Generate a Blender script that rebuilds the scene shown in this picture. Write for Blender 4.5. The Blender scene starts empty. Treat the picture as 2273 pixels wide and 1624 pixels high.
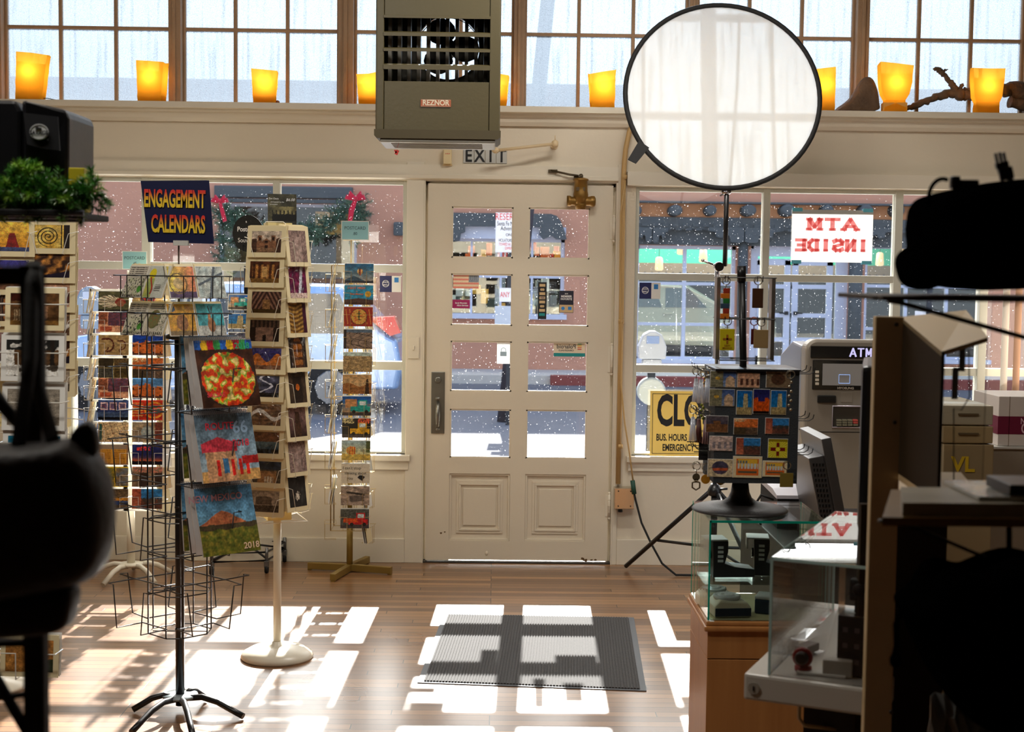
import bpy, bmesh, math, random
from mathutils import Vector, Matrix, Euler, noise as mnoise
random.seed(7)
C = bpy.context.scene.collection
R = math.radians
PI = math.pi

# ------------------------------------------------------------------ camera
FPX = 3150.0
CAM_P = Vector((0.0, -7.89, 1.6435))
PITCH, YAW, ROLL = 0.0672, 0.0130, 0.0125
_f0 = Vector((math.sin(YAW), math.cos(YAW), 0)); _r0 = Vector((math.cos(YAW), -math.sin(YAW), 0)); _u0 = Vector((0, 0, 1))
FWD = _f0*math.cos(PITCH) - _u0*math.sin(PITCH); _u1 = _u0*math.cos(PITCH) + _f0*math.sin(PITCH)
RGT = _r0*math.cos(ROLL) + _u1*math.sin(ROLL); UPV = _u1*math.cos(ROLL) - _r0*math.sin(ROLL)
cam = bpy.data.cameras.new('camera'); camo = bpy.data.objects.new('camera', cam); C.objects.link(camo)
m = Matrix((RGT, UPV, -FWD)).transposed().to_4x4(); m.translation = CAM_P
camo.matrix_world = m
cam.sensor_width = 36.0; cam.lens = 36.0*FPX/2273.0
cam.clip_start = 0.05; cam.clip_end = 200
cam.dof.use_dof = True; cam.dof.focus_distance = 6.3; cam.dof.aperture_fstop = 6.3
bpy.context.scene.camera = camo
def ray(u, v): return FWD + RGT*((u-1136.5)/FPX) - UPV*((v-812.0)/FPX)
def at(u, v, Y):
    d = ray(u, v); return CAM_P + d*((Y-CAM_P.y)/d.y)
def fl(u, v, z=0.0):
    d = ray(u, v); return CAM_P + d*((z-CAM_P.z)/d.z)
def X_(u, Y, v=900): return at(u, v, Y).x
def Z_(v, Y, u=1136): return at(u, v, Y).z

# ------------------------------------------------------------------ light
sc = bpy.context.scene
sc.view_settings.view_transform = 'Standard'; sc.view_settings.look = 'None'
sc.view_settings.gamma = 1.0; sc.view_settings.use_curve_mapping = False
sc.view_settings.exposure = 1.66
w = bpy.data.worlds.new('sky'); sc.world = w; w.use_nodes = True
nt = w.node_tree; nt.nodes.clear()
tc = nt.nodes.new('ShaderNodeTexCoord'); sep = nt.nodes.new('ShaderNodeSeparateXYZ')
rmp = nt.nodes.new('ShaderNodeValToRGB'); bg = nt.nodes.new('ShaderNodeBackground'); wo = nt.nodes.new('ShaderNodeOutputWorld')
rmp.color_ramp.elements[0].position = 0.0; rmp.color_ramp.elements[0].color = (0.78, 0.87, 1.0, 1)
rmp.color_ramp.elements[1].position = 0.7; rmp.color_ramp.elements[1].color = (0.42, 0.60, 0.95, 1)
nt.links.new(tc.outputs['Generated'], sep.inputs[0]); nt.links.new(sep.outputs['Z'], rmp.inputs[0])
dp = nt.nodes.new('ShaderNodeVectorMath'); dp.operation = 'DOT_PRODUCT'; sdv = Vector((0.03, 1.0, 0.593)).normalized(); dp.inputs[1].default_value = sdv
nt.links.new(tc.outputs['Generated'], dp.inputs[0]); gw = nt.nodes.new('ShaderNodeMapRange'); gw.interpolation_type = 'SMOOTHSTEP'
gw.inputs['From Min'].default_value = 0.78; gw.inputs['From Max'].default_value = 0.99; gw.inputs['To Max'].default_value = 1.0; nt.links.new(dp.outputs['Value'], gw.inputs['Value'])
gm_ = nt.nodes.new('ShaderNodeMix'); gm_.data_type = 'RGBA'; gm_.inputs['B'].default_value = (5.2, 5.1, 4.9, 1); nt.links.new(gw.outputs[0], gm_.inputs['Factor']); nt.links.new(rmp.outputs[0], gm_.inputs['A'])
nt.links.new(gm_.outputs['Result'], bg.inputs[0]); nt.links.new(bg.outputs[0], wo.inputs[0]); bg.inputs[1].default_value = 0.5
sun = bpy.data.lights.new('sun', 'SUN'); suno = bpy.data.objects.new('sun', sun); C.objects.link(suno)
sun.energy = 7.5; sun.angle = R(0.55); sun.color = (1.0, 0.96, 0.90)
sd = Vector((-0.03, -1.0, -0.593)); suno.rotation_euler = sd.to_track_quat('-Z', 'Y').to_euler(); suno.location = (0, 20, 14)
def arealight(name, loc, sx, sy, e, col, rot=(0, 0, 0)):
    l = bpy.data.lights.new(name, 'AREA'); l.shape = 'RECTANGLE'; l.size = sx; l.size_y = sy; l.energy = e; l.color = col
    o = bpy.data.objects.new(name, l); C.objects.link(o); o.location = loc; o.rotation_euler = rot; return o
# added area lights without fixtures, filling the shop interior from overhead
arealight('interior_fill_light', (-1.7, -2.0, 3.55), 1.2, 0.2, 3, (1.0, 0.93, 0.82))
arealight('interior_fill_light', (-1.5, -5.2, 3.6), 1.6, 0.3, 15, (1.0, 0.95, 0.86), rot=(R(38), 0, 0))
arealight('interior_fill_light', (1.1, -4.5, 3.6), 1.6, 0.3, 4, (1.0, 0.95, 0.86), rot=(R(38), 0, 0))
arealight('interior_fill_light', (0.7, -2.0, 3.55), 1.2, 0.2, 14, (1.0, 0.95, 0.88))

# ------------------------------------------------------------------ materials
def s2l(c): return c/12.92 if c <= 0.04045 else ((c+0.055)/1.055)**2.4
def rgb(r, g, b): return (s2l(r/255), s2l(g/255), s2l(b/255), 1)
MATS = {}
def mat(name, col, rough=0.6, metal=0.0, var=0.0, vscale=6.0, bump=0.0, bscale=60.0, coat=0.0, spec=None, stretch=None, col2=None, sheen=0):
    if name in MATS: return MATS[name]
    M = bpy.data.materials.new(name); M.use_nodes = True; t = M.node_tree; b = t.nodes['Principled BSDF']
    b.inputs['Base Color'].default_value = col; b.inputs['Roughness'].default_value = rough; b.inputs['Metallic'].default_value = metal
    if coat: b.inputs['Coat Weight'].default_value = coat; b.inputs['Coat Roughness'].default_value = 0.1
    if spec is not None: b.inputs['Specular IOR Level'].default_value = spec
    if sheen: b.inputs['Sheen Weight'].default_value = sheen
    co = t.nodes.new('ShaderNodeTexCoord'); mp = t.nodes.new('ShaderNodeMapping'); t.links.new(co.outputs['Object'], mp.inputs[0])
    if stretch: mp.inputs['Scale'].default_value = stretch
    n = t.nodes.new('ShaderNodeTexNoise'); n.inputs['Scale'].default_value = vscale; n.inputs['Detail'].default_value = 5; t.links.new(mp.outputs[0], n.inputs['Vector'])
    mx = t.nodes.new('ShaderNodeMix'); mx.data_type = 'RGBA'
    c2 = col2 if col2 else tuple(c*(1-max(var, 0.03)) for c in col[:3])+(1,)
    mx.inputs['A'].default_value = col; mx.inputs['B'].default_value = c2
    t.links.new(n.outputs['Fac'], mx.inputs['Factor']); t.links.new(mx.outputs['Result'], b.inputs['Base Color'])
    if bump:
        n2 = t.nodes.new('ShaderNodeTexNoise'); n2.inputs['Scale'].default_value = bscale; n2.inputs['Detail'].default_value = 4
        t.links.new(mp.outputs[0], n2.inputs['Vector']); bp = t.nodes.new('ShaderNodeBump'); bp.inputs['Strength'].default_value = bump
        bp.inputs['Distance'].default_value = 0.01; t.links.new(n2.outputs['Fac'], bp.inputs['Height']); t.links.new(bp.outputs[0], b.inputs['Normal'])
    MATS[name] = M; return M
def emit(name, col, strength):
    if name in MATS: return MATS[name]
    M = bpy.data.materials.new(name); M.use_nodes = True; t = M.node_tree; b = t.nodes['Principled BSDF']
    b.inputs['Base Color'].default_value = col; b.inputs['Emission Color'].default_value = col; b.inputs['Emission Strength'].default_value = strength
    MATS[name] = M; return M
def glassmat(name, tint=(0.97, 0.98, 0.98), refl=0.06, dust=0.0, rough=0.0, haze=0.0):
    M = bpy.data.materials.new(name); M.use_nodes = True; t = M.node_tree; t.nodes.clear()
    o = t.nodes.new('ShaderNodeOutputMaterial'); tr = t.nodes.new('ShaderNodeBsdfTransparent'); tr.inputs[0].default_value = (*tint, 1)
    gl = t.nodes.new('ShaderNodeBsdfGlossy'); gl.inputs['Roughness'].default_value = rough; gl.inputs[0].default_value = (1, 1, 1, 1)
    fr = t.nodes.new('ShaderNodeLayerWeight'); fr.inputs[0].default_value = 0.12
    ma = t.nodes.new('ShaderNodeMath'); ma.operation = 'MULTIPLY_ADD'; ma.inputs[1].default_value = 0.75; ma.inputs[2].default_value = refl*0.6
    t.links.new(fr.outputs['Fresnel'], ma.inputs[0])
    mx = t.nodes.new('ShaderNodeMixShader'); t.links.new(ma.outputs[0], mx.inputs[0]); t.links.new(tr.outputs[0], mx.inputs[1]); t.links.new(gl.outputs[0], mx.inputs[2])
    last = mx
    if dust or haze:
        co = t.nodes.new('ShaderNodeTexCoord'); n = t.nodes.new('ShaderNodeTexNoise'); n.inputs['Scale'].default_value = 120; n.inputs['Detail'].default_value = 1
        t.links.new(co.outputs['Object'], n.inputs['Vector'])
        r = t.nodes.new('ShaderNodeMapRange'); r.inputs['From Min'].default_value = 0.735; r.inputs['From Max'].default_value = 0.80; r.inputs['To Max'].default_value = dust
        r.inputs['To Min'].default_value = haze; t.links.new(n.outputs['Fac'], r.inputs['Value'])
        tl = t.nodes.new('ShaderNodeBsdfTranslucent'); tl.inputs[0].default_value = (0.9, 0.92, 0.95, 1)
        m2 = t.nodes.new('ShaderNodeMixShader'); t.links.new(r.outputs[0], m2.inputs[0]); t.links.new(mx.outputs[0], m2.inputs[1]); t.links.new(tl.outputs[0], m2.inputs[2]); last = m2
    t.links.new(last.outputs[0], o.inputs[0]); MATS[name] = M; return M
def frosted(name):
    M = bpy.data.materials.new(name); M.use_nodes = True; t = M.node_tree; t.nodes.clear()
    o = t.nodes.new('ShaderNodeOutputMaterial'); tr = t.nodes.new('ShaderNodeBsdfTransparent'); tr.inputs[0].default_value = (0.50, 0.56, 0.62, 1)
    tl = t.nodes.new('ShaderNodeBsdfTranslucent'); tl.inputs[0].default_value = (0.22, 0.245, 0.275, 1)
    co = t.nodes.new('ShaderNodeTexCoord')
    n = t.nodes.new('ShaderNodeTexNoise'); n.inputs['Scale'].default_value = 210; n.inputs['Detail'].default_value = 2; t.links.new(co.outputs['Object'], n.inputs['Vector'])
    mp = t.nodes.new('ShaderNodeMapping'); mp.inputs['Scale'].default_value = (22, 1, 1.3); t.links.new(co.outputs['Object'], mp.inputs[0])
    n2 = t.nodes.new('ShaderNodeTexNoise'); n2.inputs['Scale'].default_value = 1.6; n2.inputs['Detail'].default_value = 4; t.links.new(mp.outputs[0], n2.inputs['Vector'])
    a = t.nodes.new('ShaderNodeMapRange'); a.inputs['From Min'].default_value = 0.38; a.inputs['From Max'].default_value = 0.62; a.inputs['To Min'].default_value = 0.30; a.inputs['To Max'].default_value = 0.70
    b = t.nodes.new('ShaderNodeMapRange'); b.inputs['From Min'].default_value = 0.52; b.inputs['From Max'].default_value = 0.70; b.inputs['To Min'].default_value = 0.0; b.inputs['To Max'].default_value = 0.25
    t.links.new(n.outputs['Fac'], a.inputs['Value']); t.links.new(n2.outputs['Fac'], b.inputs['Value'])
    ad = t.nodes.new('ShaderNodeMath'); ad.operation = 'ADD'; t.links.new(a.outputs[0], ad.inputs[0]); t.links.new(b.outputs[0], ad.inputs[1])
    mx = t.nodes.new('ShaderNodeMixShader'); t.links.new(ad.outputs[0], mx.inputs[0]); t.links.new(tr.outputs[0], mx.inputs[1]); t.links.new(tl.outputs[0], mx.inputs[2])
    t.links.new(mx.outputs[0], o.inputs[0]); MATS[name] = M; return M
def transl(name, col, w=0.6, rough=0.6, tcol=None, bump=0.0):
    if name in MATS: return MATS[name]
    M = bpy.data.materials.new(name); M.use_nodes = True; t = M.node_tree; t.nodes.clear()
    o = t.nodes.new('ShaderNodeOutputMaterial'); d = t.nodes.new('ShaderNodeBsdfDiffuse'); d.inputs[0].default_value = col
    tl = t.nodes.new('ShaderNodeBsdfTranslucent'); tl.inputs[0].default_value = tcol or col
    mx = t.nodes.new('ShaderNodeMixShader'); mx.inputs[0].default_value = w
    n = t.nodes.new('ShaderNodeTexNoise'); n.inputs['Scale'].default_value = 14
    bp = t.nodes.new('ShaderNodeBump'); bp.inputs['Strength'].default_value = max(bump, 0.02); bp.inputs['Distance'].default_value = 0.01
    t.links.new(n.outputs['Fac'], bp.inputs['Height']); t.links.new(bp.outputs[0], d.inputs['Normal']); t.links.new(bp.outputs[0], tl.inputs['Normal'])
    t.links.new(d.outputs[0], mx.inputs[1]); t.links.new(tl.outputs[0], mx.inputs[2]); t.links.new(mx.outputs[0], o.inputs[0]); MATS[name] = M; return M
def printmat(name, rough, bump=0.0):
    M = bpy.data.materials.new(name); M.use_nodes = True; t = M.node_tree; b = t.nodes['Principled BSDF']
    a = t.nodes.new('ShaderNodeAttribute'); a.attribute_name = 'Col'; t.links.new(a.outputs['Color'], b.inputs['Base Color']); b.inputs['Roughness'].default_value = rough
    if bump:
        co = t.nodes.new('ShaderNodeTexCoord'); n = t.nodes.new('ShaderNodeTexNoise'); n.inputs['Scale'].default_value = 22; n.inputs['Detail'].default_value = 1.5
        n.inputs['Distortion'].default_value = 1.2
        oi = t.nodes.new('ShaderNodeObjectInfo'); va = t.nodes.new('ShaderNodeVectorMath'); va.operation = 'ADD'
        t.links.new(co.outputs['Object'], va.inputs[0]); t.links.new(oi.outputs['Location'], va.inputs[1]); t.links.new(va.outputs[0], n.inputs['Vector'])
        bp = t.nodes.new('ShaderNodeBump'); bp.inputs['Strength'].default_value = bump; bp.inputs['Distance'].default_value = 0.02
        t.links.new(n.outputs['Fac'], bp.inputs['Height']); t.links.new(bp.outputs[0], b.inputs['Normal'])
        b.inputs['Coat Weight'].default_value = 1.0; b.inputs['Coat Roughness'].default_value = 0.04; t.links.new(bp.outputs[0], b.inputs['Coat Normal'])
    MATS[name] = M; return M
def floormat():
    M = bpy.data.materials.new('maple_strip_floor'); M.use_nodes = True; t = M.node_tree; b = t.nodes['Principled BSDF']
    co = t.nodes.new('ShaderNodeTexCoord'); br = t.nodes.new('ShaderNodeTexBrick'); t.links.new(co.outputs['Object'], br.inputs['Vector'])
    br.inputs['Scale'].default_value = 1.0; br.inputs['Brick Width'].default_value = 1.35; br.inputs['Row Height'].default_value = 0.057
    br.inputs['Mortar Size'].default_value = 0.0019; br.inputs['Mortar Smooth'].default_value = 0.1; br.offset = 0.37; br.offset_frequency = 3; br.squash = 0.73; br.squash_frequency = 2
    br.inputs['Color1'].default_value = rgb(168, 124, 84); br.inputs['Color2'].default_value = rgb(112, 78, 54); br.inputs['Mortar'].default_value = rgb(36, 24, 18)
    mp = t.nodes.new('ShaderNodeMapping'); mp.inputs['Scale'].default_value = (1.2, 26, 1); t.links.new(co.outputs['Object'], mp.inputs[0])
    n = t.nodes.new('ShaderNodeTexNoise'); n.inputs['Scale'].default_value = 3.0; n.inputs['Detail'].default_value = 6; t.links.new(mp.outputs[0], n.inputs['Vector'])
    n2 = t.nodes.new('ShaderNodeTexNoise'); n2.inputs['Scale'].default_value = 0.9; n2.inputs['Detail'].default_value = 3; t.links.new(co.outputs['Object'], n2.inputs['Vector'])
    m1 = t.nodes.new('ShaderNodeMix'); m1.data_type = 'RGBA'; m1.blend_type = 'MULTIPLY'; m1.inputs['Factor'].default_value = 0.45
    r = t.nodes.new('ShaderNodeValToRGB'); r.color_ramp.elements[0].position = 0.3; r.color_ramp.elements[0].color = (0.55, 0.5, 0.45, 1); r.color_ramp.elements[1].position = 0.7; r.color_ramp.elements[1].color = (1, 1, 1, 1)
    t.links.new(n.outputs['Fac'], r.inputs[0]); t.links.new(br.outputs['Color'], m1.inputs['A']); t.links.new(r.outputs[0], m1.inputs['B'])
    t.links.new(m1.outputs['Result'], b.inputs['Base Color'])
    rr = t.nodes.new('ShaderNodeMapRange'); rr.inputs['To Min'].default_value = 0.2; rr.inputs['To Max'].default_value = 0.42; t.links.new(n2.outputs['Fac'], rr.inputs['Value']); t.links.new(rr.outputs[0], b.inputs['Roughness'])
    bp = t.nodes.new('ShaderNodeBump'); bp.inputs['Strength'].default_value = 0.25; bp.inputs['Distance'].default_value = 0.002; bp.invert = True
    t.links.new(br.outputs['Fac'], bp.inputs['Height']); t.links.new(bp.outputs[0], b.inputs['Normal'])
    b.inputs['Coat Weight'].default_value = 0.3; b.inputs['Coat Roughness'].default_value = 0.22; MATS['floor'] = M; return M

WHITE = mat('cream_gloss_paint', rgb(226, 216, 196), 0.38, var=0.07, vscale=3, bump=0.08, bscale=25)
WALLP = mat('cream_wall_paint', rgb(222, 210, 188), 0.55, var=0.06, vscale=1.5, bump=0.1, bscale=40)
FRAMEW = mat('window_frame_paint', rgb(205, 204, 190), 0.4, var=0.08, vscale=5)
STEELW = mat('worn_steel_sash', rgb(176, 142, 108), 0.6, var=0.35, vscale=9, bump=0.3, bscale=90)
BLACK = mat('black_enamel', rgb(22, 22, 24), 0.32, var=0.1)
BLACKM = mat('black_matte', rgb(18, 17, 17), 0.75, var=0.2, bump=0.1, bscale=150)
CHROME = mat('chrome', rgb(200, 200, 205), 0.15, 1.0)
WIREW = mat('white_wire', rgb(225, 222, 212), 0.35)
WIREG = mat('gold_wire', rgb(196, 168, 110), 0.35, 0.55)
BRASSP = mat('gold_painted_steel', rgb(160, 132, 66), 0.42, 0.5, var=0.2)
CREAM = mat('cream_card_stock', rgb(238, 222, 178), 0.7, var=0.04)
PAPER = mat('white_paper', rgb(238, 236, 230), 0.75, var=0.03)
IVORY = mat('ivory_enamel', rgb(236, 228, 208), 0.3, var=0.04)
GLASS = glassmat('window_glass', dust=0.5, haze=0.0)
CLEAR = glassmat('clear_acrylic', (0.985, 0.99, 0.99), 0.10)
CELLO = glassmat('clear_plastic_sleeve', (0.99, 0.99, 0.99), 0.08, rough=0.08)
GGLASS = glassmat('case_glass', (0.93, 0.975, 0.955), 0.08)
FROST = frosted('obscure_rolled_glass')
PR_M = printmat('printed_card_matte', 0.5); PR_G = printmat('printed_card_in_film', 0.3, 0.55); PR_S = printmat('printed_card_satin', 0.28)
INK = mat('black_ink', rgb(20, 20, 22), 0.6)
REDINK = mat('red_ink', rgb(214, 60, 64), 0.6)
WHITEINK = mat('white_ink', rgb(240, 240, 240), 0.6)

# ------------------------------------------------------------------ mesh builder
class MB:
    def __init__(s): s.bm = bmesh.new(); s.mi = 0
    def _q(s, vs):
        try:
            f = s.bm.faces.new(vs); f.material_index = s.mi; return f
        except ValueError: return None
    def box(s, c, d, rz=0.0, M=None, bev=0.0):
        x, y, z = d[0]/2, d[1]/2, d[2]/2; T = Matrix.Translation(Vector(c)) @ Matrix.Rotation(rz, 4, 'Z')
        if M is not None: T = Matrix.Translation(Vector(c)) @ M.to_4x4()
        if bev > 0:
            tb = bmesh.new(); bmesh.ops.create_cube(tb, size=1.0); bmesh.ops.scale(tb, vec=d, verts=tb.verts)
            bmesh.ops.bevel(tb, geom=tb.edges[:], offset=bev, segments=2, affect='EDGES', profile=0.6)
            s.add(tb, T); return s
        v = [s.bm.verts.new(T @ Vector(p)) for p in ((-x,-y,-z),(x,-y,-z),(x,y,-z),(-x,y,-z),(-x,-y,z),(x,-y,z),(x,y,z),(-x,y,z))]
        for q in ((0,3,2,1),(4,5,6,7),(0,1,5,4),(1,2,6,5),(2,3,7,6),(3,0,4,7)): s._q([v[i] for i in q])
        return s
    def b2(s, x0, x1, y0, y1, z0, z1, bev=0.0): return s.box(((x0+x1)/2, (y0+y1)/2, (z0+z1)/2), (abs(x1-x0), abs(y1-y0), abs(z1-z0)), bev=bev)
    def add(s, tb, T=Matrix()):
        mp = {}
        for v in tb.verts: mp[v] = s.bm.verts.new(T @ v.co)
        for f in tb.faces:
            g = s._q([mp[v] for v in f.verts])
            if g: g.smooth = f.smooth
        tb.free()
    def mesh(s, me, T=Matrix()):
        vs = [s.bm.verts.new(T @ v.co) for v in me.vertices]
        for p in me.polygons: s._q([vs[i] for i in p.vertices])
        return s
    def quad(s, *p): s._q([s.bm.verts.new(Vector(q)) for q in p]); return s
    def tube(s, pts, r, n=8, closed=False, cap=True, rr=None):
        pts = [Vector(p) for p in pts]; rings = []; N = len(pts); prev = None
        for i, p in enumerate(pts):
            a = pts[(i-1) % N] if (i > 0 or closed) else p; b = pts[(i+1) % N] if (i < N-1 or closed) else p
            t = (b-a)
            if t.length < 1e-9: t = Vector((0, 0, 1))
            t.normalize()
            if prev is None:
                u = t.cross(Vector((0, 0, 1)));
                if u.length < 1e-3: u = t.cross(Vector((1, 0, 0)))
            else: u = prev - t*prev.dot(t)
            if u.length < 1e-6: u = t.orthogonal()
            u.normalize(); prev = u; w_ = t.cross(u); q = rr[i] if rr else r
            k = 1.0
            if 0 < i < N-1 or closed:
                ca = (p-a).normalized().dot((b-p).normalized()); k = 1.0/max(0.5, math.sqrt(max(0.0, (1+ca)/2)))
            rings.append([s.bm.verts.new(p + (u*math.cos(2*PI*j/n) + w_*math.sin(2*PI*j/n))*q) for j in range(n)])
        for i in range(N if closed else N-1):
            A, B = rings[i], rings[(i+1) % N]
            for j in range(n):
                f = s._q([A[j], A[(j+1) % n], B[(j+1) % n], B[j]])
                if f: f.smooth = n > 5
        if cap and not closed: s._q(rings[0][::-1]); s._q(rings[-1])
        return s
    def lathe(s, prof, c=(0, 0, 0), n=32, axis='Z', sx=1.0, sy=1.0):
        c = Vector(c); rings = []
        for (r, z) in prof:
            rg = []
            for j in range(n):
                a = 2*PI*j/n; x, y = r*math.cos(a)*sx, r*math.sin(a)*sy
                p = Vector((x, y, z)) if axis == 'Z' else (Vector((x, z, y)) if axis == 'Y' else Vector((z, x, y)))
                rg.append(s.bm.verts.new(c+p))
            rings.append(rg)
        for i in range(len(rings)-1):
            for j in range(n):
                f = s._q([rings[i][j], rings[i][(j+1) % n], rings[i+1][(j+1) % n], rings[i+1][j]])
                if f: f.smooth = True
        s._q(rings[0][::-1]); s._q(rings[-1]); return s
    def prism(s, poly, d0, d1, plane='XZ'):
        def P(a, b, d): return Vector((a, d, b)) if plane == 'XZ' else (Vector((a, b, d)) if plane == 'XY' else Vector((d, a, b)))
        A = [s.bm.verts.new(P(a, b, d0)) for a, b in poly]; B = [s.bm.verts.new(P(a, b, d1)) for a, b in poly]; n = len(poly)
        for i in range(n): s._q([A[i], A[(i+1) % n], B[(i+1) % n], B[i]])
        s._q(A[::-1]); s._q(B); return s
    def hull(s, A, B):
        a = [s.bm.verts.new(Vector(p)) for p in A]; b = [s.bm.verts.new(Vector(p)) for p in B]; n = len(a)
        for i in range(n): s._q([a[i], a[(i+1) % n], b[(i+1) % n], b[i]])
        s._q(a[::-1]); s._q(b); return s
    def sph(s, c, r, sc=(1, 1, 1), n=12, m=8):
        prof = [(max(1e-4, math.sin(PI*i/m))*1.0, -math.cos(PI*i/m)) for i in range(m+1)]
        tb = MB(); tb.lathe(prof, n=n); s.add(tb.bm, Matrix.Translation(Vector(c)) @ Matrix.Diagonal((r*sc[0], r*sc[1], r*sc[2], 1))); return s
    def build(s, name, mats, parent=None, loc=None, rot=None, smooth=None, bevel=0.0):
        bmesh.ops.recalc_face_normals(s.bm, faces=s.bm.faces[:])
        me = bpy.data.meshes.new(name); s.bm.to_mesh(me); s.bm.free()
        if not isinstance(mats, (list, tuple)): mats = [mats]
        for k in mats: me.materials.append(k)
        o = bpy.data.objects.new(name, me); C.objects.link(o)
        if parent: o.parent = parent
        if loc is not None: o.location = loc
        if rot is not None: o.rotation_euler = rot
        if bevel:
            md = o.modifiers.new('bevel', 'BEVEL'); md.width = bevel; md.segments = 2; md.limit_method = 'ANGLE'
        return o
def empty(name, loc, rz=0.0, rot=None):
    o = bpy.data.objects.new(name, None); C.objects.link(o); o.location = loc; o.rotation_euler = rot if rot else (0, 0, rz); o.empty_display_size = 0.05; return o
def tag(o, label=None, cat=None, group=None, kind=None):
    if label: o['label'] = label
    if cat: o['category'] = cat
    if group: o['group'] = group
    if kind: o['kind'] = kind
    return o
def struct(o): o['kind'] = 'structure'; return o
KIDS = {}
def copy_tree(o, parent=None):
    c = o.copy(); C.objects.link(c)
    if parent: c.parent = parent
    for ch in list(o.children): copy_tree(ch, c)
    return c
_tc = {}
def text_me(s, size=1.0, align='CENTER', bold=0.0, ext=0.0, spacing=1.0, shear=0.0):
    key = (s, size, align, bold, ext, spacing, shear)
    if key in _tc: return _tc[key]
    cu = bpy.data.curves.new('t', 'FONT'); cu.body = s; cu.size = size; cu.align_x = align; cu.align_y = 'CENTER'; cu.offset = bold; cu.extrude = ext
    cu.space_character = spacing; cu.resolution_u = 3; cu.shear = shear
    o = bpy.data.objects.new('t', cu); C.objects.link(o); dg = bpy.context.evaluated_depsgraph_get(); me = bpy.data.meshes.new_from_object(o.evaluated_get(dg))
    C.objects.unlink(o); bpy.data.objects.remove(o); _tc[key] = me; return me
XZ = Matrix.Rotation(PI/2, 4, 'X')      # text plane XY -> XZ, facing -Y
def put_text(mb, s, c, size, sx=1.0, sy=1.0, mirror=False, **k):
    me = text_me(s, 1.0, **k); mb.mesh(me, Matrix.Translation(Vector(c)) @ XZ @ Matrix.Diagonal((size*sx*(-1 if mirror else 1), size*sy, 0.0006, 1))); return mb

GLY = {'A': [[(0,0),(.5,1),(1,0)],[(.2,.3),(.8,.3)]], 'T': [[(0,1),(1,1)],[(.5,0),(.5,1)]], 'M': [[(.1,0),(.1,1),(.5,.25),(.9,1),(.9,0)]], 'I': [[(.5,0),(.5,1)]], 'N': [[(.12,0),(.12,1),(.88,0),(.88,1)]],
 'S': [[(1,.86),(.7,1),(.3,1),(.04,.82),(.1,.6),(.9,.4),(.96,.18),(.7,0),(.3,0),(0,.14)]], 'D': [[(.12,0),(.12,1),(.6,1),(.95,.72),(.95,.28),(.6,0),(.12,0)]], 'E': [[(1,1),(.14,1),(.14,0),(1,0)],[(.14,.5),(.8,.5)]]}
SERIF = {'A': [(0,0),(1,0)], 'T': [(.5,0)], 'M': [(.1,0),(.9,0),(.1,1),(.9,1)], 'I': [(.5,0),(.5,1)], 'N': [(.12,0),(.12,1),(.88,1)], 'D': [(.06,0),(.06,1)], 'E': [(.06,0),(.06,1)], 'S': []}
def block(mb, text, xc, zc, H, W, y, mirror=False, st=0.2, serif=True):
    cw = W/len(text); wd = cw*0.74; t_ = H*st; m_ = -1 if mirror else 1
    for i, ch in enumerate(text):
        ox_ = -W/2+cw*(i+0.5); P = lambda q: Vector((xc+m_*(ox_+(q[0]-0.5)*wd), y, zc-H/2+t_*0.35+q[1]*(H-t_*0.7)))
        k = 0
        for pl in GLY[ch]:
            for a, c in zip(pl[:-1], pl[1:]):
                A, B = P(a), P(c); d = (B-A).normalized(); n = Vector((-d.z, 0, d.x))*t_*0.5; hv = abs(d.z) < 0.3; n = n*(0.72 if hv else 1.0); e_ = d*t_*0.3; y_ = Vector((0, -0.00004*k, 0)); k += 1
                mb.quad(A-e_-n+y_, B+e_-n+y_, B+e_+n+y_, A-e_+n+y_)
        if serif:
            for q in SERIF[ch]: c = P(q); w_ = min(wd*0.26, t_*1.15); mb.quad((c.x-w_, y-0.0003, c.z-t_*0.3), (c.x+w_, y-0.0003, c.z-t_*0.3), (c.x+w_, y-0.0003, c.z+t_*0.3), (c.x-w_, y-0.0003, c.z+t_*0.3))
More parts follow.
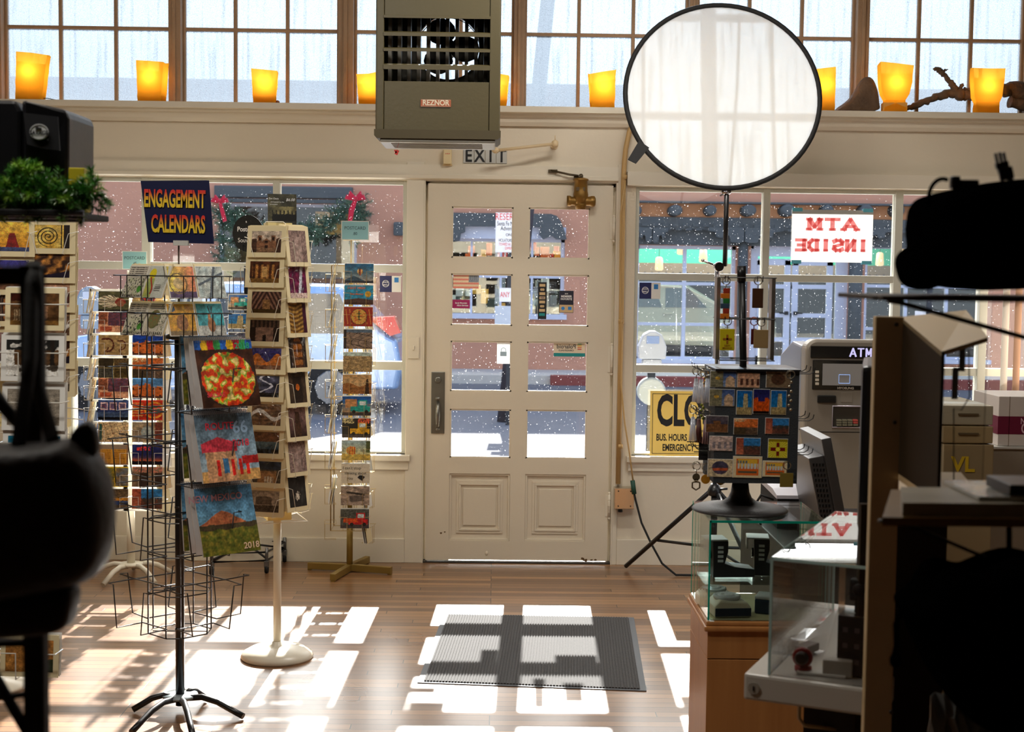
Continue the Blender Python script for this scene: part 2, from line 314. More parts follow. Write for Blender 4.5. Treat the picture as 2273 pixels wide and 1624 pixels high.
# ------------------------------------------------------------------ printed pictures
def vn(x, y, s=0): return mnoise.noise(Vector((x, y, s*7.3)))*0.5+0.5
def mixc(a, b, t): t = max(0, min(1, t)); return tuple(a[i]*(1-t)+b[i]*t for i in range(3))
def art(kind, u, v, s, W, H):
    n = vn(u*6, v*6, s); nf = vn(u*19, v*19, s+3)
    if kind == 'mission':
        sky = mixc((150, 128, 110), (196, 178, 160), v); c = sky; dk = (46, 28, 22); st = mixc((112, 74, 52), (150, 106, 76), nf)
        x = abs(u-0.5)
        if v < 0.52 and x < 0.34: c = st
        if 0.16 < x < 0.3 and v < 0.80: c = st
        if x < 0.13 and v < 0.66-x*0.9: c = st
        if (x-0.0)**2+(v-0.5)**2 < 0.0035: c = dk
        if 0.19 < x < 0.27 and 0.56 < v < 0.72: c = dk
        if x < 0.05 and v < 0.34: c = dk
        if v < 0.2: c = mixc((92, 60, 42), (150, 118, 88), 1 if int(v*40) % 2 else 0.2)
        if x > 0.33 and v < 0.62+0.25*(n-0.5): c = mixc(dk, (90, 60, 44), nf)
        return c
    if kind == 'altar':
        c = mixc((40, 20, 14), (120, 66, 30), n); x = abs(u-0.5)
        if x < 0.42 and 0.2 < v < 0.85 and math.sin(u*34) > 0.1: c = mixc((150, 96, 44), (196, 140, 74), nf)
        if x < 0.09 and 0.25 < v < 0.75: c = (206, 160, 96)
        if v < 0.2: c = mixc((80, 50, 20), (150, 110, 50), nf)
        return c
    if kind == 'vault':
        x = abs(u-0.5); c = mixc((52, 30, 26), (150, 110, 90), 0.5+0.5*math.sin((x+v*0.4)*44))
        if x < 0.13 and v < 0.62: c = mixc((190, 146, 92), (120, 80, 50), nf)
        if v < 0.18: c = (70, 50, 20)
        return c
    if kind == 'beams':
        x = abs(u-0.5); c = (40, 26, 20)
        if x < 0.3 and v < 0.66: c = mixc((116, 84, 70), (150, 118, 98), n)
        if v > 0.66 and int(u*14) % 2: c = (86, 62, 48)
        if x < 0.06 and v < 0.3: c = (30, 20, 16)
        return c
    if kind == 'night':
        c = mixc((30, 34, 80), (66, 60, 140), v)
        if 0.2 < v < 0.55+0.2*math.sin(u*9): c = mixc((180, 84, 30), (230, 150, 70), nf)
        if v < 0.2: c = mixc((90, 50, 30), (160, 120, 90), n)
        return c
    if kind == 'storm':
        c = mixc((18, 18, 28), (120, 120, 150), vn(u*4, v*4, s)**1.5)
        if abs(u-0.55+0.2*math.sin(v*9)) < 0.05: c = (210, 210, 225)
        if v < 0.2: c = (20, 14, 12)
        return c
    if kind == 'river':
        c = mixc((60, 40, 30), (170, 130, 90), vn(u*5, v*9, s))
        if abs(v-0.5-0.2*math.sin(u*6)) < 0.09: c = (220, 214, 206)
        return c
    if kind == 'clouds':
        c = mixc((86, 52, 32), (140, 96, 60), n) if v > 0.55 else mixc((30, 40, 46), (90, 110, 116), v*2)
        if v < 0.2: c = (24, 18, 14)
        return c
    if kind == 'adobe_house':
        c = mixc((66, 60, 50), (110, 96, 76), nf)
        if v < 0.55 and 0.2 < u < 0.85: c = mixc((150, 108, 66), (186, 140, 90), n)
        if v < 0.3 and 0.45 < u < 0.75 and int(u*30) % 3: c = (226, 214, 190)
        if v > 0.62: c = mixc((60, 70, 90), (40, 40, 40), n)
        return c
    if kind == 'sepia_barn':
        c = mixc((140, 126, 108), (190, 172, 150), n)
        if 0.2 < u < 0.75 and 0.35 < v < 0.75-0.2*abs(u-0.5): c = mixc((90, 78, 66), (124, 108, 92), nf)
        if v < 0.32: c = mixc((50, 42, 34), (120, 104, 84), nf)
        return c
    if kind == 'iron':
        c = mixc((206, 150, 40), (240, 214, 130), vn(u*3, v*3, s)); x, y = (u-0.42)*1.4, v-0.5; r = math.hypot(x, y); a = math.atan2(y, x)
        if abs(((r*14 - a/ (2*PI)*1.9) % 1.9)-0.9) < 0.3 and r < 0.44: c = (24, 16, 14)
        if u > 0.84 or abs(u-0.78) < 0.015: c = (34, 24, 20)
        return c
    if kind == 'rock':
        c = mixc((50, 26, 16), (190, 128, 60), 0.5+0.5*math.sin(u*16-v*9+n*5))
        if v < 0.3*u: c = (30, 20, 40)
        return c
    if kind == 'bell':
        c = mixc((200, 130, 30), (240, 190, 70), v); x = abs(u-0.5)
        if x < 0.08+0.24*max(0, 0.62-v) and v < 0.62: c = (130, 26, 20)
        if v < 0.14: c = (60, 70, 110)
        return c
    if kind == 'arch':
        x = (u-0.5); y = v-0.62; d = math.hypot(x*1.15, max(0, y)*0.8) if y > 0 else abs(x)*1.15
        c = mixc((56, 40, 34), (30, 20, 18), n)
        if d < 0.40: c = (96, 74, 58)
        if d < 0.35: c = (44, 30, 24)
        if d < 0.30: c = mixc((120, 66, 24), (190, 120, 50), nf)
        if d < 0.3 and (int(v*12) % 3 == 0): c = (84, 46, 24)
        return c
    if kind == 'stairs':
        c = mixc((96, 62, 30), (176, 134, 66), 0.5+0.5*math.sin((v+0.06*math.sin(u*5))*46))
        if u > 0.8: c = (70, 30, 50)
        return c
    if kind == 'statue':
        c = mixc((90, 70, 66), (186, 160, 150), nf)
        if abs(u-0.5) < 0.2 and v < 0.8: c = mixc((130, 104, 96), (190, 170, 160), n)
        return c
    if kind == 'purple':
        c = mixc((50, 16, 50), (150, 40, 84), n)
        if abs(u-0.65-0.25*(v-0.5)) < 0.08: c = (210, 214, 224)
        if v < 0.16: c = (220, 190, 180)
        return c
    if kind == 'tower':
        c = mixc((60, 40, 36), (150, 116, 110), v)
        if abs(u-0.5) < 0.2-0.1*v and v < 0.8: c = mixc((40, 28, 22), (100, 66, 44), nf)
        return c
    if kind == 'portal':
        c = mixc((46, 36, 30), (90, 70, 54), n)
        if abs(u-0.5) < 0.26 and v < 0.84: c = mixc((24, 20, 20), (60, 44, 34), nf)
        if (u-0.5)**2+(v-0.5)**2 < 0.012: c = (190, 96, 30)
        return c
    if kind == 'winter':
        c = mixc((30, 28, 26), (60, 56, 52), n)
        if (math.hypot(u-0.5, (v-0.35)*0.9) < 0.22*nf): c = (210, 200, 180)
        return c
    if kind == 'balloon':
        c = mixc((176, 164, 150), (20, 96, 140), v*1.2-0.1)
        if v < 0.38-0.7*abs(u-0.32): c = (56, 84, 104)
        if v < 0.1+0.05*n: c = (40, 40, 50)
        x, y = (u-0.53)*W/H, v-0.6
        if x*x+y*y < 0.022 or (y < 0 and y > -0.22 and abs(x) < 0.13+0.5*y): c = ((226, 150, 50), (60, 50, 50), (190, 70, 30), (236, 196, 120))[int((x+1)*22) % 4]
        return c
    if kind == 'balloon2':
        c = (40, 150, 190)
        if v < 0.34-0.18*abs(u-0.5): c = mixc((110, 66, 34), (60, 40, 40), nf)
        if v < 0.12: c = (70, 34, 16)
        x, y = (u-0.82)*W/H, v-0.55
        if x*x+y*y < 0.025: c = (236, 176, 30)
        return c
    if kind == 'seal':
        c = (168, 44, 22); x, y = (u-0.52)*W/H, v-0.5; r = math.hypot(x, y)
        if r < 0.42: c = (226, 176, 76)
        if 0.40 < r < 0.43: c = (60, 20, 16)
        if r < 0.42 and nf > 0.62: c = (214, 96, 40)
        if r < 0.3 and abs(x*math.sin(y*20)) < 0.02 and n > 0.35: c = (40, 60, 30)
        if r > 0.5 and int(u*30+v*3) % 4 == 0 and 0.1 < v < 0.9: c = (224, 140, 60)
        return c
    if kind == 'stone':
        c = mixc((110, 90, 76), (170, 146, 126), n); k = int(u*4+math.sin(v*5)), int(v*3.2+u)
        if (u*4+math.sin(v*5)) % 1 < 0.08 or (v*3.2+u) % 1 < 0.1: c = (40, 30, 26)
        if v > 0.85: c = (90, 110, 130)
        if u < 0.1: c = (40, 32, 28)
        return c
    if kind == 'crowd':
        c = mixc((120, 92, 56), (216, 190, 140), nf)
        if v > 0.82: c = (190, 210, 200)
        return c
    if kind == 'badlands':
        c = mixc((216, 186, 140), (190, 150, 100), v)
        if v < 0.48+0.1*math.sin(u*8): c = mixc((124, 74, 34), (176, 120, 66), nf)
        if abs(u-0.85) < 0.03+0.06*(0.8-v) and v < 0.8: c = (60, 40, 30)
        return c
    if kind in ('teal_truck', 'yellow_truck', 'red_truck'):
        body = {'teal_truck': (24, 160, 150), 'yellow_truck': (226, 170, 30), 'red_truck': (200, 30, 34)}[kind]
        c = {'teal_truck': mixc((186, 150, 110), (20, 90, 170), v*1.6-0.3), 'yellow_truck': (26, 22, 26), 'red_truck': mixc((40, 46, 40), (120, 116, 110), nf)}[kind]
        if kind == 'teal_truck' and 0.1 < u < 0.5 and 0.4 < v < 0.85: c = (196, 140, 90)
        if v < 0.18: c = (70, 60, 60)
        if 0.28 < u < 0.96 and 0.2 < v < 0.48: c = body
        if 0.55 < u < 0.86 and 0.48 <= v < 0.8: c = body
        if 0.6 < u < 0.82 and 0.54 < v < 0.74: c = (200, 220, 220)
        for wx in (0.4, 0.84):
            if (u-wx)**2*(W/H)**2+(v-0.2)**2 < 0.009: c = (16, 16, 18)
        if kind == 'red_truck' and 0.3 < v < 0.52 and 0.1 < u < 0.6: c = mixc((220, 110, 20), (190, 40, 20), nf)
        if kind == 'yellow_truck' and v > 0.74 and nf > 0.45 and (u < 0.42 or u > 0.55): c = (230, 96, 60) if u > 0.5 else (226, 210, 150)
        return c
    if kind == 'egg':
        c = mixc((226, 204, 120), (150, 180, 190), v)
        x, y = (u-0.35)*W/H, v-0.5
        if x*x/1.6+y*y < 0.05 and x < 0.2: c = (200, 60, 30) if int(x*18+9) % 2 else (228, 180, 60)
        if v < 0.25+0.1*n: c = (206, 176, 80)
        if u > 0.85 and v > 0.4: c = (80, 90, 50)
        return c
    if kind == 'script': return mixc((206, 196, 176), (224, 214, 196), n)
    if kind == 'oldtruck':
        c = mixc((128, 110, 98), (190, 170, 154), n)
        if 0.2 < u < 0.85 and abs(v-0.62+0.2*(u-0.5)) < 0.05: c = (40, 30, 28)
        if 0.3 < u < 0.8 and 0.2 < v < 0.5: c = (96, 84, 78)
        return c
    if kind == 'chief':
        c = mixc((70, 74, 50), (110, 104, 70), n)
        if (u-0.35)**2*2+(v-0.5)**2*3 < 0.28 and math.sin(math.atan2(v-0.4, u-0.75)*30) > -0.5: c = (224, 206, 176)
        if math.hypot((u-0.72)*1.3, v-0.42) < 0.18: c = (150, 96, 70)
        if 0.14 < math.hypot((u-0.72)*1.3, v-0.42) < 0.24 and v > 0.4: c = (150, 60, 46)
        if v < 0.1: c = (40, 36, 30)
        return c
    if kind == 'dance':
        c = mixc((150, 60, 50), (60, 70, 110), nf)
        if u < 0.32 or v < 0.32: c = (226, 166, 130)
        if u < 0.3 and v > 0.4: c = mixc((90, 50, 40), (190, 110, 70), nf)
        if 0.06 < u < 0.45 and 0.06 < v < 0.28: c = (190, 90, 60)
        return c
    if kind == 'flute':
        c = mixc((150, 120, 74), (186, 158, 108), n); 
        for ox, k in ((0.3, 1.0), (0.75, 0.7)):
            x, y = (u-ox)*1.6/k, (v-0.5)/k; r = math.hypot(x, y)
            if 0.28 < r < 0.36 and x > -0.05: c = (96, 44, 30)
            if abs(y-0.3) < 0.04 and -0.3 < x < 0.1: c = (96, 44, 30)
            if abs(x+0.05+0.1*math.sin(y*12)) < 0.03 and y < -0.1: c = (96, 44, 30)
        return c
    if kind == 'collage':
        i = int(u*2)+2*int(v*2); b = [(110, 90, 40), (70, 60, 36), (150, 120, 70), (96, 100, 90)][(i+s) % 4]; c = mixc(b, (40, 30, 20), nf)
        if (u*2) % 1 < 0.03 or (v*2) % 1 < 0.04: c = (200, 180, 120)
        return c
    if kind in ('pueblo', 'pueblo2'):
        c = (20, 60, 150) if kind == 'pueblo' else (80, 130, 180)
        if v < 0.75-0.35*abs(u-0.4)-0.1*(int(u*5) % 2): c = mixc((216, 116, 50), (196, 96, 40), nf)
        if c[0] > 150 and (int(u*18) % 4 == 0) and (int(v*12) % 4 == 1): c = (60, 30, 20)
        if v < 0.1: c = (90, 50, 40)
        return c
    if kind == 'orange4':
        c = mixc((200, 90, 40), (226, 130, 60), nf)
        if v < 0.45: c = mixc((90, 70, 40), (60, 50, 40), nf) if u < 0.5 else mixc((150, 120, 90), (40, 30, 30), nf)
        if v > 0.8 and u < 0.5 and nf > 0.5: c = (230, 200, 150)
        return c
    if kind == 'chiles':
        c = (168, 140, 90)
        if 0.25 < u < 0.75 and 0.12 < v < 0.9: c = mixc((60, 30, 20), (200, 40, 40), n) if vn(u*14, v*14, s) > 0.45 else (40, 60, 90)
        return c
    if kind == 'stamps':
        c = mixc((30, 40, 90), (60, 80, 130), v)
        if v < 0.4 and v > 0.15: c = mixc((40, 60, 100), (90, 110, 140), nf)
        for k in (0.2, 0.5, 0.8):
            if abs(u-k) < 0.12 and 0.5 < v < 0.88: c = (230, 190, 190)
            if abs(u-k) < 0.09 and 0.56 < v < 0.82: c = mixc((150, 70, 90), (60, 90, 130), nf)
        if v < 0.15: c = (14, 14, 20)
        return c
    if kind == 'wreath':
        c = (200, 50, 30); r = math.hypot((u-0.72)*1.3, v-0.5)
        if r < 0.42: c = (230, 150, 50)
        if r < 0.33: c = (200, 60, 40)
        if 0.12 < r < 0.24 and nf > 0.45: c = (40, 110, 60)
        if u < 0.35 and int(v*16) % 2 and 0.15 < v < 0.85: c = (226, 160, 80)
        return c
    if kind == 'map':
        c = (214, 186, 140)
        if 0.04 < u < 0.13 and 0.1 < v < 0.9: c = (30, 90, 80)
        if abs(math.sin(u*15+v*4)) < 0.1 or abs(math.sin(v*12-u*5)) < 0.08: c = (80, 60, 50)
        if nf > 0.72: c = (120, 60, 30)
        return c
    if kind == 'map2':
        c = mixc((120, 110, 96), (190, 160, 120), n)
        if math.hypot((u-0.5)*1.4, v-0.5) < 0.3: c = mixc((200, 190, 170), (120, 150, 160), nf)
        if u > 0.75: c = mixc((150, 50, 40), (90, 70, 50), nf)
        return c
    if kind == 'list':
        c = (222, 160, 60)
        if v > 0.78: c = (150, 130, 110)
        elif int(v*26) % 2 == 0 and (0.12 < u < 0.42 or 0.5 < u < 0.9) and vn(u*60, v*3, s) > 0.4: c = (130, 80, 30)
        if u < 0.06 or u > 0.95 or v < 0.06: c = (150, 110, 80)
        return c
    if kind == 'sunset':
        c = mixc((20, 20, 60), (40, 50, 110), v)
        if 0.18 < v < 0.4+0.1*n: c = mixc((226, 110, 60), (60, 50, 90), (v-0.18)*5)
        if v < 0.18: c = (20, 16, 30)
        if 0.7 < v < 0.9 and 0.15 < u < 0.6 and nf > 0.42: c = (226, 60, 50)
        return c
    if kind == 'yellow2':
        c = mixc((70, 90, 30), (196, 150, 50), nf)
        if u > 0.55: c = mixc((90, 120, 160), (150, 110, 50), n)
        if abs(u-0.57) < 0.02 or u < 0.04 or v < 0.05 or v > 0.94: c = (236, 200, 30)
        return c
    if kind == 'kiva':
        c = mixc((110, 90, 70), (170, 146, 120), n)
        if (int(u*4) % 2 == 1) and v < 0.7: c = (60, 46, 40)
        if v > 0.7 and nf > 0.5: c = (210, 130, 110)
        return c
    if kind == 'caves':
        c = mixc((60, 50, 40), (150, 120, 80), nf)
        if 0.2 < v < 0.4: c = (40, 70, 130)
        if 0.4 < v < 0.55 and u > 0.4 and nf > 0.4: c = (216, 150, 50)
        return c
    if kind == 'plaza':
        c = (50, 120, 180) if v > 0.5 else mixc((130, 70, 50), (60, 50, 50), nf)
        if u < 0.3: c = mixc((190, 110, 80), (150, 70, 50), v)
        if 0.32 < v < 0.55 and nf > 0.45 and u > 0.3: c = (60, 64, 60)
        return c
    if kind == 'comic':
        c = (206, 198, 180)
        if v > 0.62 and int(v*30) % 2 == 0 and vn(u*40, v*2, s) > 0.35 and 0.06 < u < 0.94: c = (90, 84, 80)
        if v < 0.6: c = mixc((170, 176, 130), (206, 198, 180), n*1.4)
        if v < 0.6 and vn(u*16, v*16, s) > 0.62: c = (60, 64, 60)
        if (u-0.8)**2+(v-0.25)**2 < 0.012: c = (80, 150, 60)
        if v < 0.08 and int(u*22) % 2: c = (60, 56, 50)
        return c
    if kind == 'comic2':
        c = (200, 202, 190)
        if (u-0.22)**2+(v-0.75)**2 < 0.03: c = (224, 206, 50)
        if u < 0.4 and v < 0.6: c = mixc((200, 190, 90), (130, 160, 110), n)
        if abs(u-0.28-0.1*math.sin(v*7)) < 0.04 and 0.1 < v < 0.65: c = (170, 60, 50)
        if abs(v-0.9+(u-0.7)*1.4) < 0.03 and 0.6 < u < 0.9: c = (70, 60, 50)
        if 0.2 < v < 0.42 and 0.5 < u < 0.8 and int(v*34) % 2: c = (110, 106, 100)
        return c
    if kind == 'comic3':
        c = (208, 200, 180)
        if math.hypot(u-0.38, (v-0.5)) < 0.3: c = mixc((150, 90, 60), (90, 140, 90), nf)
        if v > 0.8 and int(v*30) % 2: c = (110, 104, 96)
        if u > 0.6 and nf > 0.6: c = (100, 106, 80)
        if v < 0.1 and int(u*20) % 2: c = (50, 50, 46)
        return c
    if kind == 'mural':
        c = mixc((226, 206, 90), (206, 120, 90), u+0.3*(n-0.5))
        if math.hypot(u-0.35, v-0.45) < 0.18: c = (196, 170, 120)
        if v < 0.2: c = (80, 60, 90)
        if 0.3 < math.hypot(u-0.35, v-0.45) < 0.34: c = (110, 90, 60)
        return c
    if kind == 'horse':
        c = mixc((160, 176, 176), (206, 206, 196), n)
        if abs(u-0.4-0.3*v) < 0.05 or abs(v-0.4-0.4*u) < 0.04: c = (90, 100, 110)
        return c
    if kind == 'cowboy':
        c = mixc((220, 176, 50), (196, 130, 50), n)
        if math.hypot((u-0.5)*1.2, v-0.4) < 0.26: c = mixc((120, 70, 40), (180, 130, 80), nf)
        if (u-0.2)**2+(v-0.85)**2 < 0.01: c = (60, 80, 110)
        if v < 0.14: c = (120, 96, 60)
        return c
    if kind == 'antelope':
        c = (70, 160, 170)
        if v < 0.3: c = mixc((150, 150, 140), (200, 200, 196), nf)
        if math.hypot((u-0.5)*1.1, (v-0.32)*0.7) < 0.16: c = (150, 100, 64)
        if abs(u-0.5+0.12*(1-v)) < 0.05 and 0.4 < v < 0.7: c = (160, 110, 70)
        if abs(abs(u-0.52)-0.08*(v-0.6)*3) < 0.02 and 0.68 < v < 0.93: c = (50, 40, 36)
        return c
    if kind == 'food':
        r = math.hypot((u-0.5)*1.0, (v-0.42)*1.15); c = mixc((90, 50, 30), (40, 24, 18), n)
        if r < 0.5: c = (60, 40, 34)
        if r < 0.46:
            k = vn(u*11, v*11, s); c = (206, 60, 26) if k > 0.52 else ((216, 140, 40) if k > 0.45 else ((120, 160, 50) if k > 0.38 else (230, 200, 120)))
        if v > 0.86: c = [(40, 90, 170), (230, 180, 40), (200, 40, 60), (60, 150, 80)][int(u*9) % 4]
        return c
    if kind == 'gas':
        c = mixc((150, 170, 180), (96, 120, 140), v+0.3*(n-0.5))
        if v < 0.16: c = (196, 150, 90)
        if 0.1 < u < 0.62 and v < 0.46: c = (200, 150, 110)
        if 0.05 < u < 0.66 and 0.44 < v < 0.66-0.3*abs(u-0.35): c = (206, 60, 76)
        if 0.38 < u < 0.48 and 0.12 < v < 0.34: c = (60, 110, 150)
        for k in (0.3, 0.55, 0.68, 0.8):
            if abs(u-k) < 0.03 and 0.08 < v < 0.32: c = (216, 40, 34)
        if 0.72 < u < 1 and 0.24 < v < 0.36: c = (190, 40, 40)
        return c
    if kind == 'mesa':
        c = mixc((130, 180, 200), (80, 130, 170), v+0.2*(n-0.5))
        if v < 0.62-0.5*abs(u-0.42)+0.06*n: c = mixc((150, 80, 56), (196, 124, 80), nf)
        if v < 0.42+0.05*n: c = mixc((90, 60, 50), (60, 70, 40), n)
        if v < 0.32+0.1*n: c = mixc((60, 80, 30), (150, 130, 50), nf)
        return c
    if kind == 'snowpen':
        c = (226, 222, 214)
        if v > 0.72 and n > 0.35: c = (40, 40, 38)
        if 0.3 < v < 0.72 and 0.15 < u: c = mixc((110, 80, 50), (80, 56, 36), nf)
        if abs(u-0.88) < 0.04 and v > 0.2: c = (40, 34, 30)
        if v < 0.3 and n > 0.6: c = (90, 80, 70)
        return c
    if kind == 'tree':
        c = (150, 140, 126)
        if math.hypot((u-0.5), (v-0.55)*1.2) < 0.34 and nf > 0.45: c = (96, 84, 70)
        if v < 0.2: c = mixc((176, 166, 150), (96, 84, 70), nf)
        return c
    if kind == 'courtyard':
        c = mixc((70, 46, 26), (110, 76, 44), n)
        if 0.08 < u < 0.3 and v < 0.5 and int(u*40) % 2: c = (150, 130, 100)
        if abs(u-0.72) < 0.05 and 0.2 < v < 0.6: c = (150, 110, 80)
        if v < 0.14: c = (120, 84, 40)
        if v > 0.75 and u < 0.5: c = (60, 24, 16)
        return c
    if kind == 'doorway':
        c = mixc((196, 140, 70), (160, 104, 50), n)
        if math.hypot((u-0.62)*1.6, max(0, v-0.5)) < 0.26 and v > 0.0: c = (96, 36, 24)
        if u > 0.85 and v < 0.4: c = (50, 60, 40)
        return c
    if kind == 'umbrella':
        c = (20, 110, 140)
        if math.hypot(u-0.5, v-0.3) < 0.3: c = (226, 150, 60)
        return c
    if kind == 'silhouettes':
        c = mixc((30, 30, 26), (96, 92, 66), vn(u*2, v*2, s))
        if 0.3 < v < 0.6 and u > 0.25: c = mixc((150, 140, 96), (60, 56, 40), abs(u-0.6)*2)
        if v < 0.36+0.12*(int(u*22) % 3 == 0) and v > 0.1 and u > 0.15: c = (16, 16, 16)
        if v < 0.14: c = (40, 40, 36)
        return c
    if kind == 'church2':
        c = mixc((120, 140, 170), (60, 80, 130), v) if u > 0.5 else mixc((150, 140, 110), (90, 90, 70), nf)
        if 0.6 < u < 0.95 and v < 0.75-1.2*abs(u-0.77): c = (190, 160, 130)
        if math.hypot(u-0.28, v-0.55) < 0.1: c = (190, 150, 60)
        return c
    if kind == 'boots':
        c = (196, 150, 120)
        if 0.15 < v < 0.6 and int(u*8) % 2: c = mixc((110, 40, 30), (60, 60, 50), nf)
        return c
    if kind == 'pale_boots':
        c = (206, 180, 170)
        if 0.15 < v < 0.6 and int(u*8) % 2: c = mixc((150, 120, 120), (120, 130, 140), nf)
        return c
    if kind == 'seal2':
        c = (120, 100, 76)
        if math.hypot((u-0.5)*1.2, v-0.5) < 0.36: c = mixc((96, 60, 40), (60, 44, 34), nf)
        return c
    if kind == 'spire':
        c = mixc((30, 130, 180), (20, 90, 160), v)
        if abs(u-0.58) < 0.16-0.12*max(0, v-0.5) and v < 0.88: c = mixc((200, 190, 150), (150, 130, 90), nf)
        if v < 0.3: c = mixc((190, 170, 120), (130, 110, 70), nf)
        return c
    if kind == 'cathedral':
        c = mixc((60, 50, 130), (30, 30, 80), v)
        if v < 0.6-0.1*(abs(u-0.5) < 0.2) and v > 0.1: c = mixc((226, 96, 20), (170, 60, 20), nf)
        if abs(abs(u-0.5)-0.32) < 0.1 and v < 0.66 and v > 0.1: c = (206, 80, 20)
        if v < 0.1: c = (20, 14, 14)
        return c
    if kind == 'dusk':
        c = mixc((40, 36, 60), (96, 86, 90), v)
        if v < 0.5+0.2*(int(u*3) % 2): c = mixc((90, 60, 40), (150, 100, 60), nf)
        return c
    if kind == 'zia':
        c = (206, 190, 20); x, y = abs(u-0.5), abs(v-0.45)
        if (x < 0.08 and y < 0.36) or (y < 0.09 and x < 0.38): c = (120, 20, 24)
        if math.hypot(x, y) < 0.12: c = (236, 224, 60)
        if math.hypot(x, y) > 0.1 and int(math.atan2(y, x)*9) % 2 and not ((x < 0.08) or (y < 0.09)): c = (230, 220, 80)
        if v > 0.86: c = (150, 130, 20)
        return c
    if kind == 'newmex':
        c = (232, 214, 170)
        if 0.1 < u < 0.9 and 0.1 < v < 0.9: c = (226, 110, 40)
        if 0.16 < u < 0.84 and 0.5 < v < 0.88: c = (240, 190, 60)
        if 0.16 < u < 0.88 and 0.42 < v < 0.66 and int(u*26) % 3: c = (210, 214, 210)
        if 0.14 < u < 0.5 and 0.68 < v < 0.8 and int(u*30) % 3: c = (110, 120, 120)
        if 0.18 < u < 0.82 and 0.22 < v < 0.3: c = (90, 90, 70)
        return c
    if kind == 'cameo':
        c = (206, 186, 150)
        if math.hypot((u-0.5)*1.15, v-0.52) < 0.38: c = mixc((90, 70, 90), (60, 60, 80), v)
        if math.hypot((u-0.5)*1.15, v-0.52) < 0.36 and 0.35 < v < 0.5: c = (196, 90, 50)
        return c
    if kind == 'calback': return mixc((20, 28, 70), (8, 12, 40), vn(u*3, v*3, s)*1.6-0.3)
    if kind == 'flag':
        c = (232, 140, 120) if int(v*7) % 2 == 0 else (240, 214, 180)
        if u > 0.6 and v > 0.45: c = (60, 80, 110) if (int(u*40)+int(v*30)) % 3 else (210, 214, 210)
        return c
    if kind == 'weave': return mixc((60, 60, 64), (90, 90, 96), nf)
    return (150, 120, 90)
_pm = {}
def picture(kind, W, H, seed=0, nx=None, M=None):
    key = (kind, round(W, 3), round(H, 3), seed, M.name if M else '')
    if key in _pm: return _pm[key]
    nx = int((nx or 44)*1.5); flat = kind in ('script', 'flag', 'calback', 'list', 'zia', 'newmex', 'comic', 'comic2', 'comic3', 'seal'); ny = max(4, int(nx*H/W)); jk = 0 if flat else (0.3 if kind in ('gas', 'mesa', 'teal_truck', 'yellow_truck', 'red_truck', 'mission', 'balloon', 'balloon2', 'antelope', 'spire', 'iron') else 1.0); me = bpy.data.meshes.new('picture'); vs = []; cols = []
    for j in range(ny+1):
        for i in range(nx+1):
            u, v = i/nx, j/ny; vs.append(((u-0.5)*W, 0, v*H)); ju, jv = (vn(u*23, v*23, seed+31)-0.5)*0.035, (vn(u*23+9, v*23, seed+47)-0.5)*0.035; c = art(kind, min(0.999, max(0, u+ju*jk)), min(0.999, max(0, v+jv*jk)), seed, W, H); k_ = (0.90+0.2*vn(u*30, v*30, seed)) if flat else (0.42+0.62*vn(u*9, v*9, seed+5)+0.55*vn(u*34, v*34, seed+8)); c = tuple(min(255, q_*k_) for q_ in c); cols.append((s2l(max(0, c[0])/255), s2l(max(0, c[1])/255), s2l(max(0, c[2])/255), 1))
    fs = [(j*(nx+1)+i, j*(nx+1)+i+1, (j+1)*(nx+1)+i+1, (j+1)*(nx+1)+i) for j in range(ny) for i in range(nx)]
    me.from_pydata(vs, [], fs); a = me.color_attributes.new('Col', 'FLOAT_COLOR', 'POINT')
    a.data.foreach_set('color', [x for c in cols for x in c]); me.materials.append(M or PR_M); _pm[key] = me; return me
def pic_obj(kind, W, H, parent, loc, rot=None, seed=0, name='picture', nx=None, M=None):
    o = bpy.data.objects.new(name, picture(kind, W, H, seed, nx, M)); C.objects.link(o); o.parent = parent; o.location = loc
    if rot: o.rotation_euler = rot
    return o
# ================================================================== SETTING
floormat()
XL, XR, YB, ZC = -4.3, 3.9, -9.6, 3.75
def slab(name, x0, x1, y0, y1, z0, z1, m, **k):
    b = MB(); b.b2(x0, x1, y0, y1, z0, z1); return struct(b.build(name, m, **k))
slab('floor', XL, XR, YB, 0.2, -0.12, 0.0, MATS['floor'])
DARKW = mat('dim_room_paint', rgb(120, 104, 84), 0.8, var=0.1)
slab('ceiling', XL, XR, YB, 0.2, ZC, ZC+0.1, mat('ceiling_paint', rgb(190, 180, 165), 0.8, var=0.1))
slab('wall_left', XL-0.15, XL, YB, 0.2, 0, ZC, DARKW); slab('wall_right', XR, XR+0.15, YB, 0.2, 0, ZC, DARKW)
slab('wall_back', XL, XR, YB-0.15, YB, 0, ZC, mat('back_room_paint', rgb(70, 60, 50), 0.85, var=0.1))
p = at
def rect(u0, u1, v0, v1, Y=0.0):
    um, vm = (u0+u1)/2, (v0+v1)/2
    return p(u0, vm, Y).x, p(u1, vm, Y).x, p(um, v1, Y).z, p(um, v0, Y).z
LX0, LX1 = p(148, 700, 0).x, p(901, 700, 0).x
LZ0, LZ1 = p(700, 1006, 0).z, p(700, 398, 0).z
RX0, RX1 = p(1407, 700, 0).x, p(2420, 700, 0).x
RZ0, RZ1 = p(1700, 1014, 0).z, p(1700, 418, 0).z
DX0, DX1, DZ = -0.389, 0.671, 2.134
SH = 2.535
b = MB()
b.b2(XL, LX0, 0, 0.2, 0, SH); b.b2(LX0, LX1, 0, 0.2, 0, LZ0); b.b2(LX0, LX1, 0, 0.2, LZ1, SH); b.b2(LX1, DX0, 0, 0.2, 0, SH)
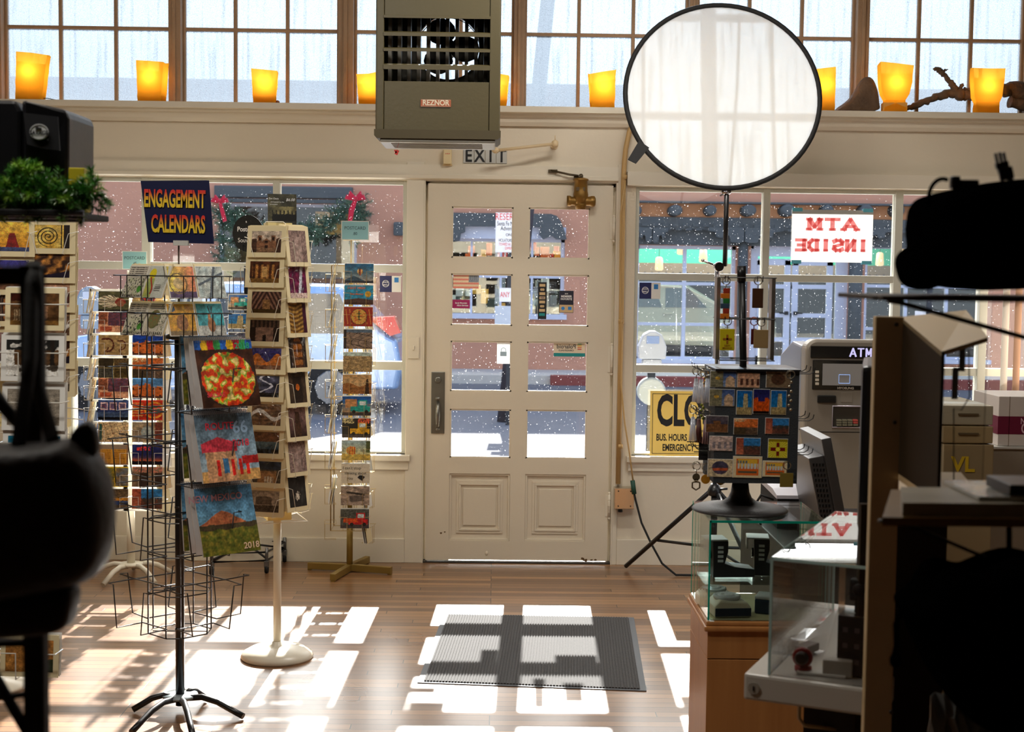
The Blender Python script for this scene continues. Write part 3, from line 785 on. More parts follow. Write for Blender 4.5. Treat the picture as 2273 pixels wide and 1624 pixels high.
b.b2(DX0, DX1, 0, 0.2, DZ, SH); b.b2(DX1, RX0, 0, 0.2, 0, SH); b.b2(RX0, RX1, 0, 0.2, 0, RZ0); b.b2(RX0, RX1, 0, 0.2, RZ1, SH); b.b2(RX1, XR, 0, 0.2, 0, SH)
bmesh.ops.remove_doubles(b.bm, verts=b.bm.verts[:], dist=1e-5)
struct(b.build('wall_front', WALLP))
slab('wall_top', XL, XR, 0.1, 0.2, 3.52, ZC, WALLP)
# clerestory ledge with its mouldings
b = MB(); b.prism([(-0.10, SH), (0.19, SH), (0.19, SH-0.03), (0.0, SH-0.03), (0, SH-0.10), (-0.02, SH-0.10), (-0.035, SH-0.08), (-0.045, SH-0.055), (-0.065, SH-0.05), (-0.07, SH-0.036), (-0.10, SH-0.032)], XL, XR, 'YZ')
struct(b.build('trim_1', WHITE))
# casing band over the left window and the door
zt, zb = p(600, 361, 0).z, LZ1+0.005
b = MB(); b.prism([(0.0, zt), (-0.018, zt), (-0.018, zb+0.03), (-0.028, zb+0.026), (-0.028, zb+0.008), (-0.012, zb), (0, zb)], XL, p(1372, 380, 0).x, 'YZ')
struct(b.build('trim_2', WHITE))
x0 = p(1391, 400, 0).x
b = MB(); b.b2(x0, XR, -0.05, 0.0, RZ1+0.004, p(1500, 383, 0).z, bev=0.004); struct(b.build('trim_3', WHITE))
# door jamb lining and pilasters
b = MB(); b.b2(DX0-0.10, DX0-0.004, -0.012, 0, 0.0, DZ+0.10, bev=0.003); b.b2(DX1+0.004, DX1+0.03, -0.012, 0, 0, DZ+0.1, bev=0.003)
b.b2(DX0-0.004, DX0+0.003, -0.012, 0.2, 0, DZ); b.b2(DX1-0.003, DX1+0.004, -0.012, 0.2, 0, DZ); b.b2(DX0, DX1, -0.006, 0.2, DZ-0.004, DZ+0.004)
b.b2(DX0, DX0+0.022, 0.056, 0.2, 0, DZ); b.b2(DX1-0.022, DX1, 0.056, 0.2, 0, DZ); b.b2(DX0, DX1, 0.056, 0.2, DZ-0.022, DZ); struct(b.build('trim_4', WHITE))
b = MB(); b.b2(DX0-0.02, DX1+0.02, 0.0, 0.2, 0.0, 0.008); struct(b.build('trim_5', mat('worn_threshold', rgb(70, 68, 64), 0.4, 0.6)))
# baseboards
zb1 = p(500, 1190, 0).z
b = MB(); b.b2(XL, DX0-0.10, -0.016, 0, 0, zb1, bev=0.004); struct(b.build('baseboard_left', WHITE))
b = MB(); b.b2(DX1+0.03, XR, -0.016, 0, 0, p(1500, 1197, 0).z, bev=0.004); struct(b.build('baseboard_right', WHITE))

def panes_window(name, x0, x1, z0, z1, mull, rails, fw, sill, matl, Yg=0.06, depth=0.07):
    e = empty(name, ((x0+x1)/2, 0.0, z0)); struct(e); ox, oz = e.location.x, z0
    b = MB(); y0, y1 = Yg-depth/2, Yg+depth/2
    b.b2(x0-ox, x0+fw-ox, y0, y1, 0, z1-z0, bev=0.003); b.b2(x1-fw-ox, x1-ox, y0, y1, 0, z1-z0, bev=0.003)
    b.b2(x0+fw*0.5-ox, x1-fw*0.5-ox, y0+0.002, y1-0.002, z1-z0-fw, z1-z0-0.001, bev=0.003); b.b2(x0+fw*0.5-ox, x1-fw*0.5-ox, y0+0.002, y1-0.002, 0.001, 0.012, bev=0.002)
    for a, c in mull: b.b2(a-ox, c-ox, y0-0.004, y1, 0, z1-z0, bev=0.003)
    for a, c in rails:
        b.b2(x0+fw*0.5-ox, x1-fw*0.5-ox, y0+0.003, y1-0.003, a-oz, c-oz, bev=0.003)
    for a, c in mull:
        for q in (z1-z0-0.03,):
            for s_ in (0.3, 0.7): b.lathe([(0.004, -0.002), (0.004, 0.002)], (a+(c-a)*s_-ox, y0-0.006, q), n=8, axis='Y')
    b.build('window_frame', matl, e)
    xs = [x0]+[v for m_ in mull for v in m_]+[x1]; zs = [z0]+[v for r_ in rails for v in r_]+[z1]
    for i in range(0, len(xs), 2):
        for j in range(0, len(zs), 2):
            g = MB(); g.b2(xs[i]-ox, xs[i+1]-ox, Yg-0.003, Yg+0.003, zs[j]-oz, zs[j+1]-oz); g.build('pane', GLASS, e)
    if sill:
        s_ = MB(); s_.b2(x0-0.03-ox, x1+0.03-ox, -0.045, Yg, -0.034, 0.0, bev=0.005); s_.b2(x0-0.02-ox, x1+0.02-ox, -0.02, 0.0, -0.085, -0.034, bev=0.003); s_.build('window_sill', WHITE, e)
    return e
mL = [(p(a, 700, 0.03).x, p(c, 700, 0.03).x) for a, c in ((316, 335), (606, 621))]
rL = [(p(700, c, 0.03).z, p(700, a, 0.03).z) for a, c in ((800, 819), (585, 603))]
panes_window('window_1', LX0, LX1, LZ0, LZ1, mL, rL, 0.022, True, FRAMEW)
mR = [(p(a, 600, 0.03).x, p(c, 600, 0.03).x) for a, c in ((1691, 1706), (1983, 2000), (2176, 2194))]
rR = [(p(1700, c, 0.03).z, p(1700, a, 0.03).z) for a, c in ((812, 829), (609, 625))]
panes_window('window_2', RX0, RX1, RZ0, RZ1, mR, rR, 0.022, True, FRAMEW)
# clerestory: five bays of steel sash
YC = 0.13
posts = [(-32, 14), (381, 408), (754, 787), (1140, 1163), (1524, 1544), (1893, 1920), (2268, 2295)]
zc0 = SH; zm = p(600, 68, YC).z; ph = zm-zc0
for i in range(len(posts)-1):
    xa, xb = p(posts[i][1], 150, YC).x, p(posts[i+1][0], 150, YC).x
    e = empty('window_%d' % (i+3), ((xa+xb)/2, YC, zc0)); struct(e); hw = (xb-xa)/2; H = 3.52-zc0
    b = MB(); b.b2(-hw, -hw+0.014, -0.02, 0.02, 0, H, bev=0.004); b.b2(hw-0.014, hw, -0.02, 0.02, 0, H, bev=0.004)
    for k in (1, 2): b.b2(-hw+2*hw*k/3-0.010, -hw+2*hw*k/3+0.010, -0.016, 0.016, 0, H, bev=0.004)
    for k in (1, 2): b.b2(-hw, hw, -0.017, 0.017, ph*k-0.009, ph*k+0.009, bev=0.004)
    b.build('window_frame', STEELW, e)
    for k in range(3):
        for j in range(3):
            g = MB(); g.b2(-hw+2*hw*k/3, -hw+2*hw*(k+1)/3, 0.002, 0.006, ph*j, min(H, ph*(j+1))); g.build('pane', FROST, e)
    if i == 0: xa0 = xa
for i, (a, c) in enumerate(posts):
    xa, xb = p(a, 150, YC).x, p(c, 150, YC).x
    b = MB(); b.b2(xa, xb, 0.05, 0.20, SH, 3.52, bev=0.004)
    b.b2(xa+(xb-xa)*0.35, xa+(xb-xa)*0.62, 0.035, 0.05, SH, 3.52, bev=0.003); struct(b.build('trim_%d' % (i+6), STEELW))
slab('trim_13', XL, p(posts[0][0], 150, YC).x, 0.1, 0.2, SH, 3.52, WALLP); slab('trim_14', p(posts[-1][1], 150, YC).x, XR, 0.1, 0.2, SH, 3.52, WALLP)

# ------------------------------------------------------------------ door
door = empty('door_1', (0.141, 0.03, 0.0)); struct(door); ox = 0.141
cols = [(-0.241, 0.100), (0.185, 0.525)]; rows = [(0.594, 0.868), (0.967, 1.249), (1.335, 1.622), (1.710, 1.992)]
sx0, sx1, sz0, sz1 = -0.373, 0.652, 0.013, 2.118
b = MB()
xs = [sx0, cols[0][0], cols[0][1], cols[1][0], cols[1][1], sx1]
pz = (0.125, 0.505)
b.b2(xs[0]-ox, xs[1]-ox, -0.022, 0.022, sz0, sz1); b.b2(xs[4]-ox, xs[5]-ox, -0.022, 0.022, sz0+0.003, sz1); b.b2(xs[2]-ox, xs[3]-ox, -0.022, 0.022, pz[0], rows[3][1])
zs = [sz0-0.002, pz[0], pz[1], rows[0][0]] 
for c0, c1 in cols:
    b.b2(c0-ox, c1-ox, -0.022, 0.022, pz[1], rows[0][0])
    for k in range(3): b.b2(c0-ox, c1-ox, -0.022, 0.022, rows[k][1], rows[k+1][0])
b.b2(xs[1]-ox, xs[4]-ox, -0.022, 0.022, rows[3][1], sz1); b.b2(xs[1]-ox, xs[4]-ox, -0.022, 0.022, sz0+0.004, pz[0])
DOORP = mat('cream_door_paint', rgb(224, 212, 190), 0.36, var=0.08, vscale=2.5, bump=0.1, bscale=30)
b.build('door_slab', DOORP, door)
for c0, c1 in cols:      # raised panels
    b = MB(); z0, z1 = pz; X0, X1 = c0-ox, c1-ox
    b.b2(X0, X1, -0.004, 0.012, z0, z1)
    def fr(i, o_, y): 
        b.b2(X0+o_, X1-o_, y, 0.0, z1-i, z1-o_, bev=0.002); b.b2(X0+o_, X1-o_, y, 0.0, z0+o_, z0+i, bev=0.002); b.b2(X0+o_, X0+i, y, 0.0, z0+i, z1-i, bev=0.002); b.b2(X1-i, X1-o_, y, 0.0, z0+i, z1-i, bev=0.002)
    fr(0.012, 0.0, -0.016); fr(0.055, 0.040, -0.010); fr(0.066, 0.055, -0.015)
    b.b2(X0+0.078, X1-0.078, -0.012, 0, z0+0.085, z1-0.085, bev=0.003); b.build('panel', DOORP, door)
    for r0, r1 in rows:
        g = MB(); g.b2(X0-0.004, X1+0.004, -0.003, 0.003, r0-0.004, r1+0.004); g.build('pane', GLASS, door)
        g = MB()
        for a_, b_, c_, d_ in ((X0, X1, r0, r0+0.008), (X0, X1, r1-0.008, r1), (X0, X0+0.008, r0, r1), (X1-0.008, X1, r0, r1)): g.prism([(a_, c_), (b_, c_), (b_, d_), (a_, d_)], -0.018, -0.003)
        g.build('glazing_bead', DOORP, door)
NICK = mat('worn_nickel', rgb(150, 148, 140), 0.35, 0.85, var=0.3, vscale=20)
hx0, hx1, hz0, hz1 = rect(957, 987, 825, 962, 0.0)
b = MB(); b.b2(hx0-ox, hx1-ox, -0.029, -0.022, hz0, hz1, bev=0.003); hp = b.build('handle_plate', NICK, door)
b = MB(); cz = p(972, 843, 0).z; cxh = (hx0+hx1)/2-ox; b.lathe([(0.019, 0.0), (0.017, -0.006), (0.012, -0.007)], (cxh, -0.029, cz), axis='Y', n=20); b.b2(cxh-0.002, cxh+0.002, -0.040, -0.034, cz-0.012, cz+0.004); b.build('lock_cylinder', NICK, hp)
b = MB(); z1_, z0_ = p(972, 893, 0).z, p(972, 950, 0).z; b.tube([(cxh, -0.03, z1_), (cxh, -0.055, z1_-0.02), (cxh, -0.068, (z0_+z1_)/2), (cxh, -0.055, z0_+0.02), (cxh, -0.03, z0_)], 0.009, 12, rr=[0.010, 0.011, 0.014, 0.009, 0.011])
b.sph((cxh, -0.035, z0_-0.004), 0.012); b.build('pull_handle', NICK, hp)
b = MB(); zz = p(972, 884, 0).z; b.sph((cxh, -0.036, zz), 0.015, (1, 0.6, 0.6)); b.build('thumb_latch', NICK, hp)
for va, vb_, uu in ((480, 535, 1363), (765, 830, 1358), (1095, 1150, 1352)):
    b = MB(); xh = sx1+0.006-ox; z1_, z0_ = p(uu, va, 0).z, p(uu, vb_, 0).z
    b.tube([(xh, -0.028, z0_), (xh, -0.028, z1_)], 0.008, 10); b.sph((xh, -0.028, z1_), 0.009); b.sph((xh, -0.028, z0_), 0.009); b.b2(xh-0.022, xh+0.01, -0.026, -0.022, z0_+0.01, z1_-0.01)
    for q in range(1, 4): b.lathe([(0.0095, -0.001), (0.0095, 0.001)], (xh, -0.028, z0_+(z1_-z0_)*q/4), n=10)
    b.build('hinge', WHITE, door)
BRN = mat('old_brass_lacquer', rgb(150, 112, 50), 0.4, 0.55, var=0.3, vscale=15)
cz = p(1288, 440, 0); b = MB(); X = cz.x-ox
zt_, zm_, zl_ = p(1288, 398, 0).z, p(1288, 425, 0).z, p(1288, 460, 0).z
b.lathe([(0.034, zm_-0.07), (0.042, zm_-0.02), (0.038, zm_), (0.036, zt_-0.012), (0.042, zt_-0.010), (0.042, zt_), (0.02, zt_+0.006)], (X, -0.07, 0), n=28)
b.lathe([(0.026, -0.068), (0.030, -0.075), (0.030, -0.058), (0.024, -0.05), (0.026, 0.05), (0.030, 0.058), (0.030, 0.075), (0.02, 0.082)], (X, -0.07, zm_-0.055), n=24, axis='X')
b.lathe([(0.028, zm_-0.1), (0.034, zm_-0.07), (0.02, zm_-0.03)], (X, -0.07, 0), n=24)
dc = b.build('door_closer', BRN, door)
b = MB(); b.b2(X-0.028, X+0.022, -0.106, -0.104, zm_+0.0, zm_+0.02); b.build('name_plate', mat('dark_plate', rgb(96, 76, 50), 0.5, 0.4), dc)
b = MB(); b.lathe([(0.012, 0), (0.012, 0.02), (0.006, 0.028)], (X, -0.07, zt_), n=12)
pa = p(1283, 383, 0)-Vector((ox, 0, 0)); pb = p(1222, 384, 0)-Vector((ox, 0, 0))
b.tube([(pa.x, -0.08, zt_+0.016), (pa.x-0.05, -0.09, zt_+0.022), (pb.x, -0.06, zt_+0.045)], 0.006, 8); b.box((pb.x+0.012, -0.055, zt_+0.042), (0.05, 0.02, 0.018), bev=0.003); b.box((pa.x, -0.07, zt_+0.012), (0.05, 0.02, 0.007), bev=0.002)
b.tube([(pb.x, -0.055, zt_+0.045), (pb.x+0.02, -0.03, zt_+0.05)], 0.006, 8)
b.build('closer_arm', mat('dark_bronze', rgb(86, 74, 56), 0.45, 0.7), dc)
b = MB(); q = p(1080, 1228, 0); b.sph((q.x-ox, -0.022, q.z), 0.010, (1, 0.6, 1.3)); b.build('door_stop', DOORP, door)
# scuffs and chipped paint on the door bottom
b = MB()
for (u, v, s_) in ((1293, 1240, 0.012), (1300, 1244, 0.012), (1313, 1243, 0.009), (1322, 1243, 0.007), (979, 1183, 0.007), (987, 1181, 0.006)):
    q = p(u, v, 0); n_ = 7; b.prism([(q.x-ox+s_*1.4*math.cos(2*PI*k/n_)*random.uniform(.5, 1), q.z+s_*math.sin(2*PI*k/n_)*random.uniform(.4, 1)) for k in range(n_)], -0.0226, -0.0221)
b.build('chipped_paint', mat('bare_wood_chip', rgb(96, 70, 36), 0.8), door)

# ------------------------------------------------------------------ fittings on the front wall
def fit(name, label, cat, mb, m, group=None, **k):
    o = mb.build(name, m, **k); tag(o, label, cat, group); return o
x0, x1, z0, z1 = rect(906, 931, 748, 795)
b = MB(); b.b2(x0, x1, -0.02, -0.0125, z0, z1, bev=0.002); o = fit('light_switch', 'cream switch plate with keyhole slot left of the door', 'light switch', b, WHITE)
b = MB(); b.b2((x0+x1)/2-0.005, (x0+x1)/2+0.005, -0.026, -0.02, (z0+z1)/2-0.012, (z0+z1)/2+0.012, bev=0.002); b.build('switch_lever', WHITE, o)
x0, x1, z0, z1 = rect(985, 1003, 330, 365)
b = MB(); b.b2(x0, x1, -0.05, -0.001, z0, z1, bev=0.004); b.b2(x0-0.003, x1+0.003, -0.03, -0.001, z0-0.008, z0, bev=0.002); o = fit('alarm_sensor', 'small cream alarm sensor with three red dots under the heater', 'sensor', b, mat('aged_cream_plastic', rgb(226, 206, 160), 0.5))
b = MB()
for k in (-1, 0, 1): b.lathe([(0.0025, -0.001), (0.0025, 0.001)], ((x0+x1)/2+k*0.009, -0.051, z0+0.055), axis='Y', n=8)
b.build('indicator_dots', REDINK, o)
# EXIT sign: four letter plates
ex = empty('exit_sign', tuple(p(1076, 347, -0.002))); tag(ex, 'old EXIT lettering on clear tiles above the door', 'sign')
for k, ch in enumerate('EXIT'):
    q = p(1040+k*24.5, 347.5, 0)-ex.location
    b = MB(); b.b2(q.x-0.029, q.x+0.029, -0.004, -0.001, -0.038, 0.036, bev=0.002); tl = b.build('letter_tile', mat('pale_tile', rgb(196, 196, 190), 0.25), ex)
    b = MB(); put_text(b, ch, (q.x, -0.006, 0), 0.098, 0.82, 1.0, bold=0.02, ext=1.0); b.build('letter', INK, tl)
a, c = p(1100, 334, -0.16), p(1232, 319, -0.10)
b = MB(); b.tube([a, c], 0.0085, 12); b.lathe([(0.01, -0.02), (0.018, -0.008), (0.018, 0.012), (0.008, 0.02)], tuple(c), n=16); b.tube([c, (c.x, 0, c.z)], 0.009, 10); b.tube([c+Vector((0, 0, 0.02)), c+Vector((0, 0, 0.045))], 0.003, 6)
b.sph(a, 0.016, (1.3, 1, 1)); b.lathe([(0.022, -0.008), (0.022, 0)], (c.x, 0, c.z), axis='Y', n=16); fit('swing_arm_rod', 'cream painted swing arm rod crossing the EXIT lettering', 'rod', b, mat('cream_pipe_paint', rgb(214, 190, 150), 0.45))
# conduit, junction box and cables
PIPE = mat('tan_conduit_paint', rgb(196, 160, 104), 0.42, var=0.1)
q0 = p(1397, 292, -0.03); b = MB(); pts = [q0, p(1389, 330, -0.03), p(1386, 360, -0.03), p(1384, 395, -0.03), p(1379, 700, -0.03), p(1372, 1073, -0.03)]
b.tube([q0+Vector((0.05, 0, 0.12))]+pts, 0.014, 12); 
for (u, v) in ((1386, 393), (1379, 713), (1376, 990)): c = p(u, v, -0.03); b.tube([c-Vector((0, 0, 0.012)), c+Vector((0, 0, 0.012))], 0.0165, 12)
cd = fit('conduit_pipe', 'tan painted conduit running down the wall right of the door', 'pipe', b, PIPE)
x0, x1, z0, z1 = rect(1361, 1406, 1078, 1125)
b = MB(); b.b2(x0, x1, -0.075, -0.012, z0, z1, bev=0.004); jb = fit('junction_box', 'shiny steel junction box at the foot of the conduit', 'electrical box', b, mat('galvanised_steel', rgb(212, 200, 176), 0.25, 0.9, var=0.2))
b = MB()
for sx in (0.2, 0.8):
    for sz in (0.15, 0.85): b.lathe([(0.004, -0.002), (0.003, 0.001)], (x0+(x1-x0)*sx, -0.077, z0+(z1-z0)*sz), axis='Y', n=8)
b.lathe([(0.014, -0.02), (0.012, 0)], ((x0+x1)/2-0.02, -0.045, z0), n=12); b.build('screw_heads', BLACK, jb)
b = MB(); b.tube([p(1388, 400, -0.052), p(1378, 470, -0.052), p(1376, 600, -0.05), p(1380, 760, -0.052), p(1378, 850, -0.052), p(1387, 940, -0.06), p(1398, 1010, -0.07), p(1405, 1066, -0.085)], 0.0045, 8)
fit('extension_lead', 'thin tan cord hanging in front of the conduit pipe', 'cable', b, PIPE)
b = MB(); b.tube([p(1404, 1066, -0.085), p(1408, 1096, -0.088)], 0.013, 10); pl = fit('cord_connector', 'green and black cord connector beside the junction box', 'plug', b, mat('green_plug_rubber', rgb(30, 76, 60), 0.6))
b = MB(); b.tube([p(1408, 1096, -0.088), p(1411, 1110, -0.09), p(1424, 1160, -0.14), p(1445, 1205, -0.2), (p(1470, 1230, -0.25).x, -0.25, 0.06), (p(1500, 1250, -0.28).x, -0.3, 0.008), (p(1560, 1250, -0.28).x, -0.3, 0.008), (1.55, -0.45, 0.008)], 0.006, 8); b.build('black_cord', BLACKM, pl)

# ================================================================== STREET
asph = mat('asphalt', rgb(118, 118, 124), 0.9, var=0.35, vscale=30, bump=0.3, bscale=200)
conc = mat('pale_concrete', rgb(214, 208, 198), 0.85, var=0.2, vscale=18, bump=0.2, bscale=120)
slab('street_ground', -26, 26, 2.6, 14.6, -0.4, -0.16, asph); slab('pavement_near', -26, 26, 0.2, 2.6, -0.4, -0.03, conc)
slab('pavement_far', -26, 26, 14.6, 30.0, -0.4, -0.02, conc)
b = MB(); b.b2(0.9, 16, 14.45, 14.6, -0.3, 0.0, bev=0.02); struct(b.build('kerb_red', mat('faded_red_kerb', rgb(150, 78, 70), 0.8, var=0.2)))
YF = 16.0
ADOBE = mat('pink_adobe_stucco', rgb(208, 152, 126), 0.95, var=0.16, vscale=1.2, bump=0.25, bscale=30)
ADOBE2 = mat('peach_adobe_stucco', rgb(222, 162, 120), 0.95, var=0.12, vscale=2, bump=0.2, bscale=30)
BEAM = mat('weathered_blue_grey_timber', rgb(98, 102, 104), 0.85, var=0.35, vscale=12, bump=0.4, bscale=60, stretch=(0.4, 1, 3))
WFR = mat('white_shopfront_paint', rgb(206, 212, 232), 0.55, var=0.05)
TEAL = mat('turquoise_interior_paint', rgb(60, 190, 158), 0.8, var=0.05)
DRK = mat('dark_shop_interior', rgb(52, 50, 50), 0.9, var=0.3, vscale=4)
TANV = mat('reflected_awning_brown', rgb(120, 104, 84), 0.9, var=0.2)
def fr_(u0, u1, v0, v1, Y=YF): return rect(u0, u1, v0, v1, Y)
HB = 4.75
bl = empty('building', (0, YF, 0)); tag(bl, 'long pink adobe building with turquoise shop interiors across the street', 'building')
def lp(mb, name, m, par=None): 
    for v in mb.bm.verts: v.co.y -= YF
    return mb.build(name, m, par or bl)
# openings in pixel terms on the facade plane
ops = [(486, 792, 452, 640), (962, 1253, 528, 706), (1410, 1632, 545, 800), (1664, 1882, 545, 842), (1918, 2190, 545, 800)]
OX = [fr_(*o_) for o_ in ops]
b = MB(); zs_ = -0.02
OX[3] = (OX[3][0], OX[3][1], zs_, OX[3][3])
px_ = -26.0
for (x0, x1, z0, z1) in OX:
    b.b2(px_, x0, YF, YF+0.35, -0.05, HB); b.b2(x0, x1, YF, YF+0.35, z1, HB)
    if z0 > 0.05: b.b2(x0, x1, YF, YF+0.35, -0.05, z0)
    px_ = x1
b.b2(px_, 26, YF, YF+0.35, -0.05, HB); lp(b, 'facade_wall', ADOBE)
b = MB(); b.b2(-26, 26, YF+8, YF+8.2, -0.05, HB); b.b2(-26, 26, YF+0.35, YF+8, HB-0.6, HB-0.5); lp(b, 'rear_wall_and_roof', DRK)
xa = fr_(1400, 1402, 440, 450)[0]
zA = [p(1700, v, YF-0.25).z for v in (430, 449, 453, 485)]
b = MB(); b.b2(xa, 14, YF-0.32, YF, zA[2], zA[1]); lp(b, 'cornice_strip', BEAM)
b = MB(); b.b2(xa, 14, YF-0.06, YF, zA[3], zA[2]); lp(b, 'plaster_band', ADOBE2)
for u in (1412, 1499, 1577, 1662, 1748, 1836, 1922, 1992, 2062, 2150):
    c = p(u, 467, YF-0.3); r = random.uniform(0.085, 0.105); b = MB(); b.lathe([(r*0.7, -0.4), (r, -0.36), (r*1.03, -0.1), (r, 0.05)], (c.x, YF, c.z), axis='Y', n=14, sx=random.uniform(0.95, 1.25)); lp(b, 'roof_beam_end', BEAM)
zB = [p(1700, v, YF-0.2).z for v in (484, 512, 543)]
b = MB(); b.b2(xa, 14, YF-0.22, YF, zB[1], zB[0], bev=0.02)
x = xa
while x < 13.5: b.b2(x, x+0.10, YF-0.245, YF-0.22, zB[1]+0.05, zB[1]+0.10); b.b2(x+0.05, x+0.15, YF-0.245, YF-0.22, zB[1]-0.01, zB[1]+0.025); x += 0.17
b.b2(xa, 14, YF-0.12, YF, zB[2]-0.02, zB[1]); lp(b, 'lintel_beam', BEAM)
def corbel(u, v, wpx, hpx, sgn, name='corbel'):
    c = p(u, v, YF-0.2); w_, h = wpx/132.0, hpx/132.0; pts = [(0, 0), (w_, 0), (w_, -h*0.25), (w_*0.8, -h*0.3), (w_*0.78, -h*0.62), (w_*0.62, -h*0.7), (w_*0.55, -h*0.45), (w_*0.42, -h*0.55), (w_*0.36, -h*0.95), (w_*0.12, -h), (0, -h*0.9)]
    b = MB(); b.prism([(c.x+sgn*a_, c.z+q_) for a_, q_ in pts], YF-0.3, YF-0.02); lp(b, name, BEAM)
for u, s_ in ((1446, -1), (1448, 1), (1650, -1), (1652, 1), (1898, -1), (1900, 1)): corbel(u, 505, 78 if u > 1500 else 34, 34, s_)
# columns of the portal
for u0, u1 in ((1637, 1659), (1884, 1914)):
    x0, x1, z0, z1 = fr_(u0, u1, 540, 812, YF-0.2); b = MB(); b.lathe([((x1-x0)/2, 0.0), ((x1-x0)/2, z1+0.1)], ((x0+x1)/2, YF-0.15, -0.02), n=16); lp(b, 'porch_column', BEAM)
# lintel over the middle window with curved corbel end, and left window lintel
x0, x1, z0, z1 = fr_(960, 1228, 474, 503)
b = MB(); pts = [(x0, z0), (x0, z1), (x1-0.05, z1), (x1+0.05, z1-0.03), (x1+0.12, z1-0.12), (x1+0.2, z0-0.1), (x1+0.22, z0-0.2), (x1+0.05, z0-0.2), (x1-0.02, z0-0.14), (x1-0.16, z0-0.2), (x1-0.24, z0-0.12), (x1-0.2, z0)]
b.prism(pts, YF-0.2, YF); lp(b, 'lintel_beam', BEAM)
b = MB(); b.prism([(x0, z0), (x0+0.55, z0), (x0+0.55, z0-0.1), (x0+0.48, z0-0.12), (x0+0.46, z0-0.24), (x0+0.3, z0-0.26), (x0, z0-0.2)], YF-0.2, YF-0.01); lp(b, 'corbel', BEAM)
x0, x1, z0, z1 = fr_(478, 784, 414, 440)
b = MB(); b.b2(x0, x1, YF-0.12, YF, z0, z1, bev=0.02); b.b2(x0-0.05, x1+0.05, YF-0.18, YF, z0-0.08, z0-0.02)
lp(b, 'lintel_beam', BEAM)
# windows: frame + panes
def shopwin(O, ucols, vrows, fw=0.06, name='shop_window', doors=False):
    x0, x1, z0, z1 = O; b = MB(); Yw = YF+0.12
    for a_, c_, d_, e_ in ((x0, x1, z1-fw, z1), (x0, x1, z0, z0+fw), (x0, x0+fw, z0, z1), (x1-fw, x1, z0, z1)): b.b2(a_, c_, Yw-0.04, Yw+0.04, d_, e_)
    for u, w_ in ucols: x = p(u, 650, Yw).x; b.b2(x-w_/2, x+w_/2, Yw-0.035, Yw+0.035, z0, z1)
    for v, h in vrows: z = p((1136+O[0]), v, Yw).z if False else p(1500 if O[0] > 2 else 1100, v, Yw).z; b.b2(x0, x1, Yw-0.03, Yw+0.03, z-h/2, z+h/2)
    w_ = lp(b, name, WFR); g = MB(); g.b2(x0+0.01, x1-0.01, Yw+0.01, Yw+0.016, z0+0.01, z1-0.01)
    g.bm.verts.ensure_lookup_table()
    for v in g.bm.verts: v.co.y -= YF
    g.build('pane', MATS['case_glass'], w_); return w_
shopwin(OX[1], [(1046, 0.035), (1111, 0.035), (1180, 0.035)], [(533, 0.05), (613, 0.05)])
b = MB(); x0, x1, z0, z1 = fr_(960, 1256, 503, 530); b.b2(x0, x1, YF-0.05, YF, z0, z1); lp(b, 'fascia_board', WFR)
b = MB(); x0, x1, z0, z1 = fr_(956, 1257, 696, 707); b.b2(x0, x1, YF-0.12, YF+0.1, z0, z1); lp(b, 'window_ledge', WFR)
shopwin(OX[2], [(1518, 0.06)], [(629, 0.05), (719, 0.05)])
shopwin(OX[4], [(2010, 0.05), (2100, 0.05)], [(629, 0.05), (724, 0.05)])
b = MB(); x0, x1, z0, z1 = fr_(1405, 1638, 797, 806); b.b2(x0, x1, YF-0.12, YF+0.1, z0, z1); x0, x1, z0, z1 = fr_(1915, 2195, 797, 806); b.b2(x0, x1, YF-0.12, YF+0.1, z0, z1); lp(b, 'window_ledge', WFR)
O = OX[3]
shopwin(O, [(1672, 0.12), (1868, 0.22)], [(556, 0.16), (574, 0.04)], name='door_surround')
for (u0, u1) in ((1682, 1756), (1760, 1850)):
    xa_, xb_ = p(u0, 650, YF).x, p(u1, 650, YF).x; za, zb_ = 0.0, p(1760, 578, YF).z; b = MB(); Yw = YF+0.1
    st = 0.10
    for a_, c_, d_, e_ in ((xa_, xb_, zb_-0.08, zb_), (xa_, xb_, za, za+0.25), (xa_, xa_+st, za, zb_), (xb_-st, xb_, za, zb_)): b.b2(a_, c_, Yw-0.03, Yw+0.03, d_, e_)
    for v in (636, 700, 754): z = p(1760, v, YF).z; b.b2(xa_, xb_, Yw-0.028, Yw+0.028, z-0.035, z+0.035)
    dd = lp(b, 'shop_door_leaf', WFR)
    b = MB(); z = p(1760, 695, YF).z; xx = xb_-0.06 if u0 < 1700 else xa_+0.06; b.b2(xx-0.03, xx+0.03, Yw-0.07, Yw-0.03, z-0.03, z+0.03); b.tube([(xx, Yw-0.06, z), (xx+(-0.12 if u0 < 1700 else 0.12), Yw-0.06, z)], 0.012, 6)
    for v in b.bm.verts: v.co.y -= YF
    b.build('door_pull', BLACK, dd)
# garland window on the left
shopwin(OX[0], [(640, 0.05)], [(600, 0.05)], fw=0.05, name='shop_window')
b = MB(); x0, x1, z0, z1 = fr_(500, 640, 452, 520, YF+0.6); b.b2(x0, x1, YF+0.6, YF+0.7, z0, z1); x0, x1, z0, z1 = fr_(640, 700, 545, 620, YF+0.6); b.b2(x0, x1, YF+0.6, YF+0.7, z0, z1); lp(b, 'interior_screen', DRK)
b = MB(); x0, x1, z0, z1 = fr_(700, 790, 470, 520, YF+0.7); b.b2(x0, x1, YF+0.7, YF+0.75, z0, z1); lp(b, 'interior_screen', mat('yellow_interior_wall', rgb(206, 178, 110), 0.8))
# base course, wall lamps
b = MB(); x0, x1, z0, z1 = fr_(470, 800, 545, 580, YF-0.05)
b.b2(x0, x1, YF-0.1, YF, z0-0.35, z0-0.28); lp(b, 'window_ledge', mat('brown_ledge', rgb(120, 84, 64), 0.8))
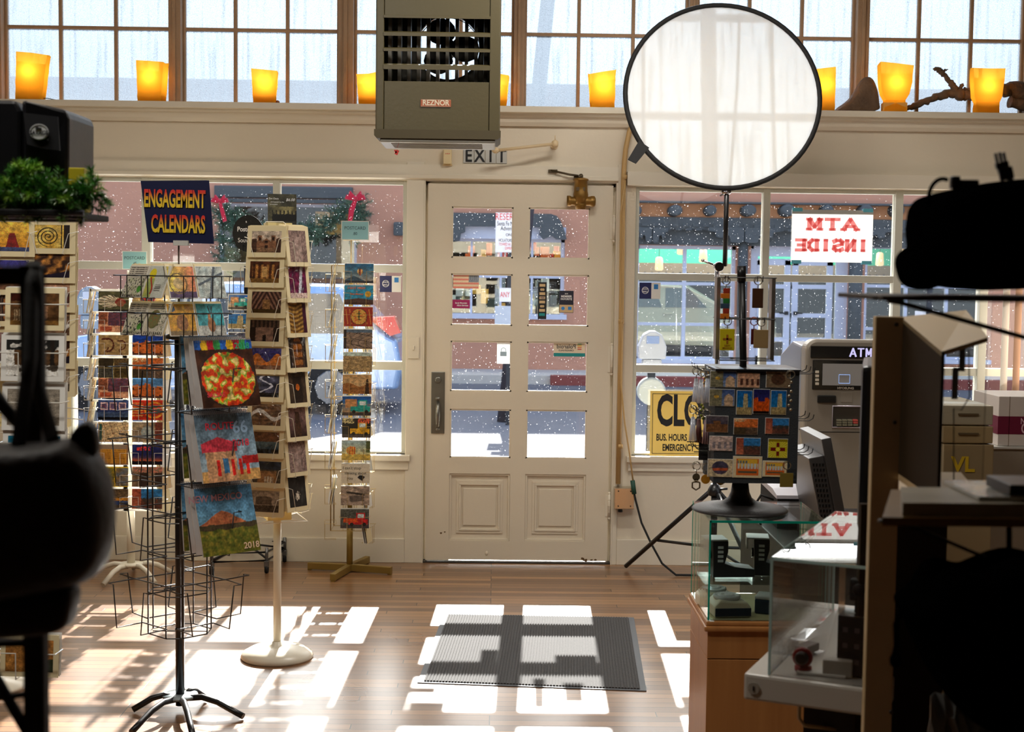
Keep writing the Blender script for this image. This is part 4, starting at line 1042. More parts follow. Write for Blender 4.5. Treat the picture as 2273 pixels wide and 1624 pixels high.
# interior partitions (turquoise) of the right-hand shop
YI = YF+3.4
b = MB(); x0, x1 = p(1380, 600, YI).x, p(2300, 600, YI).x; zt_, zb_ = p(1600, 520, YI).z, p(1600, 597, YI).z
b.b2(x0, x1, YI, YI+0.1, zb_, zt_+0.3); lp(b, 'interior_wall', TEAL)
b = MB(); n_ = 60; zv = p(1600, 585, YI-0.4).z
for k in range(n_):
    a_, c_ = x0+(x1-x0)*k/n_, x0+(x1-x0)*(k+1)/n_; b.prism([(a_, zv), (c_, zv), (c_, zv-0.16), ((a_+c_)/2, zv-0.25), (a_, zv-0.16)], YI-0.45, YI-0.43)
lp(b, 'awning_reflection', TANV)  # scalloped strip built indoors to stand for an awning reflected in the glass
for (u, v) in ((1463, 585), (1512, 550), (1561, 567), (1640, 560), (1953, 575), (2002, 562), (2092, 566)):
    c = p(u, v, YF+1.2); b = MB(); b.lathe([(0.05, -0.12), (0.075, -0.10), (0.06, 0.1), (0.03, 0.12)], tuple(c), n=12); l = lp(b, 'pendant_lamp', emit('pendant_glow', (1.0, 0.72, 0.42, 1), 0.25))
    b = MB(); b.tube([(c.x, c.y, c.z+0.12), (c.x, c.y, c.z+0.7)], 0.006, 5)
    for q_ in b.bm.verts: q_.co.y -= YF
    b.build('pendant_cord', BLACK, l)
# goods in the middle window
b = MB(); random.seed(3)
for k in range(26):
    c = p(random.uniform(975, 1245), random.uniform(545, 600), YF+0.5); s_ = random.uniform(0.05, 0.14); b.mi = random.choice((0, 0, 1, 2)); b.box(tuple(c), (s_, 0.1, s_*random.uniform(0.8, 3)), rz=random.uniform(-.3, .3), bev=0.01)
for k in range(30):
    c = p(random.uniform(975, 1245), random.uniform(625, 690), YF+0.5); s_ = random.uniform(0.05, 0.16); b.mi = random.choice((3, 4, 4, 1, 5)); b.box(tuple(c), (s_, 0.1, s_*random.uniform(0.8, 2)), rz=random.uniform(-.3, .3), bev=0.01)
g = [mat('red_goods', rgb(200, 60, 50), 0.6), mat('gold_goods', rgb(220, 170, 70), 0.6), mat('orange_goods', rgb(220, 110, 50), 0.6), mat('grey_goods', rgb(130, 140, 140), 0.7), mat('dark_green_goods', rgb(60, 72, 64), 0.7), mat('pale_goods', rgb(190, 200, 196), 0.7)]
o = lp(b, 'display_goods', g); o['kind'] = 'stuff'
arealight('shop_fill_light', (4.3, YF+1.8, 3.2), 4.5, 2.0, 110, (1.0, 0.95, 0.85)); arealight('shop_fill_light', (-0.2, YF+1.2, 3.0), 2.0, 0.6, 50, (1.0, 0.85, 0.7)); arealight('shop_fill_light', (-4.0, YF+1.2, 3.2), 2.0, 0.6, 30, (1.0, 0.85, 0.6))  # area lights added to brighten the shop interiors across the street
# wall lamp boxes
for (u, v, w_, h) in ((885, 508, 22, 30),):
    c = p(u, v, YF-0.1); b = MB(); b.box((c.x, YF-0.1, c.z), (w_/132, 0.2, h/132), bev=0.03); lp(b, 'wall_lamp', BEAM)
# needle foliage ------------------------------------------------
def foliage(name, path, rad, count, nl, nw, mats, parent=None, seed=1, twigs=0, squash=1.0):
    random.seed(seed); b = MB(); path = [Vector(q) for q in path]; N = len(path)-1
    tips = []
    for k in range(max(1, twigs)):
        t = random.random()*N; i = min(N-1, int(t)); c = path[i].lerp(path[i+1], t-i); d = Vector((random.gauss(0, 1), random.gauss(0, 1), random.gauss(0, 1)*squash)).normalized()
        L = rad*random.uniform(0.55, 1.1); tips.append((c, c+d*L))
    per = max(1, count//len(tips))
    for (a_, e_) in tips:
        d = (e_-a_); L = d.length; d.normalize()
        b.mi = 1; b.tube([a_, e_], nw*0.9, 4)
        b.mi = random.choice((0, 0, 2))
        for k in range(per):
            t = random.uniform(0.15, 1.0); c = a_+d*(L*t); q = Vector((random.gauss(0, 1), random.gauss(0, 1), random.gauss(0, 1))).normalized(); q = (q-d*q.dot(d)).normalized() if (q-d*q.dot(d)).length > 1e-3 else q
            dirn = (q*0.9+d*0.65).normalized(); s_ = dirn.cross(Vector((random.gauss(0, 1), random.gauss(0, 1), random.gauss(0, 1)))).normalized()*nw
            tip = c+dirn*nl*random.uniform(0.7, 1.15); b._q([b.bm.verts.new(c-s_), b.bm.verts.new(c+s_), b.bm.verts.new(tip)])
    me = bpy.data.meshes.new(name); b.bm.to_mesh(me); b.bm.free()
    for k in mats: me.materials.append(k)
    o = bpy.data.objects.new(name, me); C.objects.link(o)
    if parent: o.parent = parent
    return o
FIRS = mat('soft_fir_green', rgb(92, 128, 106), 0.7, var=0.3); FIRD = mat('fir_twig', rgb(70, 60, 44), 0.8); FIRL = mat('fir_green_light', rgb(120, 150, 120), 0.7)
sw = [p(u, v, YF-0.62) for u, v in ((500, 600), (498, 540), (492, 470), (520, 480), (560, 510), (610, 525), (660, 522), (700, 512), (740, 490), (790, 450), (796, 480), (790, 520))]
gl = foliage('garland', sw, 0.26, 15000, 0.075, 0.006, [FIRS, FIRD, FIRL], seed=5, twigs=520); tag(gl, 'soft green fir swag draped around the far left shop window', 'garland')
def bow(u, v, s, label, tail):
    c = p(u, v, YF-0.92); b = MB()
    for sg in (-1, 1):
        b.hull([(0, 0, 0.02), (sg*0.16, -0.04, 0.09), (sg*0.2, -0.05, 0.0), (sg*0.03, 0, -0.03)], [(0, 0.05, 0.02), (sg*0.16, 0.06, 0.09), (sg*0.2, 0.06, 0), (sg*0.03, 0.05, -0.03)])
        b.hull([(0, 0, 0.05), (sg*0.10, -0.04, 0.16), (sg*0.13, -0.05, 0.08), (sg*0.02, 0, 0.0)], [(0, 0.05, 0.05), (sg*0.10, 0.06, 0.16), (sg*0.13, 0.06, 0.08), (sg*0.02, 0.05, 0)])
    b.hull([(-0.03, -0.02, 0), (0.04, -0.02, 0), (tail*0.6+0.05, -0.03, -0.22), (tail+0.06, -0.03, -0.42), (tail-0.02, -0.03, -0.45), (tail*0.6-0.05, -0.02, -0.2)], [(-0.03, 0.0, 0), (0.04, 0.0, 0), (tail*0.6+0.05, -0.01, -0.22), (tail+0.06, -0.01, -0.42), (tail-0.02, -0.01, -0.45), (tail*0.6-0.05, 0, -0.2)])
    b.sph((0, -0.02, 0.02), 0.045); o = b.build('ribbon_bow', mat('crimson_velvet', rgb(206, 24, 56), 0.8, var=0.2, sheen=0.3), loc=c, rot=(0, 0, 0)); o.scale = (s, s, s); tag(o, label, 'bow')
bow(488, 448, 0.72, 'crimson bow on the left end of the far fir swag', 0.1); bow(789, 442, 0.85, 'crimson bow on the right end of the far fir swag', -0.12)

# street signs, meters, pole, cars
POST = mat('dark_sign_post', rgb(44, 50, 60), 0.6, 0.3)
SIGNW = mat('sign_white', rgb(226, 228, 236), 0.5)
def streetsign(u0, u1, v0, v1, Y, lines, label, par=None):
    x0, x1, z0, z1 = rect(u0, u1, v0, v1, Y); e = empty('street_sign', ((x0+x1)/2, Y, -0.16)); tag(e, label, 'street sign'); w_, h = x1-x0, z1-z0
    b = MB(); b.b2(-0.03, 0.03, 0.02, 0.06, 0, z1+0.16-0.05); b.build('post', POST, e)
    b = MB(); b.box((0, 0, (z0+z1)/2+0.16), (w_, 0.006, h), bev=0.0); pl_ = b.build('sign_plate', SIGNW, e)
    b = MB()
    for (s, fy, sz, mi, sx) in lines: b.mi = mi; put_text(b, s, (0, -0.006, (z0+z1)/2+0.16+fy*h), sz, sx)
    b.build('lettering', [REDINK, INK], pl_); return e, w_, h, (z0+z1)/2+0.16
e, w_, h, zc_ = streetsign(1100, 1166, 472, 560, 8.6, [('RESERVED', 0.39, 0.11, 0, 0.72), ('Santa Fe Mountain', 0.22, 0.07, 1, 0.6), ('Adventures', 0.1, 0.07, 1, 0.7), ('ONLY', -0.06, 0.05, 1, 0.8), ('VIOLATORS WILL BE', -0.2, 0.05, 1, 0.6), ('TOWED AT OWNERS', -0.3, 0.045, 0, 0.6), ('EXPENSE', -0.4, 0.045, 0, 0.7)], 'white RESERVED parking sign behind the left column of door panes')
b = MB(); b.box((0.01, 0, zc_-0.72), (0.26, 0.006, 0.16)); pl2 = b.build('sign_plate', SIGNW, e); b = MB(); put_text(b, 'ANY TIME', (0.01, -0.006, zc_-0.72), 0.09, 0.6); b.build('lettering', [REDINK], pl2)
b = MB(); b.box((-0.02, 0, zc_-1.02), (0.3, 0.006, 0.34), bev=0.0); b.build('sign_plate', mat('weathered_sign', rgb(176, 188, 206), 0.6), e)
streetsign(2036, 2104, 490, 548, 9.0, [('RESERVED', 0.36, 0.13, 0, 0.62), ('Loretto Line', 0.1, 0.08, 1, 0.6), ('Tour Parking', -0.1, 0.08, 1, 0.6), ('ONLY', -0.3, 0.06, 1, 0.7)], 'white RESERVED parking sign right of the far mullion')
streetsign(2030, 2084, 690, 760, 9.4, [('TOUR', 0.2, 0.1, 1, 0.7)], 'low white notice board near the right window')
METER = mat('pale_meter_shell', rgb(128, 136, 150), 0.4, var=0.05); METD = mat('blue_meter_shell', rgb(60, 84, 120), 0.5, var=0.2)
def meter(u, v, Y, m, label, s=1.0, low=True):
    c = p(u, v, Y); e = empty('parking_meter', (c.x, Y, -0.03)); tag(e, label, 'parking meter'); z = c.z+0.03
    b = MB(); b.tube([(0, 0, 0), (0, 0, z-0.1*s)], 0.03, 12); b.build('post', POST, e)
    b = MB(); b.prism([(-0.095*s, -0.09*s), (0.095*s, -0.09*s), (0.1*s, 0.0), (0.065*s, 0.085*s), (0.02*s, 0.11*s), (-0.02*s, 0.11*s), (-0.065*s, 0.085*s), (-0.1*s, 0.0)], -0.06*s, 0.06*s)
    for q_ in b.bm.verts: q_.co.z += z
    hd = b.build('meter_head', m, e, bevel=0.012)
    b = MB(); b.b2(-0.045*s, 0.045*s, -0.066*s, -0.058*s, z+0.02*s, z+0.075*s, bev=0.004); b.build('display', mat('meter_screen', rgb(90, 110, 150), 0.2), hd)
    b = MB(); b.b2(-0.07*s, 0.07*s, -0.05*s, 0.05*s, z-0.19*s, z-0.09*s, bev=0.02); b.build('coin_vault', m, e)
    if low: b = MB(); b.lathe([(0.085, -0.06), (0.1, -0.05), (0.1, 0.04), (0.05, 0.06)], (0, 0, z-0.32), axis='Y', n=24); b.build('meter_head', mat('old_meter_grey', rgb(130, 138, 140), 0.5, 0.3), e)
meter(1447, 768, 2.2, METER, 'pale parking meter outside the right window by the door')
meter(203, 670, 2.2, METD, 'blue parking meter outside the left window', low=False)
b = MB(); a_ = p(1120, 840, 9.0); c_ = p(1222, -60, 9.0); c2 = a_+(c_-a_)*1.02; b.tube([(a_.x, 9.0, -0.3), c_, c2], 0.085, 14, rr=[0.10, 0.085, 0.07]); tag(b.build('utility_pole', mat('creosote_timber', rgb(70, 66, 74), 0.9, var=0.3, bump=0.3, bscale=40)), 'tall leaning utility pole seen through the frosted high window', 'pole')
def car(name, label, X, Y, L, paint, flip=1, z0=-0.16, top=1.58, tail=True):
    e = empty(name, (X, Y, z0)); tag(e, label, 'car'); s = flip
    H = top; prof = [(-L/2, 0.35), (-L/2, 0.72), (-L/2+0.12, 0.86), (-L/2+0.95, 0.98), (-L/2+1.75, H*0.97), (-L/2+2.4, H), (L/2-0.75, H*0.985), (L/2-0.22, 1.05), (L/2-0.06, 0.92), (L/2, 0.6), (L/2-0.05, 0.32), (-L/2+0.2, 0.25)]
    b = MB(); n_ = len(prof)
    def ring(y, k, kz): return [b.bm.verts.new((s*x_*k, y, 0.3+(z_-0.3)*kz if z_ > 0.98 else z_)) for x_, z_ in prof]
    W = 0.9; rs = [ring(-W, 0.985, 0.93), ring(-W*0.93, 1, 0.99), ring(-W*0.5, 1.005, 1.0), ring(W*0.5, 1.005, 1.0), ring(W*0.93, 1, 0.99), ring(W, 0.985, 0.93)]
    for i in range(5):
        for j in range(n_): f = b._q([rs[i][j], rs[i][(j+1) % n_], rs[i+1][(j+1) % n_], rs[i+1][j]])
    b._q(rs[0]); b._q(rs[-1][::-1]); b.build('body', paint, e, bevel=0.03)
    gm = mat('car_glass', rgb(40, 52, 64), 0.06, spec=0.8)
    for (a_, c_) in ((-L/2+1.35, -L/2+2.15), (-L/2+2.22, -L/2+3.0), (-L/2+3.06, L/2-0.55)):
        b = MB(); la = 0.25 if a_ < -L/2+1.4 else 0; rb = 0.22 if c_ > L/2-0.6 else 0
        b.prism([(s*a_, 1.0), (s*c_, 1.0), (s*(c_-rb), H-0.13), (s*(a_+la+0.12), H-0.13)], -W-0.012, -W+0.03); b.build('side_window', gm, e)
    for wx in (-L/2+0.85, L/2-0.85):
        b = MB(); b.lathe([(0.33, -0.1), (0.34, -0.06), (0.34, 0.06), (0.33, 0.1)], (s*wx, -W+0.06, 0.34), axis='Y', n=28); wh = b.build('wheel', mat('tyre_rubber', rgb(24, 24, 26), 0.8), e)
        b = MB(); b.lathe([(0.2, -0.02), (0.22, 0.02)], (s*wx, -W-0.04, 0.34), axis='Y', n=24)
        for k in range(10): a_ = 2*PI*k/10; b.box((s*wx+0.11*math.cos(a_), -W-0.065, 0.34+0.11*math.sin(a_)), (0.2, 0.02, 0.035), M=Matrix.Rotation(-a_, 3, 'Y'))
        b.build('wheel_rim', mat('alloy_rim', rgb(120, 126, 136), 0.35, 0.6), wh)
    if tail:
        b = MB(); xr = L/2; b.prism([(s*(xr-0.42), 1.20), (s*(xr-0.10), 1.22), (s*(xr-0.01), 1.02), (s*(xr-0.14), 0.98)], -W-0.03, -W+0.4); b.build('tail_light', mat('tail_light_red', rgb(216, 20, 40), 0.2, coat=0.5), e)
    for (x_) in (-L/2+2.1, -L/2+2.95): b = MB(); b.box((s*(x_), -W-0.015, 0.88), (0.18, 0.03, 0.03), bev=0.008); b.build('door_handle', paint, e)
    return e
xr = p(892, 715, 9.6).x
car('parked_car', 'pale blue parked car seen through the left window, red tail light', xr-2.3, 10.5, 4.6, mat('pale_blue_car_paint', rgb(150, 182, 226), 0.25, 0.2, coat=0.8), top=1.62)
car('parked_car', 'silver car built behind the far shop glass in place of a reflection', p(1470, 720, 19.2).x, 20.1, 4.4, mat('silver_car_paint', rgb(120, 128, 124), 0.3, 0.4, coat=0.8), flip=-1, z0=-0.02, top=1.5, tail=False)  # solid car added behind the glass where a car is only reflected
# ================================================================== RACKS AND CARDS
_pk = {}; ORD = ('first', 'second', 'third', 'fourth', 'fifth')
def pocket_mesh(style, W, H, r, m):
    key = (style, round(W, 3), round(H, 3), r, m.name)
    if key in _pk: return _pk[key]
    b = MB(); w_ = W/2+0.004; n = 5
    if style == 'hook':
        for s in (-1, 1): b.tube([(s*w_, 0.03, H*0.6), (s*w_, -0.012, H*0.6), (s*w_*0.5, -0.016, H*0.6), (s*w_*0.5, -0.016, 0.0), (s*w_*0.5, 0.03, 0.0)], r, n)
        b.tube([(-w_, 0.03, H*0.6), (w_, 0.03, H*0.6)], r, n); b.tube([(-w_*0.6, 0.03, 0), (w_*0.6, 0.03, 0)], r, n)
    elif style == 'slant':
        for s in (-1, 1): b.tube([(s*w_, 0.05, H*0.62), (s*(w_+0.004), 0.0, H*0.64), (s*w_*0.74, -0.016, H*0.58), (s*w_*0.5, -0.018, 0.0), (s*w_*0.5, 0.03, -0.004)], r, n)
        b.tube([(-w_, 0.05, H*0.62), (w_, 0.05, H*0.62)], r, n); b.tube([(-w_*0.6, 0.03, -0.004), (w_*0.6, 0.03, -0.004)], r, n)
    elif style == 'ring':
        d = 0.03
        for s in (-1, 1): b.tube([(s*w_, d, H*0.62), (s*w_, -d, H*0.62), (s*w_*0.3, -d, H*0.62), (s*w_*0.3, -d, 0), (s*w_*0.3, d, 0)], r, n)
        b.tube([(-w_, d, H*0.62), (w_, d, H*0.62)], r, n)
    elif style == 'cal':
        h, d = 0.155, 0.11; x = W/2
        b.tube([(-x, 0, h), (-x, -d, h), (-x+0.03, -d, h), (-x+0.05, -d, 0), (-x+0.05, 0, 0), (x-0.05, 0, 0), (x-0.05, -d, 0), (x-0.03, -d, h), (x, -d, h), (x, 0, h)], r, 6, closed=True)
    me = bpy.data.meshes.new('wire_pocket'); bmesh.ops.recalc_face_normals(b.bm, faces=b.bm.faces[:]); b.bm.to_mesh(me); b.bm.free(); me.materials.append(m); _pk[key] = me; return me
def pocket(rack, off, th, style, W, H, r, m, tilt=0.0):
    o = bpy.data.objects.new('wire_pocket', pocket_mesh(style, W, H, r, m)); C.objects.link(o); o.parent = rack
    o.location = off; o.rotation_euler = (-tilt, 0, th); return o
_cm = {}
def card_mesh(W, H, t, m, rnd=0.0):
    key = (round(W, 3), round(H, 3), t, m.name, rnd)
    if key in _cm: return _cm[key]
    b = MB(); r = rnd
    if r: pts = [(s*(W/2-r)+s*r*math.cos(a)*1.0, zc+sz*r*math.sin(a)) for (s, sz, zc, rev) in ((1, -1, r, 1), (1, 1, H-r, 0), (-1, 1, H-r, 1), (-1, -1, r, 0)) for a in ([PI/2, PI/4, 0] if rev else [0, PI/4, PI/2])]
    else: pts = [(-W/2, 0), (W/2, 0), (W/2, H), (-W/2, H)]
    b.prism(pts, 0, t); me = bpy.data.meshes.new('card'); bmesh.ops.recalc_face_normals(b.bm, faces=b.bm.faces[:]); b.bm.to_mesh(me); b.bm.free(); me.materials.append(m); _cm[key] = me; return me
def card(name, label, cat, group, pos, th, tilt, W, H, kind, border, seed=0, stock=None, PM=None, t=0.003, nx=None, bb=None):
    o = bpy.data.objects.new(name, card_mesh(W, H, t, stock or CREAM)); C.objects.link(o); o.location = pos; o.rotation_euler = (-tilt, 0, th)
    tag(o, label, cat, group)
    if kind: pic_obj(kind, W-2*border, H-2*border, o, (0, -0.0006, border if bb is None else bb), seed=seed, M=PM, nx=nx)
    return o
def dirs(th): return Vector((math.sin(th), -math.cos(th), 0)), Vector((math.cos(th), math.sin(th), 0))
def slot(rack, ax, th, r, xo, z, tilt, style, W, H, wr, wm, cards, back=0, blabel=None, bgroup=None, stock=None, step=0.006, seed=0, name='greeting_card', cat='greeting card'):
    n, s = dirs(th); pos = Vector((ax[0], ax[1], z)) + n*r + s*xo
    pocket(rack, pos-rack.location-n*0.0, th, style, W, H, wr, wm, 0)
    if cards: card(pos=pos, th=th, tilt=tilt, **cards)
    rd = random.Random(seed*13+7)
    for k in range(back):
        q = pos - n*(step*(k+1)) + Vector((0, 0, 0.0015*(k+1)+rd.uniform(0, 0.002))) + s*rd.uniform(-0.002, 0.002)
        o = bpy.data.objects.new(name, card_mesh(W*0.995, H, 0.003, stock or CREAM)); C.objects.link(o); o.location = q; o.rotation_euler = (-tilt, 0, th+rd.uniform(-0.006, 0.006)); tag(o, ORD[k]+' '+blabel, cat, bgroup)

# ---- cream spinner (white round foot) ---------------------------------------
AX = Vector((-0.901, -1.973, 0)); sp = empty('card_spinner', AX); tag(sp, 'cream card spinner on a round white foot beside the gold rack', 'card rack')
b = MB(); b.lathe([(0.150, 0), (0.152, 0.008), (0.146, 0.022), (0.115, 0.040), (0.06, 0.050), (0.024, 0.056), (0.02, 0.07)], n=48); b.build('round_base', IVORY, sp)
zt_ = p(616, 495, AX.y).z; zb_ = p(616, 1150, AX.y).z
b = MB(); b.tube([(0, 0, 0.05), (0, 0, zb_)], 0.0165, 20); b.build('pole', IVORY, sp)
b = MB(); b.box((0, 0, (zt_+zb_)/2), (0.10, 0.10, zt_-zb_), rz=R(20)); b.build('core_panel', mat('cream_core_board', rgb(240, 222, 160), 0.7), sp)
b = MB(); 
for k in range(4): a_ = R(20+90*k); b.tube([(0.15*math.cos(a_+R(45)), 0.15*math.sin(a_+R(45)), zb_), (0.15*math.cos(a_+R(135)), 0.15*math.sin(a_+R(135)), zb_)], 0.002, 6)
for k in range(4): a_ = R(65+90*k); b.tube([(0, 0, zb_), (0.15*math.cos(a_), 0.15*math.sin(a_), zb_)], 0.002, 6)
b.build('bottom_wires', IVORY, sp)
tl = [503, 570, 637, 700, 762, 823, 886, 948, 1013, 1078]
kl = [('mission', 'sepia mission church with steps', 0), ('altar', 'brown gilded altar', 0), ('vault', 'brown vaulted church interior', 0), ('beams', 'sepia beamed hallway', 0), ('night', 'orange lights under a blue night sky', 1), ('storm', 'white lightning streak on black', 1), ('river', 'pale river winding through brown cliffs', 1), ('clouds', 'brown and white cloud bank', 1), ('adobe_house', 'sunlit adobe house with a white fence', 1), ('sepia_barn', 'sepia barn roof', 0)]
for i, (v, (k, d, film)) in enumerate(zip(tl, kl)):
    th = R(-14); q = p(598, v+68, AX.y-0.11)
    slot(sp, AX, th, 0.125, (-0.008 if i % 2 else 0.0), q.z, R(7), 'slant', 0.168, 0.127, 0.0013, IVORY,
         dict(name='greeting_card', label='cream card of %s, left face of the cream spinner' % d, cat='greeting card', group='greeting cards on the cream spinner', W=0.168, H=0.127, kind=k, border=0.02, seed=i, PM=PR_G if film else PR_S, nx=56),
         back=3, blabel='spare cream card behind the %s' % d, bgroup='spare cards on the cream spinner', step=0.007, seed=i)
tr_ = [503, 583, 660, 737, 815, 890, 968, 1045]
kr = [('statue', 'a pale stone statue', 0), ('purple', 'purple drapery with a white streak', 1), ('stairs', 'golden stair treads', 0), ('arch', 'an arched doorway', 1), ('portal', 'a dark carved portal', 0), ('tower', 'a dusky bell tower', 0), ('statue', 'a sepia carved figure', 0), ('winter', 'white blossoms on black', 0)]
for i, (v, (k, d, film)) in enumerate(zip(tr_, kr)):
    th = R(50); q = p(672, v+88, AX.y-0.08)
    slot(sp, AX, th, 0.135, 0.0, q.z, R(8), 'slant', 0.128, 0.165, 0.0013, IVORY,
         dict(name='greeting_card', label='upright card of %s, right face of the cream spinner' % d, cat='greeting card', group='greeting cards on the cream spinner', W=0.128, H=0.165, kind=k, border=0.018, seed=i+3, PM=PR_G if film else PR_S, nx=44),
         back=4, blabel='spare upright card behind %s' % d, bgroup='spare cards on the cream spinner', step=0.008, seed=i+20)
for i in range(6):   # the far faces, mostly hidden
    for th in (R(140), R(-105)):
        slot(sp, AX, th, 0.125, 0, zb_+0.02+i*0.19, R(7), 'slant', 0.15, 0.127, 0.0013, IVORY, None)
# leaflet on top of the spinner
a_ = p(625, 555, AX.y); bk = empty('photo_book', (a_.x, AX.y+0.02, p(625, 500, AX.y).z), rot=(R(-8), 0, R(12))); tag(bk, 'dark photo book with walking silhouettes and a 6 dollar price on the spinner top', 'book')
W_, H_ = 0.118, 0.132; b = MB(); b.b2(-W_/2, W_/2, 0, 0.012, 0, H_); b.build('cover', mat('dark_book_cover', rgb(40, 40, 36), 0.4), bk); pic_obj('silhouettes', W_, H_, bk, (0, -0.001, 0), M=PR_S, nx=50)
b = MB(); put_text(b, 'Zen Oasis', (-0.035, -0.002, 0.112), 0.010); put_text(b, 'photographs by the', (-0.02, -0.002, 0.098), 0.007); put_text(b, 'printmaker', (-0.034, -0.002, 0.088), 0.007); put_text(b, '$6.00', (0.033, -0.002, 0.108), 0.016, shear=0.3); b.build('cover_lettering', WHITEINK, bk)
b = MB(); zl = p(625, 503, AX.y).z-0.0; b.tube([(-0.045, -0.05, zl-0.03), (-0.045, -0.05, zl+0.012), (-0.038, -0.05, zl+0.018), (0.03, -0.05, zl+0.018), (0.038, -0.05, zl+0.012), (0.038, -0.05, zl-0.03)], 0.0025, 6); b.build('top_clip', IVORY, sp)

# ---- gold rack by the door ----------------------------------------------------
c0 = fl(776, 1268); AX = Vector((c0.x, c0.y, 0)); gr = empty('postcard_rack', AX); tag(gr, 'gold painted postcard rack on a cross foot next to the door', 'card rack')
b = MB()
for (u, v) in ((684, 1264), (869, 1275), (738, 1291), (816, 1250)):
    e_ = fl(u, v)-AX; L = e_.length; a_ = math.atan2(e_.y, e_.x); b.box((e_.x/2, e_.y/2, 0.024), (L, 0.03, 0.036), rz=a_, bev=0.003); b.box((e_.x*0.96, e_.y*0.96, 0.003), (0.02, 0.02, 0.006), rz=a_)
b.build('cross_base', BRASSP, gr)
zt_ = p(788, 536, AX.y).z; b = MB(); b.tube([(0, 0, 0.03), (0, 0, p(778, 1170, AX.y).z)], 0.017, 18); b.tube([(0, 0, p(778, 1170, AX.y).z), (0, 0, p(785, 590, AX.y).z)], 0.013, 14); b.build('pole', BRASSP, gr)
zlo, zhi = p(780, 1172, AX.y).z, p(790, 590, AX.y).z
b = MB()
for sx in (-1, 1):
    for sy in (-1, 1): b.tube([(sx*0.095, sy*0.075, zlo), (sx*0.095, sy*0.075, zhi)], 0.0035, 6)
    for k in (-0.03, 0.03): b.tube([(k, sx*0.07, zlo), (k, sx*0.07, zhi)], 0.0016, 5)
for z in (zlo, zhi, (zlo+zhi)/2): b.tube([(-0.095, -0.075, z), (0.095, -0.075, z), (0.095, 0.075, z), (-0.095, 0.075, z)], 0.002, 5, closed=True)
b.build('wire_frame', WIREG, gr)
b = MB(); zs_ = p(788, 533, AX.y).z; b.tube([(0, 0, zhi), (0, 0, zs_)], 0.003, 6); b.tube([(-0.04, -0.004, zs_+0.028), (-0.04, -0.004, zs_), (0.04, -0.004, zs_), (0.04, -0.004, zs_+0.028)], 0.002, 5, closed=True); b.build('sign_holder', WIREG, gr)
gv = [586, 634, 682, 732, 783, 832, 880, 929, 979, 1030, 1079, 1130]
gk = [('balloon', 'striped balloon over blue hills'), ('balloon2', 'yellow balloon and the words I GOT HIGH'), ('seal', 'red card with a round gold seal'), ('stone', 'brown stacked adobe blocks'), ('crowd', 'tan crowd of people'), ('badlands', 'brown badlands under a tan sky'), ('teal_truck', 'old teal pickup truck'), ('yellow_truck', 'yellow van on black'), ('egg', 'striped balloon landed in yellow grass'), ('script', 'handwritten I cant stop thinking about you'), ('oldtruck', 'sepia old truck'), ('red_truck', 'red truck full of pumpkins')]
for i, (v, (k, d)) in enumerate(zip(gv, gk)):
    u = 797-(v-586)*0.018; q = p(u, v+42, AX.y-0.115); th = R(2); n_, s_ = dirs(th)
    W_, H_ = 0.152, 0.102
    slot(gr, (q.x-n_.x*0.115, AX.y), th, 0.115, 0, q.z, R(5), 'hook', W_, H_, 0.0013, WIREG,
         dict(name='postcard', label='postcard, %s, front of the gold rack' % d, cat='postcard', group='postcards on the gold rack', W=W_, H=H_, kind=k, border=0.0, seed=i, PM=PR_S, nx=60, stock=PAPER),
         back=2, blabel='spare postcard behind the %s' % d.replace(' and the words I GOT HIGH', ''), bgroup='spare postcards on the gold rack', stock=PAPER, step=0.006, seed=i, name='postcard', cat='postcard')
    if k == 'balloon2' or k == 'script':
        o = [x for x in C.objects if x.get('label', '').startswith('postcard, %s' % d)][0]; b = MB()
        if k == 'balloon2': put_text(b, 'I GOT HIGH', (-0.012, -0.002, 0.088), 0.017, bold=0.03); put_text(b, 'in', (-0.01, -0.002, 0.07), 0.010, bold=0.02); put_text(b, 'New Mexico!', (-0.012, -0.002, 0.056), 0.013, bold=0.02, shear=0.3); b.build('lettering', mat('orange_ink', rgb(240, 120, 40), 0.5), o)
        else: put_text(b, "I can't stop", (-0.02, -0.002, 0.08), 0.022); put_text(b, 'thinking about', (0.0, -0.002, 0.053), 0.020); put_text(b, 'you', (-0.03, -0.002, 0.026), 0.022); b.prism([(0.01, 0.03), (0.035, 0.012), (0.05, 0.034), (0.036, 0.042), (0.02, 0.042)], -0.002, -0.001); b.build('lettering', INK, o)
for sd_, u, nm in ((-1, 742, 'left'), (1, 846, 'right')):
    for i in range(8):
        v = 583+i*78+(8 if sd_ > 0 else 0); q = p(u-(v-586)*0.02, v+64, AX.y); th = R(82)*sd_; n_, s_ = dirs(th); r_ = abs(q.x-AX.x)-0.0
        slot(gr, AX, th, 0.105, -0.02*sd_, q.z, R(9), 'ring', 0.106, 0.150, 0.0014, WIREG, None, back=0)
        if not (sd_ < 0 and i == 7):
            for k in range(3):
                pos = Vector((AX.x, AX.y, q.z+0.002))+n_*(0.118-0.010*k)+s_*(-0.02*sd_)
                o = card('postcard', '%s edge-on postcard, %s side of gold rack, %s from top' % (ORD[k], nm, ('first', 'second', 'third', 'fourth', 'fifth', 'sixth', 'seventh', 'eighth')[i]), 'postcard', 'edge-on postcards on the gold rack', pos, th, R(9), 0.104, 0.15, None, 0, stock=(PAPER, CREAM, mat('grey_card', rgb(190, 190, 186), 0.6))[(i+k) % 3])
